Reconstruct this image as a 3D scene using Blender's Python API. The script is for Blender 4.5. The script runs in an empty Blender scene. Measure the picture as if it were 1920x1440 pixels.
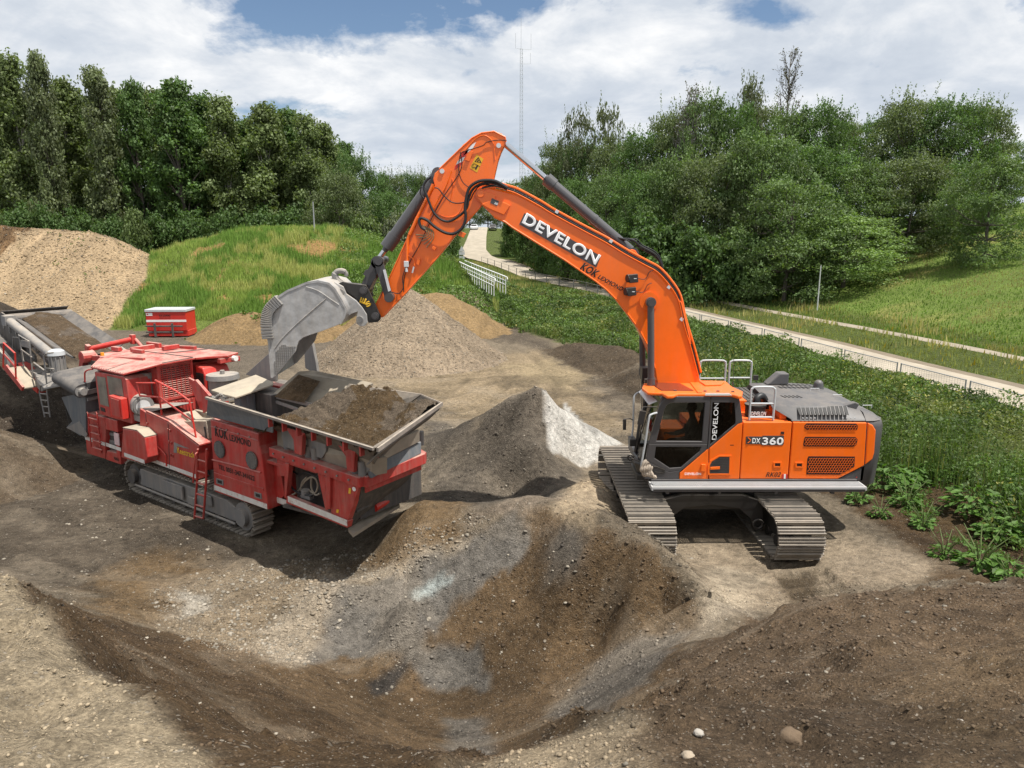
import bpy, math, random
import numpy as np
from mathutils import Vector, Matrix, noise as mnoise
C = bpy.context.scene.collection
SC = bpy.context.scene
R = math.radians
# ------------------------------------------------------------------ camera, sky, sun, exposure
CAMH = 6.8
PITCH = R(12); FPX = 1370.0
cam = bpy.data.cameras.new('camera'); camo = bpy.data.objects.new('camera', cam); C.objects.link(camo)
camo.location = (0, 0, CAMH); camo.rotation_euler = (R(90) - PITCH, 0, 0)
cam.sensor_width = 36; cam.lens = FPX / 1920 * 36; cam.clip_start = 0.05; cam.clip_end = 6000
SC.camera = camo
SUN = Vector((0.36, -0.18, 1.0)).normalized()
elev = math.asin(SUN.z); az = math.atan2(SUN.x, SUN.y)
sl = bpy.data.lights.new('sun', 'SUN'); sl.energy = 5.0; sl.angle = R(0.6); sl.color = (1.0, 0.955, 0.88)
slo = bpy.data.objects.new('sun', sl); C.objects.link(slo)
slo.rotation_euler = (-SUN).to_track_quat('-Z', 'Y').to_euler()
SC.view_settings.view_transform = 'Standard'; SC.view_settings.look = 'None'
SC.view_settings.exposure = 0.42; SC.view_settings.gamma = 1
SC.cycles.max_bounces = 6; SC.cycles.transparent_max_bounces = 12
W = bpy.data.worlds.new('World'); SC.world = W; W.use_nodes = True
def build_world():
    nt = W.node_tree; N = nt.nodes; L = nt.links; N.clear()
    out = N.new('ShaderNodeOutputWorld'); bg = N.new('ShaderNodeBackground'); L.new(bg.outputs[0], out.inputs[0])
    bg.inputs['Strength'].default_value = 0.080
    sky = N.new('ShaderNodeTexSky'); sky.sky_type = 'NISHITA'; sky.sun_disc = False
    sky.sun_elevation = elev; sky.sun_rotation = az; sky.air_density = 1.0; sky.dust_density = 0.6; sky.ozone_density = 3.0
    tc = N.new('ShaderNodeTexCoord'); sep = N.new('ShaderNodeSeparateXYZ'); L.new(tc.outputs['Generated'], sep.inputs[0])
    # project the view direction onto a flat cloud deck
    mx = N.new('ShaderNodeMath'); mx.operation = 'MAXIMUM'; L.new(sep.outputs[2], mx.inputs[0]); mx.inputs[1].default_value = 0.0
    ad = N.new('ShaderNodeMath'); ad.operation = 'ADD'; L.new(mx.outputs[0], ad.inputs[0]); ad.inputs[1].default_value = 0.30
    dx = N.new('ShaderNodeMath'); dx.operation = 'DIVIDE'; L.new(sep.outputs[0], dx.inputs[0]); L.new(ad.outputs[0], dx.inputs[1])
    dy = N.new('ShaderNodeMath'); dy.operation = 'DIVIDE'; L.new(sep.outputs[1], dy.inputs[0]); L.new(ad.outputs[0], dy.inputs[1])
    cb = N.new('ShaderNodeCombineXYZ'); L.new(dx.outputs[0], cb.inputs[0]); L.new(dy.outputs[0], cb.inputs[1])
    def noise(scale, det, rough, dist, off, sx=1.0, sy=1.0):
        mp = N.new('ShaderNodeMapping'); mp.inputs['Location'].default_value = off; mp.inputs['Scale'].default_value = (sx, sy, 1)
        L.new(cb.outputs[0], mp.inputs[0])
        n = N.new('ShaderNodeTexNoise'); n.inputs['Scale'].default_value = scale; n.inputs['Detail'].default_value = det
        n.inputs['Roughness'].default_value = rough; n.inputs['Distortion'].default_value = dist
        L.new(mp.outputs[0], n.inputs['Vector']); return n.outputs[0]
    def ramp(src, stops):
        r = N.new('ShaderNodeValToRGB'); L.new(src, r.inputs[0]); e = r.color_ramp.elements
        while len(e) < len(stops): e.new(0.5)
        for i, (p, c) in enumerate(stops):
            e[i].position = p; e[i].color = (c, c, c, 1) if not isinstance(c, tuple) else (*c, 1)
        return r.outputs[0]
    n_big = noise(1.0, 8, 0.60, 0.25, (3.1, 7.4, 0), 0.9, 0.9)
    gaps = None
    for gx, gy, r in ((-0.30, 1.72, 0.60), (-0.18, 1.78, 0.26), (0.53, 1.70, 0.17), (-0.62, 2.15, 0.30), (-0.10, 2.0, 0.15), (-1.3, 1.5, 0.3)):
        vs_ = N.new('ShaderNodeVectorMath'); vs_.operation = 'SUBTRACT'; L.new(cb.outputs[0], vs_.inputs[0]); vs_.inputs[1].default_value = (gx, gy, 0)
        sc_ = N.new('ShaderNodeVectorMath'); sc_.operation = 'MULTIPLY'; L.new(vs_.outputs[0], sc_.inputs[0]); sc_.inputs[1].default_value = (0.75, 1.7, 0)
        ln = N.new('ShaderNodeVectorMath'); ln.operation = 'LENGTH'; L.new(sc_.outputs[0], ln.inputs[0])
        mr = N.new('ShaderNodeMapRange'); mr.interpolation_type = 'SMOOTHSTEP'; L.new(ln.outputs['Value'], mr.inputs[0]); mr.inputs[1].default_value = 0.0; mr.inputs[2].default_value = r; mr.inputs[3].default_value = 0.24 if r > 0.5 else 0.16; mr.inputs[4].default_value = 0.0
        if gaps is None: gaps = mr.outputs[0]
        else:
            m_ = N.new('ShaderNodeMath'); m_.operation = 'MAXIMUM'; L.new(gaps, m_.inputs[0]); L.new(mr.outputs[0], m_.inputs[1]); gaps = m_.outputs[0]
    fine = noise(4.0, 10, 0.62, 0.2, (0.4, 1.2, 2.0), 1.0, 0.9)
    def mm(op, a, b):
        m_ = N.new('ShaderNodeMath'); m_.operation = op
        for i, x in enumerate((a, b)):
            if isinstance(x, float): m_.inputs[i].default_value = x
            else: L.new(x, m_.inputs[i])
        return m_.outputs[0]
    cov = mm('ADD', mm('SUBTRACT', n_big, gaps), mm('MULTIPLY', mm('SUBTRACT', fine, 0.5), 0.60))
    cover = ramp(cov, [(0.30, 0.0), (0.42, 1.0)])
    th = mm('ADD', mm('MULTIPLY', noise(2.6, 10, 0.60, 0.4, (1.3, 2.2, 4.0), 0.9, 0.95), 0.65), mm('MULTIPLY', fine, 0.35))
    thick = ramp(th, [(0.34, (5.0, 5.6, 6.5)), (0.46, (6.3, 6.8, 7.5)), (0.54, (8.0, 8.25, 8.6)), (0.62, (9.8, 9.8, 9.8))])
    mix = N.new('ShaderNodeMixRGB'); L.new(cover, mix.inputs[0]); L.new(sky.outputs[0], mix.inputs[1]); L.new(thick, mix.inputs[2])
    hz = N.new('ShaderNodeMapRange'); L.new(sep.outputs[2], hz.inputs[0]); hz.inputs[1].default_value = 0.0; hz.inputs[2].default_value = 0.22
    hz.inputs[3].default_value = 0.35; hz.inputs[4].default_value = 0.0
    m2 = N.new('ShaderNodeMixRGB'); L.new(hz.outputs[0], m2.inputs[0]); L.new(mix.outputs[0], m2.inputs[1]); m2.inputs[2].default_value = (5.4, 6.2, 7.4, 1)
    L.new(m2.outputs[0], bg.inputs['Color'])
build_world()
# ------------------------------------------------------------------ geometry of the view, used once to measure places in the photo
def ray(px, py):
    a = (px - 960) / FPX; b = (720 - py) / FPX
    return Vector((a, math.cos(PITCH) + b * math.sin(PITCH), -math.sin(PITCH) + b * math.cos(PITCH)))
def PY(px, py, Y):
    d = ray(px, py); t = Y / d.y; return Vector((d.x * t, Y, CAMH + d.z * t))
def PZ(px, py, z):
    d = ray(px, py); t = (z - CAMH) / d.z; return Vector((d.x * t, d.y * t, z))
# ------------------------------------------------------------------ tagging
def tag(o, label=None, cat=None, group=None, kind=None):
    if label: o['label'] = label
    if cat: o['category'] = cat
    if group: o['group'] = group
    if kind: o['kind'] = kind
    return o
def empty(name, loc, rz=0, label=None, cat=None, group=None):
    o = bpy.data.objects.new(name, None); C.objects.link(o); o.location = loc; o.rotation_euler = (0, 0, rz)
    o.empty_display_size = 0.3
    return tag(o, label, cat, group)
def copy_tree(o, loc=None, rz=None, label=None, parent=None):
    c = o.copy(); C.objects.link(c)
    if parent is not None: c.parent = parent
    if loc is not None: c.location = loc
    if rz is not None: c.rotation_euler = (0, 0, rz)
    if label: c['label'] = label
    for ch in list(o.children): copy_tree(ch, parent=c)
    return c
# ------------------------------------------------------------------ mesh builder
class MB:
    def __init__(s): s.v = []; s.f = []; s.m = []; s.cur = 0
    def mi(s, i): s.cur = i; return s
    def add(s, vs, fs):
        b = len(s.v); s.v += [tuple(p) for p in vs]
        for f in fs: s.f.append(tuple(i + b for i in f)); s.m.append(s.cur)
        return s
    def box(s, c, d, rot=None):
        c = Vector(c); h = Vector(d) / 2; vs = []
        for x in (-1, 1):
            for y in (-1, 1):
                for z in (-1, 1):
                    p = Vector((x * h.x, y * h.y, z * h.z))
                    if rot is not None: p = rot @ p
                    vs.append(c + p)
        return s.add(vs, [(0, 1, 3, 2), (4, 6, 7, 5), (0, 4, 5, 1), (2, 3, 7, 6), (0, 2, 6, 4), (1, 5, 7, 3)])
    def bb(s, a, b):
        return s.box([(a[i] + b[i]) / 2 for i in range(3)], [abs(b[i] - a[i]) for i in range(3)])
    def prism(s, poly, off):
        off = Vector(off); n = len(poly); a = [Vector(p) for p in poly]; b = [p + off for p in a]
        nn = Vector((0, 0, 0))
        for i in range(n): nn += (a[i] - a[0]).cross(a[(i + 1) % n] - a[0])
        fl = nn.dot(off) > 0
        fs = [tuple(range(n))[::-1] if fl else tuple(range(n)), tuple(range(n, 2 * n)) if fl else tuple(range(n, 2 * n))[::-1]]
        for i in range(n):
            j = (i + 1) % n; fs.append((i, j, n + j, n + i) if fl else (j, i, n + i, n + j))
        return s.add(a + b, fs)
    def ring(s, outer, inner, off):
        """frame between two same-length outlines, given thickness"""
        n = len(outer); off = Vector(off); o = [Vector(p) for p in outer]; i_ = [Vector(p) for p in inner]
        vs = o + i_ + [p + off for p in o] + [p + off for p in i_]; fs = []
        for k in range(n):
            j = (k + 1) % n
            fs += [(k, j, n + j, n + k), (2 * n + k, 3 * n + k, 3 * n + j, 2 * n + j), (k, 2 * n + k, 2 * n + j, j), (n + k, n + j, 3 * n + j, 3 * n + k)]
        return s.add(vs, fs)
    def cyl(s, p0, p1, r0, r1=None, n=14, cap=True):
        r1 = r0 if r1 is None else r1; p0 = Vector(p0); p1 = Vector(p1); d = (p1 - p0).normalized()
        a = d.orthogonal().normalized(); b = d.cross(a); vs = []
        for p, r in ((p0, r0), (p1, r1)):
            for i in range(n):
                t = 2 * math.pi * i / n; vs.append(p + (a * math.cos(t) + b * math.sin(t)) * r)
        fs = [(i, (i + 1) % n, n + (i + 1) % n, n + i) for i in range(n)]
        if cap: fs += [tuple(range(n))[::-1], tuple(range(n, 2 * n))]
        return s.add(vs, fs)
    def tube(s, pts, r, n=8, closed=False):
        pts = [Vector(p) for p in pts]; m = len(pts); vs = []; fs = []
        t0 = (pts[1] - pts[0]).normalized(); a = t0.orthogonal().normalized()
        for i, p in enumerate(pts):
            if closed: t = (pts[(i + 1) % m] - pts[i - 1]).normalized()
            else: t = (pts[min(i + 1, m - 1)] - pts[max(i - 1, 0)]).normalized()
            a = (a - t * a.dot(t)); a = a.normalized() if a.length > 1e-5 else t.orthogonal().normalized()
            b = t.cross(a); rr = r[i] if isinstance(r, (list, tuple)) else r
            for k in range(n):
                q = 2 * math.pi * k / n; vs.append(p + (a * math.cos(q) + b * math.sin(q)) * rr)
        for i in range(m if closed else m - 1):
            for k in range(n):
                i2 = (i + 1) % m; fs.append((i * n + k, i * n + (k + 1) % n, i2 * n + (k + 1) % n, i2 * n + k))
        if not closed: fs += [tuple(range(n))[::-1], tuple((m - 1) * n + k for k in range(n))]
        return s.add(vs, fs)
    def loft(s, secs, cap=True, closed=True):
        n = len(secs[0]); vs = [p for q in secs for p in q]; fs = []
        for i in range(len(secs) - 1):
            for k in range(n if closed else n - 1):
                j = (k + 1) % n; fs.append((i * n + k, i * n + j, (i + 1) * n + j, (i + 1) * n + k))
        if cap and closed: fs += [tuple(range(n))[::-1], tuple((len(secs) - 1) * n + k for k in range(n))]
        return s.add(vs, fs)
    def ball(s, c, r, n=8, sc=(1, 1, 1)):
        c = Vector(c); secs = []
        for i in range(n + 1):
            t = math.pi * i / n; rr = max(math.sin(t), 0.02) * r; z = -math.cos(t) * r
            secs.append([c + Vector((math.cos(2 * math.pi * k / (2 * n)) * rr * sc[0], math.sin(2 * math.pi * k / (2 * n)) * rr * sc[1], z * sc[2])) for k in range(2 * n)])
        return s.loft(secs)
    def build(s, name, mats, parent=None, org=None, smooth=False, bevel=0, fixn=True, angle=35):
        me = bpy.data.meshes.new(name)
        o0 = Vector(org) if org is not None else Vector((0, 0, 0))
        me.from_pydata([tuple(Vector(p) - o0) for p in s.v], [], s.f)
        ms = mats if isinstance(mats, (list, tuple)) else [mats]
        for m in ms: me.materials.append(m)
        if len(ms) > 1: me.polygons.foreach_set('material_index', s.m)
        if fixn:
            import bmesh
            bm = bmesh.new(); bm.from_mesh(me); bmesh.ops.recalc_face_normals(bm, faces=bm.faces); bm.to_mesh(me); bm.free()
        if smooth:
            me.polygons.foreach_set('use_smooth', [True] * len(me.polygons))
            try: me.set_sharp_from_angle(angle=R(angle))
            except Exception: pass
        me.update()
        o = bpy.data.objects.new(name, me); C.objects.link(o)
        if parent is not None: o.parent = parent
        if bevel:
            bv = o.modifiers.new('bevel', 'BEVEL'); bv.width = bevel; bv.segments = 2; bv.limit_method = 'ANGLE'; bv.angle_limit = R(40)
        return o
def spline(pts, n=6):
    """Catmull-Rom through points"""
    P = [Vector(p) for p in pts]; out = []
    for i in range(len(P) - 1):
        a = P[max(i - 1, 0)]; b = P[i]; c = P[i + 1]; d = P[min(i + 2, len(P) - 1)]
        for k in range(n):
            t = k / n
            out.append(0.5 * ((2 * b) + (c - a) * t + (2 * a - 5 * b + 4 * c - d) * t * t + (3 * b - a - 3 * c + d) * t ** 3))
    out.append(P[-1]); return out
# ------------------------------------------------------------------ materials
MATS = {}
def newmat(name):
    m = bpy.data.materials.new(name); m.use_nodes = True; nt = m.node_tree; nt.nodes.clear()
    out = nt.nodes.new('ShaderNodeOutputMaterial'); return m, nt, out
def nz(nt, scale, det=6, rough=0.55, dist=0, vec=None, typ='ShaderNodeTexNoise'):
    n = nt.nodes.new(typ); n.inputs['Scale'].default_value = scale
    if typ == 'ShaderNodeTexNoise':
        n.inputs['Detail'].default_value = det; n.inputs['Roughness'].default_value = rough; n.inputs['Distortion'].default_value = dist
    if vec is None:
        tc = nt.nodes.new('ShaderNodeNewGeometry'); vec = tc.outputs['Position']
    nt.links.new(vec, n.inputs['Vector']); return n
def cramp(nt, src, stops):
    r = nt.nodes.new('ShaderNodeValToRGB'); nt.links.new(src, r.inputs[0]); e = r.color_ramp.elements
    while len(e) < len(stops): e.new(0.5)
    for i, (p, c) in enumerate(stops):
        e[i].position = p; e[i].color = (c, c, c, 1) if not isinstance(c, (tuple, list)) else (*c[:3], 1)
    return r.outputs[0]
def mixc(nt, fac, a, b, mode='MIX'):
    m = nt.nodes.new('ShaderNodeMixRGB'); m.blend_type = mode
    for i, x in enumerate((fac, a, b)):
        if isinstance(x, (int, float)): m.inputs[i].default_value = x if i == 0 else (x, x, x, 1)
        elif isinstance(x, (tuple, list)): m.inputs[i].default_value = (*x[:3], 1)
        else: nt.links.new(x, m.inputs[i])
    return m.outputs[0]
def mth(nt, op, a, b=0.0):
    m = nt.nodes.new('ShaderNodeMath'); m.operation = op
    for i, x in enumerate((a, b)):
        if isinstance(x, (int, float)): m.inputs[i].default_value = x
        else: nt.links.new(x, m.inputs[i])
    return m.outputs[0]
def paint(name, col, rough=0.35, metal=0.0, coat=0.0, dust=0.0, dustcol=(0.36, 0.30, 0.235), wear=0.0, wearcol=(0.25, 0.22, 0.2), var=0.06, bump=0.0, scale=3.0, grime=0.0):
    m, nt, out = newmat(name); b = nt.nodes.new('ShaderNodeBsdfPrincipled'); nt.links.new(b.outputs[0], out.inputs[0])
    n1 = nz(nt, scale, 7, 0.6)
    c = mixc(nt, cramp(nt, n1.outputs[0], [(0.3, 0.0), (0.7, 1.0)]), tuple(x * (1 - var) for x in col), tuple(min(1, x * (1 + var)) for x in col))
    rgh = rough
    if wear:
        n3 = nz(nt, 9, 8, 0.7); f3 = cramp(nt, n3.outputs[0], [(0.60 - wear * 0.1, 0.0), (0.66, 1.0)])
        c = mixc(nt, mth(nt, 'MULTIPLY', f3, wear), c, wearcol)
    if grime:
        mp = nt.nodes.new('ShaderNodeMapping'); g = nt.nodes.new('ShaderNodeNewGeometry'); nt.links.new(g.outputs['Position'], mp.inputs[0])
        mp.inputs['Scale'].default_value = (5, 5, 0.7); n4 = nz(nt, 1.6, 7, 0.65, 0.3, mp.outputs[0])
        c = mixc(nt, mth(nt, 'MULTIPLY', cramp(nt, n4.outputs[0], [(0.42, 0.0), (0.72, 1.0)]), grime), c, dustcol)
    if dust:
        g = nt.nodes.new('ShaderNodeNewGeometry'); sp = nt.nodes.new('ShaderNodeSeparateXYZ'); nt.links.new(g.outputs['Normal'], sp.inputs[0])
        up = nt.nodes.new('ShaderNodeMapRange'); nt.links.new(sp.outputs[2], up.inputs[0]); up.inputs[1].default_value = 0.1; up.inputs[2].default_value = 0.85
        up.inputs[3].default_value = 0.10; up.inputs[4].default_value = 1.0
        n2 = nz(nt, 2.6, 9, 0.72); f = mth(nt, 'MULTIPLY', up.outputs[0], cramp(nt, n2.outputs[0], [(0.38, 0.22), (0.58, 1.0)]))
        f = mth(nt, 'MULTIPLY', f, dust); c = mixc(nt, f, c, dustcol)
        rr = nt.nodes.new('ShaderNodeMapRange'); nt.links.new(f, rr.inputs[0]); rr.inputs[3].default_value = rough; rr.inputs[4].default_value = 0.9
        nt.links.new(rr.outputs[0], b.inputs['Roughness'])
    else: b.inputs['Roughness'].default_value = rgh
    nt.links.new(c, b.inputs['Base Color']); b.inputs['Metallic'].default_value = metal
    b.inputs['Coat Weight'].default_value = coat; b.inputs['Coat Roughness'].default_value = 0.12
    if bump:
        n5 = nz(nt, 25, 6, 0.6); bp = nt.nodes.new('ShaderNodeBump'); bp.inputs['Strength'].default_value = bump; bp.inputs['Distance'].default_value = 0.02
        nt.links.new(n5.outputs[0], bp.inputs['Height']); nt.links.new(bp.outputs[0], b.inputs['Normal'])
    MATS[name] = m; return m
def glassmat(name, tint=0.35, col=(0.75, 0.85, 0.85)):
    m, nt, out = newmat(name); tr = nt.nodes.new('ShaderNodeBsdfTransparent'); tr.inputs[0].default_value = tuple(x * tint for x in col) + (1,)
    gl = nt.nodes.new('ShaderNodeBsdfGlossy'); gl.inputs['Roughness'].default_value = 0.03
    fr = nt.nodes.new('ShaderNodeFresnel'); fr.inputs[0].default_value = 1.5
    mx = nt.nodes.new('ShaderNodeMixShader'); nt.links.new(fr.outputs[0], mx.inputs[0]); nt.links.new(tr.outputs[0], mx.inputs[1]); nt.links.new(gl.outputs[0], mx.inputs[2])
    nt.links.new(mx.outputs[0], out.inputs[0]); return m
M_or = paint('orange_paint', (0.92, 0.150, 0.003), 0.34, coat=0.30, dust=0.13, var=0.05, grime=0.06)
M_gr = paint('dark_grey_paint', (0.060, 0.057, 0.060), 0.42, dust=0.12, coat=0.1)
M_hd = paint('hood_grey_paint', (0.085, 0.085, 0.09), 0.45, dust=0.22)
M_bk = paint('black_paint', (0.022, 0.021, 0.021), 0.45, dust=0.25)
M_rub = paint('rubber_hose', (0.014, 0.014, 0.015), 0.5)
M_belt = paint('conveyor_belt_rubber', (0.055, 0.055, 0.058), 0.75, dust=0.75, dustcol=(0.20, 0.175, 0.15))
M_chr = paint('chrome_rod', (0.62, 0.63, 0.65), 0.14, metal=1.0, var=0.02)
M_gal = paint('galvanised_steel', (0.62, 0.63, 0.64), 0.45, metal=0.15, dust=0.1)
M_rail = paint('grey_handrail_paint', (0.47, 0.49, 0.50), 0.4)
M_wht = paint('white_paint', (0.80, 0.80, 0.79), 0.45)
M_stl = paint('worn_bucket_steel', (0.40, 0.40, 0.40), 0.42, metal=0.25, dust=0.7, dustcol=(0.42, 0.36, 0.29), var=0.30, grime=0.35, bump=0.15, scale=5)
M_trk = paint('muddy_track_steel', (0.20, 0.18, 0.155), 0.6, metal=0.1, dust=0.95, dustcol=(0.40, 0.345, 0.28), wear=0.5, wearcol=(0.36, 0.31, 0.25), bump=0.3)
M_red = paint('dusty_red_paint', (0.40, 0.016, 0.014), 0.42, dust=0.80, dustcol=(0.47, 0.33, 0.27), wear=0.35, wearcol=(0.20, 0.10, 0.08), grime=0.22, var=0.22)
M_redb = paint('bright_red_paint', (0.55, 0.020, 0.014), 0.4, dust=0.3, var=0.08, grime=.08)
M_gry = paint('dusty_grey_steel', (0.17, 0.17, 0.172), 0.6, dust=0.85, dustcol=(0.38, 0.33, 0.27), wear=0.3, grime=0.4, bump=0.2)
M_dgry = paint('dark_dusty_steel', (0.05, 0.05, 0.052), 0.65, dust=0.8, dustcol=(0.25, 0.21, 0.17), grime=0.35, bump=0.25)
M_hop = paint('hopper_steel', (0.10, 0.09, 0.08), 0.7, dust=0.85, dustcol=(0.24, 0.20, 0.155), wear=.5, wearcol=(.25, .22, .19), grime=0.55, var=.3, bump=0.3)
M_rim = paint('dusty_rim', (0.22, 0.19, 0.165), .8, dust=.9, dustcol=(.40, .34, .27), var=.25, bump=.4)
M_wood = paint('dusty_plate', (0.30, 0.255, 0.20), 0.85, dust=0.7, dustcol=(0.42, 0.36, 0.27), var=0.2, bump=0.3)
M_skirt = paint('rubber_skirt', (0.10, 0.115, 0.13), 0.7, dust=0.5, grime=0.35, dustcol=(0.30, 0.27, 0.24))
M_wstr = paint('scuffed_white_stripe', (0.66, 0.64, 0.61), 0.6, wear=0.6, wearcol=(0.42, 0.14, 0.1), grime=0.3)
M_mesh = paint('mesh_backing', (0.035, 0.010, 0.006), 0.8)
M_perf = paint('perforated_step_plate', (0.44, 0.45, 0.46), 0.5, dust=.3)
M_yel = paint('yellow_paint', (0.78, 0.42, 0.015), 0.45, dust=0.3)
M_txtw = paint('white_lettering', (0.85, 0.85, 0.85), 0.5, var=0.0)
M_txtk = paint('black_lettering', (0.012, 0.011, 0.010), 0.6, var=0.0)
M_txty = paint('yellow_lettering', (0.75, 0.45, 0.03), 0.6, var=0.0)
M_glass = glassmat('cab_glass', 0.42)
M_glassd = glassmat('tinted_glass', 0.16)
M_rope = paint('dirty_rag_cloth', (0.36, 0.30, 0.24), 0.95, var=0.25, bump=0.5)
M_skin = paint('skin', (0.50, 0.27, 0.18), 0.55)
M_cloth = paint('dark_shirt_cloth', (0.05, 0.055, 0.06), 0.9)
M_lamp = paint('lamp_glass', (0.75, 0.75, 0.72), 0.2)
M_fence = paint('galvanised_mesh', (0.35, 0.36, 0.37), 0.5, metal=0.4)
M_seat = paint('seat_fabric', (0.03, 0.03, 0.032), 0.9)
M_cyl = paint('cylinder_grey_paint', (0.075, 0.072, 0.075), 0.36, coat=0.2)
# ------------------------------------------------------------------ value noise in numpy
def hsh(ix, iy, s):
    h = (ix.astype(np.int64) * 374761393 + iy.astype(np.int64) * 668265263 + s * 1442695041) & 0xffffffff
    h = ((h ^ (h >> 13)) * 1274126177) & 0xffffffff
    return ((h ^ (h >> 16)) & 0xffffff) / float(0xffffff)
def vn(x, y, s=0):
    ix = np.floor(x); iy = np.floor(y); fx = x - ix; fy = y - iy; fx = fx * fx * (3 - 2 * fx); fy = fy * fy * (3 - 2 * fy)
    a = hsh(ix, iy, s); b = hsh(ix + 1, iy, s); c = hsh(ix, iy + 1, s); d = hsh(ix + 1, iy + 1, s)
    return (a * (1 - fx) + b * fx) * (1 - fy) + (c * (1 - fx) + d * fx) * fy
def fbm(x, y, o=5, s=0, lac=2.03, g=0.5):
    t = 0; a = 1; n = 0
    for i in range(o): t = t + a * (vn(x, y, s + i * 7) - 0.5) * 2; n += a; a *= g; x = x * lac + 11.3; y = y * lac + 4.7
    return t / n
def sst(a, b, x): t = np.clip((x - a) / (b - a), 0, 1); return t * t * (3 - 2 * t)
def segd(x, y, pts):
    """distance to polyline"""
    d = None
    for (x0, y0), (x1, y1) in zip(pts[:-1], pts[1:]):
        vx, vy = x1 - x0, y1 - y0; L2 = vx * vx + vy * vy
        t = np.clip(((x - x0) * vx + (y - y0) * vy) / L2, 0, 1); q = np.hypot(x - x0 - t * vx, y - y0 - t * vy)
        d = q if d is None else np.minimum(d, q)
    return d
def insd(x, y, poly):
    """signed distance to polygon, positive inside"""
    d = segd(x, y, list(poly) + [poly[0]]); ins = np.zeros(np.shape(x), bool); n = len(poly)
    for i in range(n):
        x0, y0 = poly[i]; x1, y1 = poly[(i + 1) % n]
        if y0 == y1: continue
        c = ((y0 > y) != (y1 > y)) & (x < (x1 - x0) * (y - y0) / (y1 - y0) + x0); ins ^= c
    return np.where(ins, d, -d)
# ------------------------------------------------------------------ terrain: broad lie of the land
ROADY = [-50, 10, 20, 27.2, 29.7, 34.3, 40.4, 55.7, 75.7, 85.6, 93, 103.7, 116, 126.7, 135, 144, 160, 175, 185, 230, 900]
ROADX = [34, 22, 20.6, 19.4, 18.9, 17.9, 16.8, 13.1, 9.0, 5.5, 3.1, .3, -3.0, -5.9, -6.9, -7.1, -7.5, -7.8, -8.0, -8.4, -12]
ROADZ = [.5, .5, .5, .5, .5, .5, .5, .5, .6, .7, .8, 1.0, 1.4, 2.0, 2.8, 3.6, 4.9, 6.2, 6.9, 6.9, 6.9]
ROADW = [1.5, 1.5, 1.5, 1.5, 1.5, 1.5, 1.5, 1.5, 1.55, 1.6, 1.6, 1.9, 2.4, 2.4, 2.2, 2.1, 2.0, 2.0, 2.0, 2.0, 2]
EDGE_Y = [-20, 8, 11, 14, 17, 20, 26, 33, 39, 43, 48, 55, 62, 900]
EDGE_X = [12, 9.6, 9.4, 9.6, 9.0, 8.6, 7.8, 6.7, 5.4, 3.9, 1.0, -1.5, -6, -60]
def farH(x, y):
    rx = np.interp(y, ROADY, ROADX); rz = np.interp(y, ROADY, ROADZ); s = x - rx
    ex = np.interp(y, EDGE_Y, EDGE_X)
    base = 1.8 * sst(70, 120, y)
    # ramp carrying the road, banks to both sides
    ramp = rz * (1 - sst(3, 14, np.abs(s)) * (y > 60)) + base * sst(3, 14, np.abs(s)) * (y > 60)
    z = np.where(y > 60, np.maximum(ramp, base), 0)
    zr = rz + 0.35 * sst(2, 6, s) + np.clip(s - 7.5, 0, 60) * 0.235 * (1 - 0.3 * sst(20, 60, s))
    zr = np.where(s > 2, np.minimum(zr, 12 + 0 * s), rz)
    t = np.clip((x - ex) / np.maximum(rx - 2 - ex, 1), 0, 1)
    zn = np.where(s > -2, zr, rz * sst(0, 1, t))
    k = sst(58, 72, y)
    zfar = np.where(s > 3, np.maximum(z, zr * (1 - sst(90, 130, y) * 0.5)), z)
    out = zn * (1 - k) + zfar * k
    # grassed bank that runs from the big mound to the road
    bank = 2.3 * np.exp(-(segd(x, y, [(-12, 58), (-4.0, 57)]) / 4.2) ** 2)
    return out + bank * (1 - sst(-2.5, 1.5, x))
def mound(x, y, pts, slope, p=1.0):
    """ridge heap: pts (x, y, z) crest polyline, constant slope with rounded top"""
    best = np.full(np.shape(x), -99.0)
    for (x0, y0, z0), (x1, y1, z1) in zip(pts[:-1], pts[1:]):
        vx, vy = x1 - x0, y1 - y0; L2 = vx * vx + vy * vy + 1e-9
        t = np.clip(((x - x0) * vx + (y - y0) * vy) / L2, 0, 1); d = np.hypot(x - x0 - t * vx, y - y0 - t * vy)
        best = np.maximum(best, z0 + (z1 - z0) * t - slope * (np.sqrt(d * d + p * p) - p))
    return best
def one(p): return [p, (p[0] + 0.01, p[1], p[2])]
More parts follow.
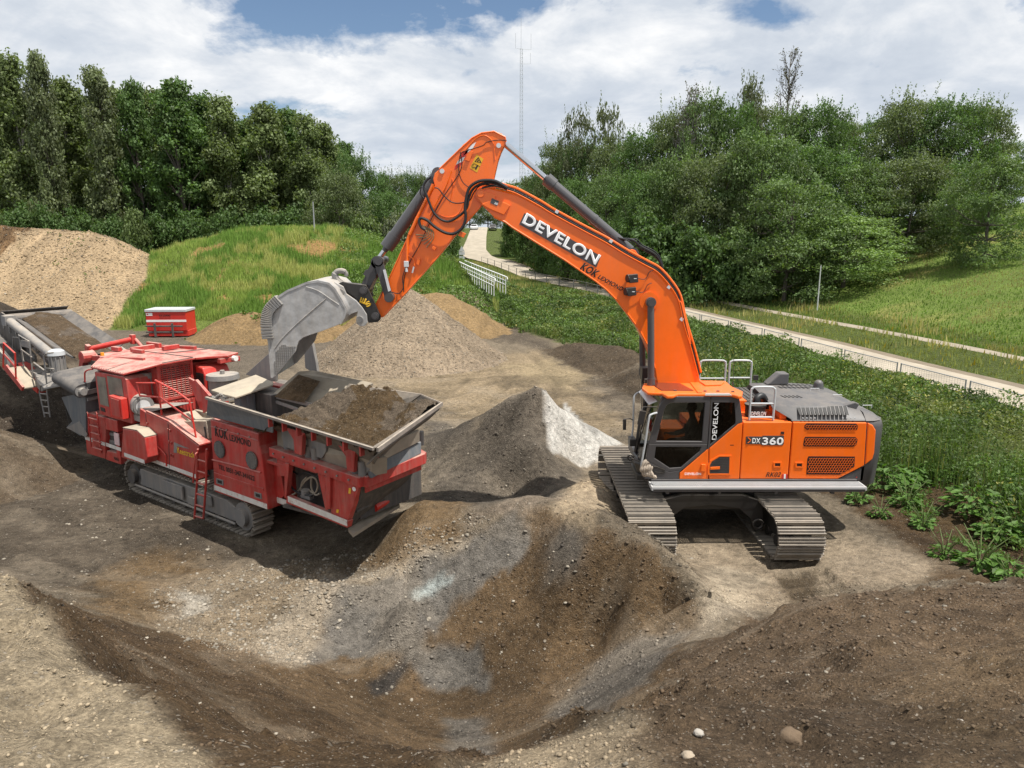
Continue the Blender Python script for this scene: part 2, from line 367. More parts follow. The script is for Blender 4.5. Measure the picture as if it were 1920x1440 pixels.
BIG = {
 'sand': lambda x, y: mound(x + 1.0 * fbm(x / 5, y / 5, 3, 5), y, [(-75, 64, 7.8), (-44, 61, 7.35), (-40, 60, 6.8), (-34.5, 60, 6.55), (-30, 60, 4.3), (-27.6, 59, 2.6)], 0.60, 1.6),
 'grass': lambda x, y: mound(x, y, [(-32, 63, 2.3), (-28.5, 62, 4.6), (-25.5, 63, 5.7), (-21.5, 64, 6.65), (-17, 64, 6.7), (-13.5, 64, 6.2), (-9, 63, 5.0), (-5, 61, 3.2), (-2, 58, 1.6)], 0.52, 2.5) + 0.35 * fbm(x / 3, y / 3, 4, 9),
 'gravel': lambda x, y: mound(x, y, one((-5.6, 38.6, 3.75)), 0.80, 0.42) + 0.14 * fbm(x / 1.6, y / 1.6, 3, 77),
 'tan1': lambda x, y: mound(x, y, [(-17.6, 46.5, 1.5), (-16.8, 46.6, 1.6)], 0.62, 0.5) + 0.12 * fbm(x, y, 3, 3),
 'tan2': lambda x, y: mound(x, y, [(-15.0, 46.8, 1.9), (-13.4, 47, 1.7)], 0.62, 0.5) + 0.12 * fbm(x, y, 3, 4),
 'tan3': lambda x, y: mound(x, y, [(-7.5, 50, 2.5), (-5.0, 49.5, 2.6), (-3.6, 49, 1.6)], 0.62, 0.7) + 0.2 * fbm(x, y, 3, 6),
 'bankdark': lambda x, y: mound(x, y, [(3.0, 41, .35), (4.9, 38, .85), (6.3, 33, .75), (7.9, 26, .7)], 0.5, 0.5) + 0.28 * fbm(x / 1.2, y / 1.2, 4, 16),
 'prod1': lambda x, y: mound(x, y, [(-19.5, 19.5, 2.7), (-15.6, 19.2, 1.75)], 0.62, 0.6),
 'prod2': lambda x, y: mound(x, y, [(-23.5, 27.5, 5.0), (-20.0, 27.0, 4.3)], 0.62, 0.8),
}
# control points measured in the photograph: (px, py, height) for the worked ground close by
CPX = [
 # pale rubble heap, lower left, top surface and crest
 (0, 1440, 4.75), (200, 1440, 4.65), (370, 1440, 4.55), (0, 1300, 4.45), (120, 1330, 4.4), (0, 1200, 4.25), (0, 1120, 4.15), (60, 1150, 4.15), (100, 1200, 4.15), (205, 1290, 4.25), (290, 1370, 4.4),
 # brown face falling from it
 (130, 1160, 2.9), (180, 1220, 2.9), (290, 1300, 2.9), (380, 1370, 3.0), (460, 1430, 3.2), (250, 1190, 1.3), (360, 1260, 1.5), (480, 1340, 1.7), (600, 1420, 1.9), (120, 1130, 1.6),
 (330, 1190, .35), (450, 1215, .3), (560, 1245, .3), (620, 1340, .7), (720, 1420, .9),
 # yard by the crusher
 (60, 1090, .25), (200, 1090, .2), (0, 1000, .1), (150, 980, 0), (300, 1020, 0), (450, 1060, 0), (330, 1120, .1), (480, 1150, -.05), (560, 1160, 0), (560, 1050, 0), (430, 1000, 0), (240, 920, 0), (100, 900, 0), (0, 880, .2),
 (600, 1010, 0), (660, 1040, .05),
 # bowl
 (620, 1100, .30), (760, 1050, .55), (700, 1200, -.3), (640, 1260, -.2), (820, 1280, -.5), (700, 1330, -.1), (900, 1330, -.45), (880, 1400, .0), (1000, 1320, -.3), (800, 1160, .0), (900, 1100, .4), (1000, 1150, .25),
 (1000, 1230, -.2), (1120, 1180, .15), (1100, 1260, -.1),
 # crest in front of the excavator
 (860, 1005, .95), (940, 960, 1.35), (1010, 945, 1.6), (1080, 960, 1.65), (1150, 990, 1.65), (1210, 1030, 1.55), (1260, 1065, 1.35), (1305, 1115, 1.05), (1305, 1170, .85), (1250, 1215, 1.0), (1190, 1120, .9), (1100, 1060, 1.1), (1000, 1010, 1.1), (1240, 1150, .75), (1210, 1240, .9), (1170, 1290, 1.1),
 # small mound beside the hopper
 (800, 940, 1.15), (830, 945, 1.1), (740, 975, .75), (700, 1020, .25), (770, 1010, .8),
 # ramp the excavator stands on
 (1330, 1100, .45), (1400, 1150, .4), (1480, 1110, .15), (1600, 1100, .35), (1560, 1020, .2), (1650, 1020, .3), (1330, 1020, .1), (1400, 1060, .1), (1450, 1180, .7), (1750, 1080, .45), (1850, 1060, .35), (1700, 960, .25), (1850, 960, .3),
 (1350, 1190, 1.0),
 # brown heap, lower right
 (1290, 1210, 1.55), (1370, 1190, 2.1), (1440, 1160, 2.45), (1520, 1130, 2.75), (1600, 1115, 2.9), (1700, 1108, 2.95), (1800, 1108, 2.95), (1915, 1118, 3.0), (1800, 1200, 3.4), (1650, 1200, 3.3), (1500, 1220, 3.0), (1380, 1260, 2.7),
 (1250, 1290, 2.1), (1230, 1340, 3.4), (1400, 1330, 3.7), (1600, 1330, 3.95), (1800, 1330, 4.1), (1915, 1300, 3.95), (1600, 1440, 4.7), (1900, 1440, 4.75), (1300, 1440, 4.7), (1100, 1440, 4.65), (900, 1435, 4.6), (960, 1400, 4.5), (1060, 1365, 4.4), (1160, 1335, 4.25), (1230, 1250, 1.7), (1180, 1330, 2.4), (1100, 1320, 1.4), (1300, 1260, 2.15),
 # grey heap
 (985, 737, 2.25), (1020, 738, 2.25), (930, 765, 1.75), (870, 795, 1.2), (830, 830, .75), (1070, 777, 1.38), (1120, 805, .8), (1170, 835, .15), (960, 820, 1.25), (1010, 840, 1.2), (900, 850, .7), (860, 920, .15), (960, 925, .1), (880, 960, .25), (780, 900, .0), (1040, 870, .75), (1080, 860, .5),
 # pale mound by the left track
 (1095, 905, .95), (1060, 925, .75), (1120, 930, .8), (1010, 940, .35),
]
ANC = [(-14, 6, 2.5), (-12, 3, 4.2), (-6, 1, 5.0), (0, 0, 5.1), (0, 1.5, 5.0), (5, 1, 5.1), (10, 3, 4.8), (12, 6, 3.6), (11, 9, 2.0), (-14, 12, .5), (-8, 2, 4.8), (6, 4, 4.1), (8, 6, 3.5), (-3, -1, 5.1), (3, -1, 5.1), (-1.2, 2.0, 4.8), (-1.3, 4.5, 3.1), (0.2, 3.8, 3.6), (0, 5.5, 2.3), (-.5, 7.0, .8),
 (3.4, 16.3, .15), (5.2, 16.3, .12), (3.4, 18.8, .15), (5.2, 18.8, .1), (5.7, 14, .12), (2.9, 14.5, .15), (2.9, 17, .15), (2.9, 19, .12), (5.7, 17, .12), (5.7, 19, .1), (4.3, 13.8, .1),
 (-2.8, 13.6, .05), (-4.5, 14, 0), (-8, 16, 0), (-4.5, 17, 0), (-8, 19, 0), (-3, 20, 0), (-12, 20, 0), (0, 24.5, 0), (-3, 24, 0), (4, 24, 0), (7, 20, .1), (8, 17, .2), (2.0,22.6,.05), (-1.8, 11.6, .5), (4.2, 9.3, .6), (6.5, 9.0, 1.1), (8.5, 8.6, 1.7), (5.2, 8.2, 1.3), (6.8, 8.0, 1.9)]
_c = []
for px, py, z in CPX:
    p = PZ(px, py, z); _c.append((p.x, p.y, z))
_c += ANC
for y in (-12, -2, 8, 16, 24, 30): _c += [(-24, y, None), (24, y, None)]
for x in (-20, -14, -8, -4, 0, 4, 8, 12, 17): _c += [(x, 29, None), (x, 33, None)]
for x in (-16, -8, 0, 8, 16): _c += [(x, -14, None)]
_c += [(10.5, 12, None), (11, 15, None), (10.5, 20, None), (14, 10, None), (14, 18, None)]
CXY = np.array([(a, b) for a, b, _ in _c]); CF = farH(CXY[:, 0], CXY[:, 1])
CZ = np.array([0.0 if z is None else z - f for (_, _, z), f in zip(_c, CF)])
_D = np.hypot(CXY[:, None, 0] - CXY[None, :, 0], CXY[:, None, 1] - CXY[None, :, 1])
_A = -np.sqrt(_D ** 2 + 0.04) - 0.0; n_ = len(CZ)
_K = np.zeros((n_ + 1, n_ + 1)); _K[:n_, :n_] = _A + np.eye(n_) * -0.02; _K[n_, :n_] = 1; _K[:n_, n_] = 1
_w = np.linalg.solve(_K, np.append(CZ, 0))
def nearG(x, y):
    x = np.asarray(x, float); sh = x.shape; xf = x.ravel(); yf = np.asarray(y, float).ravel(); out = np.zeros(len(xf))
    for i in range(0, len(xf), 20000):
        d = np.sqrt((xf[i:i + 20000, None] - CXY[None, :, 0]) ** 2 + (yf[i:i + 20000, None] - CXY[None, :, 1]) ** 2 + 0.04)
        out[i:i + 20000] = -d @ _w[:n_] + _w[n_]
    return out.reshape(sh)
RUTS = []
def rutmask(x, y):
    m = np.zeros(np.shape(x)); w = .10 * fbm(x / .8, y / .8, 3, 401)
    for pts, half in RUTS:
        P = np.array(pts); k = (x > P[:, 0].min() - 2) & (x < P[:, 0].max() + 2) & (y > P[:, 1].min() - 2) & (y < P[:, 1].max() + 2)
        if not k.any(): continue
        d = segd(x[k], y[k], pts); q = np.exp(-((np.abs(d - half) + w[k]) / .20) ** 2) * .8 - .35 * np.exp(-((np.abs(d - half) - .38) / .14) ** 2); m[k] = np.where(np.abs(q) > np.abs(m[k]), q, m[k])
    return m
def H(x, y, detail=False):
    x = np.asarray(x, float); y = np.asarray(y, float)
    z = farH(x, y)
    m = sst(34, 29, y) * sst(25, 20, np.abs(x)) * sst(-15, -10, y)
    g = np.zeros(z.shape); k = m > 0
    if k.any(): g[k] = nearG(x[k], y[k])
    z = z + g * m
    z = z + 0.02 * fbm(x / 2.5, y / 2.5, 3, 21)
    for f in BIG.values(): z = np.maximum(z, f(x, y))
    z = z - .9 * sst(0, 1.2, insd(x, y, [(-80, 62.5), (-41.2, 61), (-38.8, 58.5), (-39.0, 54), (-41, 50), (-80, 46)])) * (y > 45)
    if detail:
        near = sst(34, 14, y)
        rough = sst(-0.1, 1.4, z) * near
        z = z + (0.05 * fbm(x / 0.9, y / 0.9, 5, 31) + 0.024 * fbm(x / 0.16, y / 0.16, 3, 41)) * (0.25 + 1.0 * rough) * sst(60, 25, y)
        cl = np.clip(fbm(x / .34, y / .34, 4, 33) - .08, 0, 1); z = z + .26 * cl * rough * sst(1.2, 2.6, z) * sst(1.0, 5.0, y) * sst(15, 11, y) + .10 * (1 - 2 * np.abs(fbm(x / .75, y / .75, 4, 35))) * sst(3.7, 4.1, z) * (x < -1.2) * sst(2.0, 3.5, y) + .05 * cl * near
        z = z - .06 * rutmask(x, y)
        # ribs of slipped soil on the steep faces
        z = z + 0.09 * rough * fbm(x * 1.7 + y * 0.9, y * 0.55 - x * 0.3, 4, 51)
    # wheel and crawler tracks
    return z
def H1(x, y): return float(H(np.array([x]), np.array([y]))[0])
_ts = 1.8 * 1.012 ** np.arange(0, 420)
def HIT(px, py, tmin=1.5):
    d = ray(px, py); ts = _ts[_ts > tmin]; X = d.x * ts; Y = d.y * ts; Z = CAMH + d.z * ts
    h = H(X, Y); k = np.where(Z <= h)[0]
    if len(k) == 0: return PY(px, py, 150)
    i = k[0]
    if i == 0: return Vector((X[0], Y[0], h[0]))
    a = (Z[i - 1] - h[i - 1]); b = (h[i] - Z[i]); t = a / (a + b + 1e-9)
    return Vector((X[i - 1] + (X[i] - X[i - 1]) * t, Y[i - 1] + (Y[i] - Y[i - 1]) * t, h[i - 1] + (h[i] - h[i - 1]) * t))
def HP(pts, tmin=1.5): return [tuple(HIT(a, b, tmin)[:2]) for a, b in pts]
for _p, _h in (([(900, 800), (1000, 720), (950, 660), (880, 630), (960, 610)], 1.1), ([(1180, 770), (1100, 710), (1020, 660), (930, 625)], 1.0), ([(850, 770), (930, 700), (1060, 690), (1200, 690)], 1.0), ([(640, 690), (800, 680), (960, 690), (1100, 760)], 1.1), ([(20, 990), (200, 1060), (450, 1130), (560, 1080)], 1.0), ([(0, 1060), (160, 1110), (330, 1110), (520, 1050)], .9), ([(220, 650), (400, 660), (520, 640), (600, 690)], 1.1), ([(180, 640), (330, 640), (500, 625)], 1.0), ([(600, 700), (700, 730), (850, 760), (960, 720)], .9)):
    RUTS.append((HP(_p), _h))
# colour zones: world polygons, albedo, edge softness, edge raggedness
def c255(r, g, b, k=0.70): return tuple(((v / 255) ** 2.2) * k for v in (r, g, b))
BROWN = c255(112, 92, 69); BROWN2 = c255(126, 105, 79); PALE = c255(180, 165, 144); GREYP = c255(122, 115, 106); DARK = c255(101, 91, 79)
TAN = c255(156, 138, 112); YARD = c255(138, 125, 107); SANDC = c255(180, 156, 124); GRAV = c255(164, 146, 124); WHT = c255(205, 197, 183)
ZONES = [
 (HP([(0, 880), (180, 880), (420, 1000), (520, 1090), (330, 1150), (0, 1090)]), DARK, .5, .8),
 (HP([(0, 890), (110, 880), (260, 950), (0, 960)]), c255(128, 118, 106), .4, .8),
 (HP([(160, 1080), (300, 1020), (420, 1070), (200, 1160)]), BROWN2, .4, .5),
 (HP([(300, 1120), (420, 1060), (640, 1050), (640, 1090), (560, 1160), (560, 1245), (330, 1190)]), c255(152, 135, 112), .4, .5),
 (HP([(330, 1155), (380, 1145), (400, 1120), (330, 1110)]), WHT, .15, .3),
 ([(-11, 11), (-3, 24), (-16, 33), (-30, 30), (-30, 18)], DARK, 1.5, 1.0),
 ([(-30, 27), (-12, 33), (-10, 44), (-15, 52), (-30, 52)], c255(112, 102, 90), 1.5, 1.5),
 (HP([(640, 690), (900, 640), (1100, 640), (1190, 720), (1190, 800), (1000, 740), (850, 770), (780, 740)]), TAN, .8, 1.2),
 (HP([(940, 690), (1060, 650), (1130, 690), (1060, 730)]), c255(166, 148, 118), .8, 1.0),
 (HP([(960, 605), (1100, 650), (1210, 690), (1210, 800), (1130, 760), (1090, 700), (1000, 650), (880, 605)]), DARK, .6, .8),
 (HP([(890, 800), (840, 790), (800, 790), (790, 860), (860, 960), (1000, 940), (1090, 880), (1040, 850), (1020, 740), (980, 735)]), c255(106, 98, 88), .2, .3),
 # bowl and brown slope
 (HP([(560, 1245), (620, 1100), (760, 1050), (860, 1005), (1010, 945), (1150, 990), (1310, 1120), (1300, 1190), (1230, 1330), (1000, 1400), (850, 1460), (800, 1600), (540, 1600), (100, 1140), (120, 1130), (330, 1190)]), BROWN, .10, .2),
 (HP([(612, 1095), (760, 1055), (860, 1010), (960, 965), (1010, 1020), (900, 1090), (830, 1160), (790, 1210), (900, 1200), (920, 1290), (820, 1300), (760, 1230), (640, 1230), (540, 1240), (612, 1180)]), c255(126, 121, 114), .06, .22),
 (HP([(1060, 985), (1110, 1010), (1080, 1080), (1030, 1080), (1010, 1010)]), c255(126, 118, 108), .25, .3),
 (HP([(1210, 1190), (1290, 1180), (1240, 1260), (1120, 1340), (1020, 1345), (1120, 1240)]), GREYP, .15, .3),
 (HP([(830, 1350), (900, 1345), (930, 1400), (880, 1440), (800, 1440)]), GREYP, .12, .2),
 (HP([(760, 1230), (770, 1250), (700, 1310), (690, 1280)]), c255(76, 72, 68), .05, .1),
 (HP([(770, 1115), (830, 1078), (850, 1085), (790, 1120)]), c255(186, 194, 190), .05, .12),
 (HP([(560, 1245), (600, 1160), (640, 1090), (900, 1010), (840, 1010), (640, 1075), (480, 1180), (520, 1245)]), PALE, .15, .3),
 (HP([(640, 1060), (740, 985), (820, 940), (880, 950), (870, 1000), (760, 1045)]), BROWN2, .15, .3),
 (HP([(880, 985), (970, 935), (1060, 925), (1100, 945), (1010, 942), (900, 975)]), c255(142, 128, 112), .15, .2),
 # brown side falling from the left heap
 (HP([(45, 1140), (100, 1200), (205, 1290), (290, 1370), (375, 1440), (480, 1540), (520, 1600)]) + [(-.2, 1.9), (.0, 3.0), (.2, 5.5), (-1.2, 7.5), (-4.5, 9.6), (-6.5, 9.2)], c255(98, 80, 60), .10, .2),
 # pale rubble tops
 (HP([(-200, 1600), (-200, 1090), (0, 1112), (45, 1140), (100, 1200), (205, 1290), (290, 1370), (375, 1440), (480, 1540), (520, 1600)]), c255(190, 172, 144), .03, .05),
 (HP([(820, 1600), (870, 1440), (960, 1400), (1060, 1368), (1150, 1335), (1240, 1350), (1400, 1440), (1500, 1600)]), c255(176, 158, 132), .10, .2),
 (HP([(1330, 1060), (1420, 1090), (1440, 1140), (1300, 1200), (1330, 1130)]), c255(184, 170, 150), .25, .3),
 (HP([(1540, 960), (1700, 1040), (1840, 1090), (1560, 1110), (1430, 1150), (1260, 1040), (1250, 1000), (1500, 940)]), c255(172, 155, 132), .3, .4),
 (HP([(1340, 1060), (1420, 1080), (1410, 1140), (1330, 1150), (1310, 1120)]), c255(196, 180, 156), .2, .3),
 (HP([(1450, 1075), (1530, 1065), (1590, 1130), (1490, 1140)]), c255(112, 98, 80), .08, .08),
 # brown heap to the right
 (HP([(1290, 1210), (1440, 1155), (1560, 1118), (1700, 1105), (2000, 1115), (2000, 1600), (1350, 1600), (1180, 1345), (1240, 1280)]), c255(112, 94, 75), .12, .2),
 (HP([(1700, 1250), (1919, 1180), (1919, 1440), (1800, 1440)]), c255(132, 112, 88), .5, .6),
 (HP([(1060, 925), (1095, 900), (1130, 890), (1150, 960), (1110, 985), (1040, 950)]), c255(186, 166, 138), .12, .2),
 ([tuple(HIT(a, b)[:2]) for a, b in [(1020, 738), (1060, 755), (1170, 835), (1120, 865), (1030, 843), (1022, 790)]] , c255(214, 210, 202), .03, .06),
 (HP([(1535, 922), (1640, 985), (1740, 1050), (1850, 1095), (1919, 1108)]) + [(14, 9.5), (17, 14), (12, 20), (9, 19)], c255(88, 70, 50), .25, .4),
]
_hm = {
 'sand': SANDC, 'grass': c255(104, 118, 60), 'gravel': GRAV, 'tan1': c255(154, 128, 92), 'tan2': c255(154, 128, 92), 'tan3': c255(156, 130, 94), 'bankdark': c255(92, 80, 66), 'prod1': c255(110, 96, 80), 'prod2': c255(84, 74, 64)}
GREEN = c255(112, 132, 62)
def ground_color(x, y, z):
    n = len(x); col = np.empty((n, 3)); col[:] = YARD
    ex = np.interp(y, EDGE_Y, EDGE_X); s = x - np.interp(y, ROADY, ROADX)
    w1 = fbm(x / 1.3, y / 1.3, 4, 61); w2 = fbm(x / 0.35, y / 0.35, 4, 71)
    gm = np.maximum(sst(-.4, .6, x - ex + w1 * .8) * (y > 15), sst(64, 68, y))
    cg = np.empty((n, 3)); cg[:] = c255(86, 98, 48)
    lawn = sst(7.5, 9.5, s + w1)[:, None]; cg = cg * (1 - lawn) + np.array(GREEN) * lawn
    dry = sst(.1, .7, fbm(x / 6, y / 3, 4, 81))[:, None] * lawn; cg = cg * (1 - .6 * dry) + np.array(c255(170, 150, 96)) * .6 * dry
    col = col * (1 - gm[:, None]) + cg * gm[:, None]
    for i, (poly, c, soft, rag) in enumerate(ZONES):
        P = np.array(poly); lo = P.min(0) - 2; hi = P.max(0) + 2
        k = (x > lo[0]) & (x < hi[0]) & (y > lo[1]) & (y < hi[1])
        if not k.any(): continue
        sc = 1 + y[k] * 0.0
        d = insd(x[k] + w1[k] * rag * .6, y[k] + w2[k] * rag * .6, poly) + w2[k] * rag * .35
        d = d + rag * .5 * fbm(x[k] / .18, y[k] / .18, 3, 341) + soft * .9 * fbm(x[k] / .6, y[k] / .6, 4, 351); a = sst(-soft - .02, soft + .02, d)[:, None] * .95; col[k] = col[k] * (1 - a) + np.array(c) * a
    for nme, f in BIG.items():
        k = (f(x, y) > z - 0.12)
        if nme == 'bankdark': k &= (y < 46)
        c = np.array(_hm[nme]); col[k] = c
        if nme == 'sand':
            q = k & (insd(x + w1, y + w1, [(-80, 66), (-40.6, 63), (-38.2, 59), (-38.6, 54), (-41, 50), (-80, 46)]) > 0); col[q] = c255(124, 98, 70)
        if nme == 'grass':
            q = k & (fbm(x / 2.2, y / 2.2, 4, 91) > .33) & (y < 60.5); col[q] = c255(160, 128, 84)
    rm = rutmask(x, y); col *= (1 - .22 * np.clip(rm, 0, 1) + .18 * np.clip(-rm, 0, 1))[:, None]
    # damp and dry drifts: darker and paler tongues with their own outlines
    q = fbm((x + .8 * w1) / 1.9, (y - .8 * w1) / 1.1, 6, 301); pale_ = sst(.16, .34, q)[:, None] * .22; damp = sst(-.14, -.34, q)[:, None] * .30; yd = ((y < 34) & ~((x < -1) & (y < 6)) & (gm < .2)).astype(float)[:, None]
    col = col * (1 - pale_ * yd) + np.array(PALE) * pale_ * yd; col = col * (1 - damp * yd)
    st = fbm(x * 2.1 + y * .3, y * .45, 4, 311); col *= (1 + .16 * st * sst(.4, 1.5, z) * (y < 30))[:, None]
    ks = BIG['sand'](x, y) > z - .1; col[ks] *= (1 + .30 * fbm(x[ks] * 1.3, y[ks] * .16 + x[ks] * .2, 5, 321))[:, None]
    kg = BIG['gravel'](x, y) > z - .1; an = np.arctan2(y[kg] - 38.6, x[kg] + 5.6); col[kg] *= (1 + .22 * fbm(an * 7, np.hypot(x[kg] + 5.6, y[kg] - 38.6) * .3, 4, 331))[:, None]
    for cx, y0, y1 in ((5.7, 10.2, 14.1), (2.95, 10.8, 14.4)):  # crawler prints darkened; shade of their troughs is put into the colour
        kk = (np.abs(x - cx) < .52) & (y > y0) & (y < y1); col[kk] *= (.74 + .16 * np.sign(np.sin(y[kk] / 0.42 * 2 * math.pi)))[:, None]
    col *= (1 + 0.22 * fbm(x / 0.8, y / 0.8, 6, 101) + 0.12 * fbm(x / 5, y / 5, 3, 111) + .10 * w2)[:, None]
    return np.clip(col, 0.004, 0.9)
def soil_material(name, stones=1.0, spread=0.5):
    m, nt, out = newmat(name); b = nt.nodes.new('ShaderNodeBsdfPrincipled'); nt.links.new(b.outputs[0], out.inputs[0])
    b.inputs['Roughness'].default_value = 0.95; b.inputs['Specular IOR Level'].default_value = 0.15
    at = nt.nodes.new('ShaderNodeAttribute'); at.attribute_name = 'col'
    n1 = nz(nt, 6, 10, 0.7); n2 = nz(nt, 45, 4, 0.7)
    c = mixc(nt, 1.0, at.outputs['Color'], cramp(nt, n1.outputs[0], [(0.30, 0.50), (0.5, 1.0), (0.72, 1.50)]), 'MULTIPLY')
    c = mixc(nt, 0.8, c, cramp(nt, n2.outputs[0], [(0.32, 0.5), (0.52, 1.02), (0.70, 1.6)]), 'MULTIPLY')
    g = nt.nodes.new('ShaderNodeNewGeometry')
    hs = []
    for sc, lo, rad, amt in ((9, .95, .28, .8), (24, .84, .32, .8), (55, .74, .36, .7)):
        v = nt.nodes.new('ShaderNodeTexVoronoi'); v.inputs['Scale'].default_value = sc; nt.links.new(g.outputs['Position'], v.inputs['Vector'])
        sp = nt.nodes.new('ShaderNodeSeparateColor'); nt.links.new(v.outputs['Color'], sp.inputs[0])
        pick = mth(nt, 'GREATER_THAN', sp.outputs[0], 1 - (1 - lo) * stones)
        disc = nt.nodes.new('ShaderNodeMapRange'); nt.links.new(v.outputs['Distance'], disc.inputs[0]); disc.inputs[1].default_value = rad; disc.inputs[2].default_value = rad * .7
        f = mth(nt, 'MULTIPLY', pick, disc.outputs[0])
        sc2 = mixc(nt, sp.outputs[1], tuple(x * .8 for x in (0.20, 0.165, 0.125)), (0.50, 0.44, 0.36))
        c = mixc(nt, mth(nt, 'MULTIPLY', f, amt * .75), c, sc2); hs.append((f, 0.4 / sc))
    nt.links.new(c, b.inputs['Base Color'])
    h = mth(nt, 'MULTIPLY', n1.outputs[0], 0.17); h = mth(nt, 'ADD', h, mth(nt, 'MULTIPLY', n2.outputs[0], 0.032))
    for f, k in hs: h = mth(nt, 'ADD', h, mth(nt, 'MULTIPLY', f, k))
    bp = nt.nodes.new('ShaderNodeBump'); bp.inputs['Strength'].default_value = 0.9; bp.inputs['Distance'].default_value = 1.0
    nt.links.new(h, bp.inputs['Height']); nt.links.new(bp.outputs[0], b.inputs['Normal'])
    return m
M_soil = soil_material('stony_soil', 1.0); M_grav = soil_material('gravel_stones', 2.2); M_turf = soil_material('turf_soil', 0.25)
# which heap a spot belongs to
def regions(x, y, z):
    r = np.zeros(len(x), int)
    names = ['ground']
    def put(name, mask):
        names.append(name); r[mask] = len(names) - 1
    w = fbm(x / 1.1, y / 1.1, 3, 121) * .35
    put('gravel_heap', insd(x + w, y + w, HP([(780, 790), (830, 770), (985, 725), (1060, 740), (1190, 835), (1120, 880), (960, 925), (860, 955), (780, 945)])) > 0)
    put('earth_mound', insd(x + w, y + w, HP([(690, 1030), (730, 975), (800, 930), (880, 945), (870, 1000), (760, 1045)])) > 0)
    put('spoil_heap', insd(x + w, y + w, HP([(600, 1110), (760, 1055), (870, 1002), (930, 958), (1010, 935), (1160, 980), (1320, 1115), (1310, 1185), (1220, 1240), (1040, 1340), (850, 1345), (560, 1260)])) > 0)
    put('rubble_heap', insd(x + w, y + w, [(-16, 9), (-12, 10)] + HP([(110, 1128), (330, 1195), (560, 1260), (650, 1345)]) + [(-.8, 6.9), (-.6, 3.0), (-.6, -3), (-16, -3)]) > 0)
    put('soil_heap', insd(x + w, y + w, [(-.6, -3), (-.6, 3.0), (-.5, 5.2)] + HP([(1130, 1335), (1200, 1280), (1285, 1215)]) + [(4.6, 8.7), (6.5, 9.1), (9.5, 9.5), (13, 8), (14, -3)]) > 0)
    for k, nm in (('sand', 'sand_heap'), ('grass', 'grass_mound'), ('gravel', 'gravel_cone'), ('tan1', 'clay_mound'), ('tan2', 'clay_mound'), ('tan3', 'clay_mound'), ('bankdark', 'earth_bank'), ('prod1', 'product_heap'), ('prod2', 'product_heap')):
        names.append(nm); q = (BIG[k](x, y) > z - 0.06)
        r[q & (r == 0)] = len(names) - 1
    return r, names
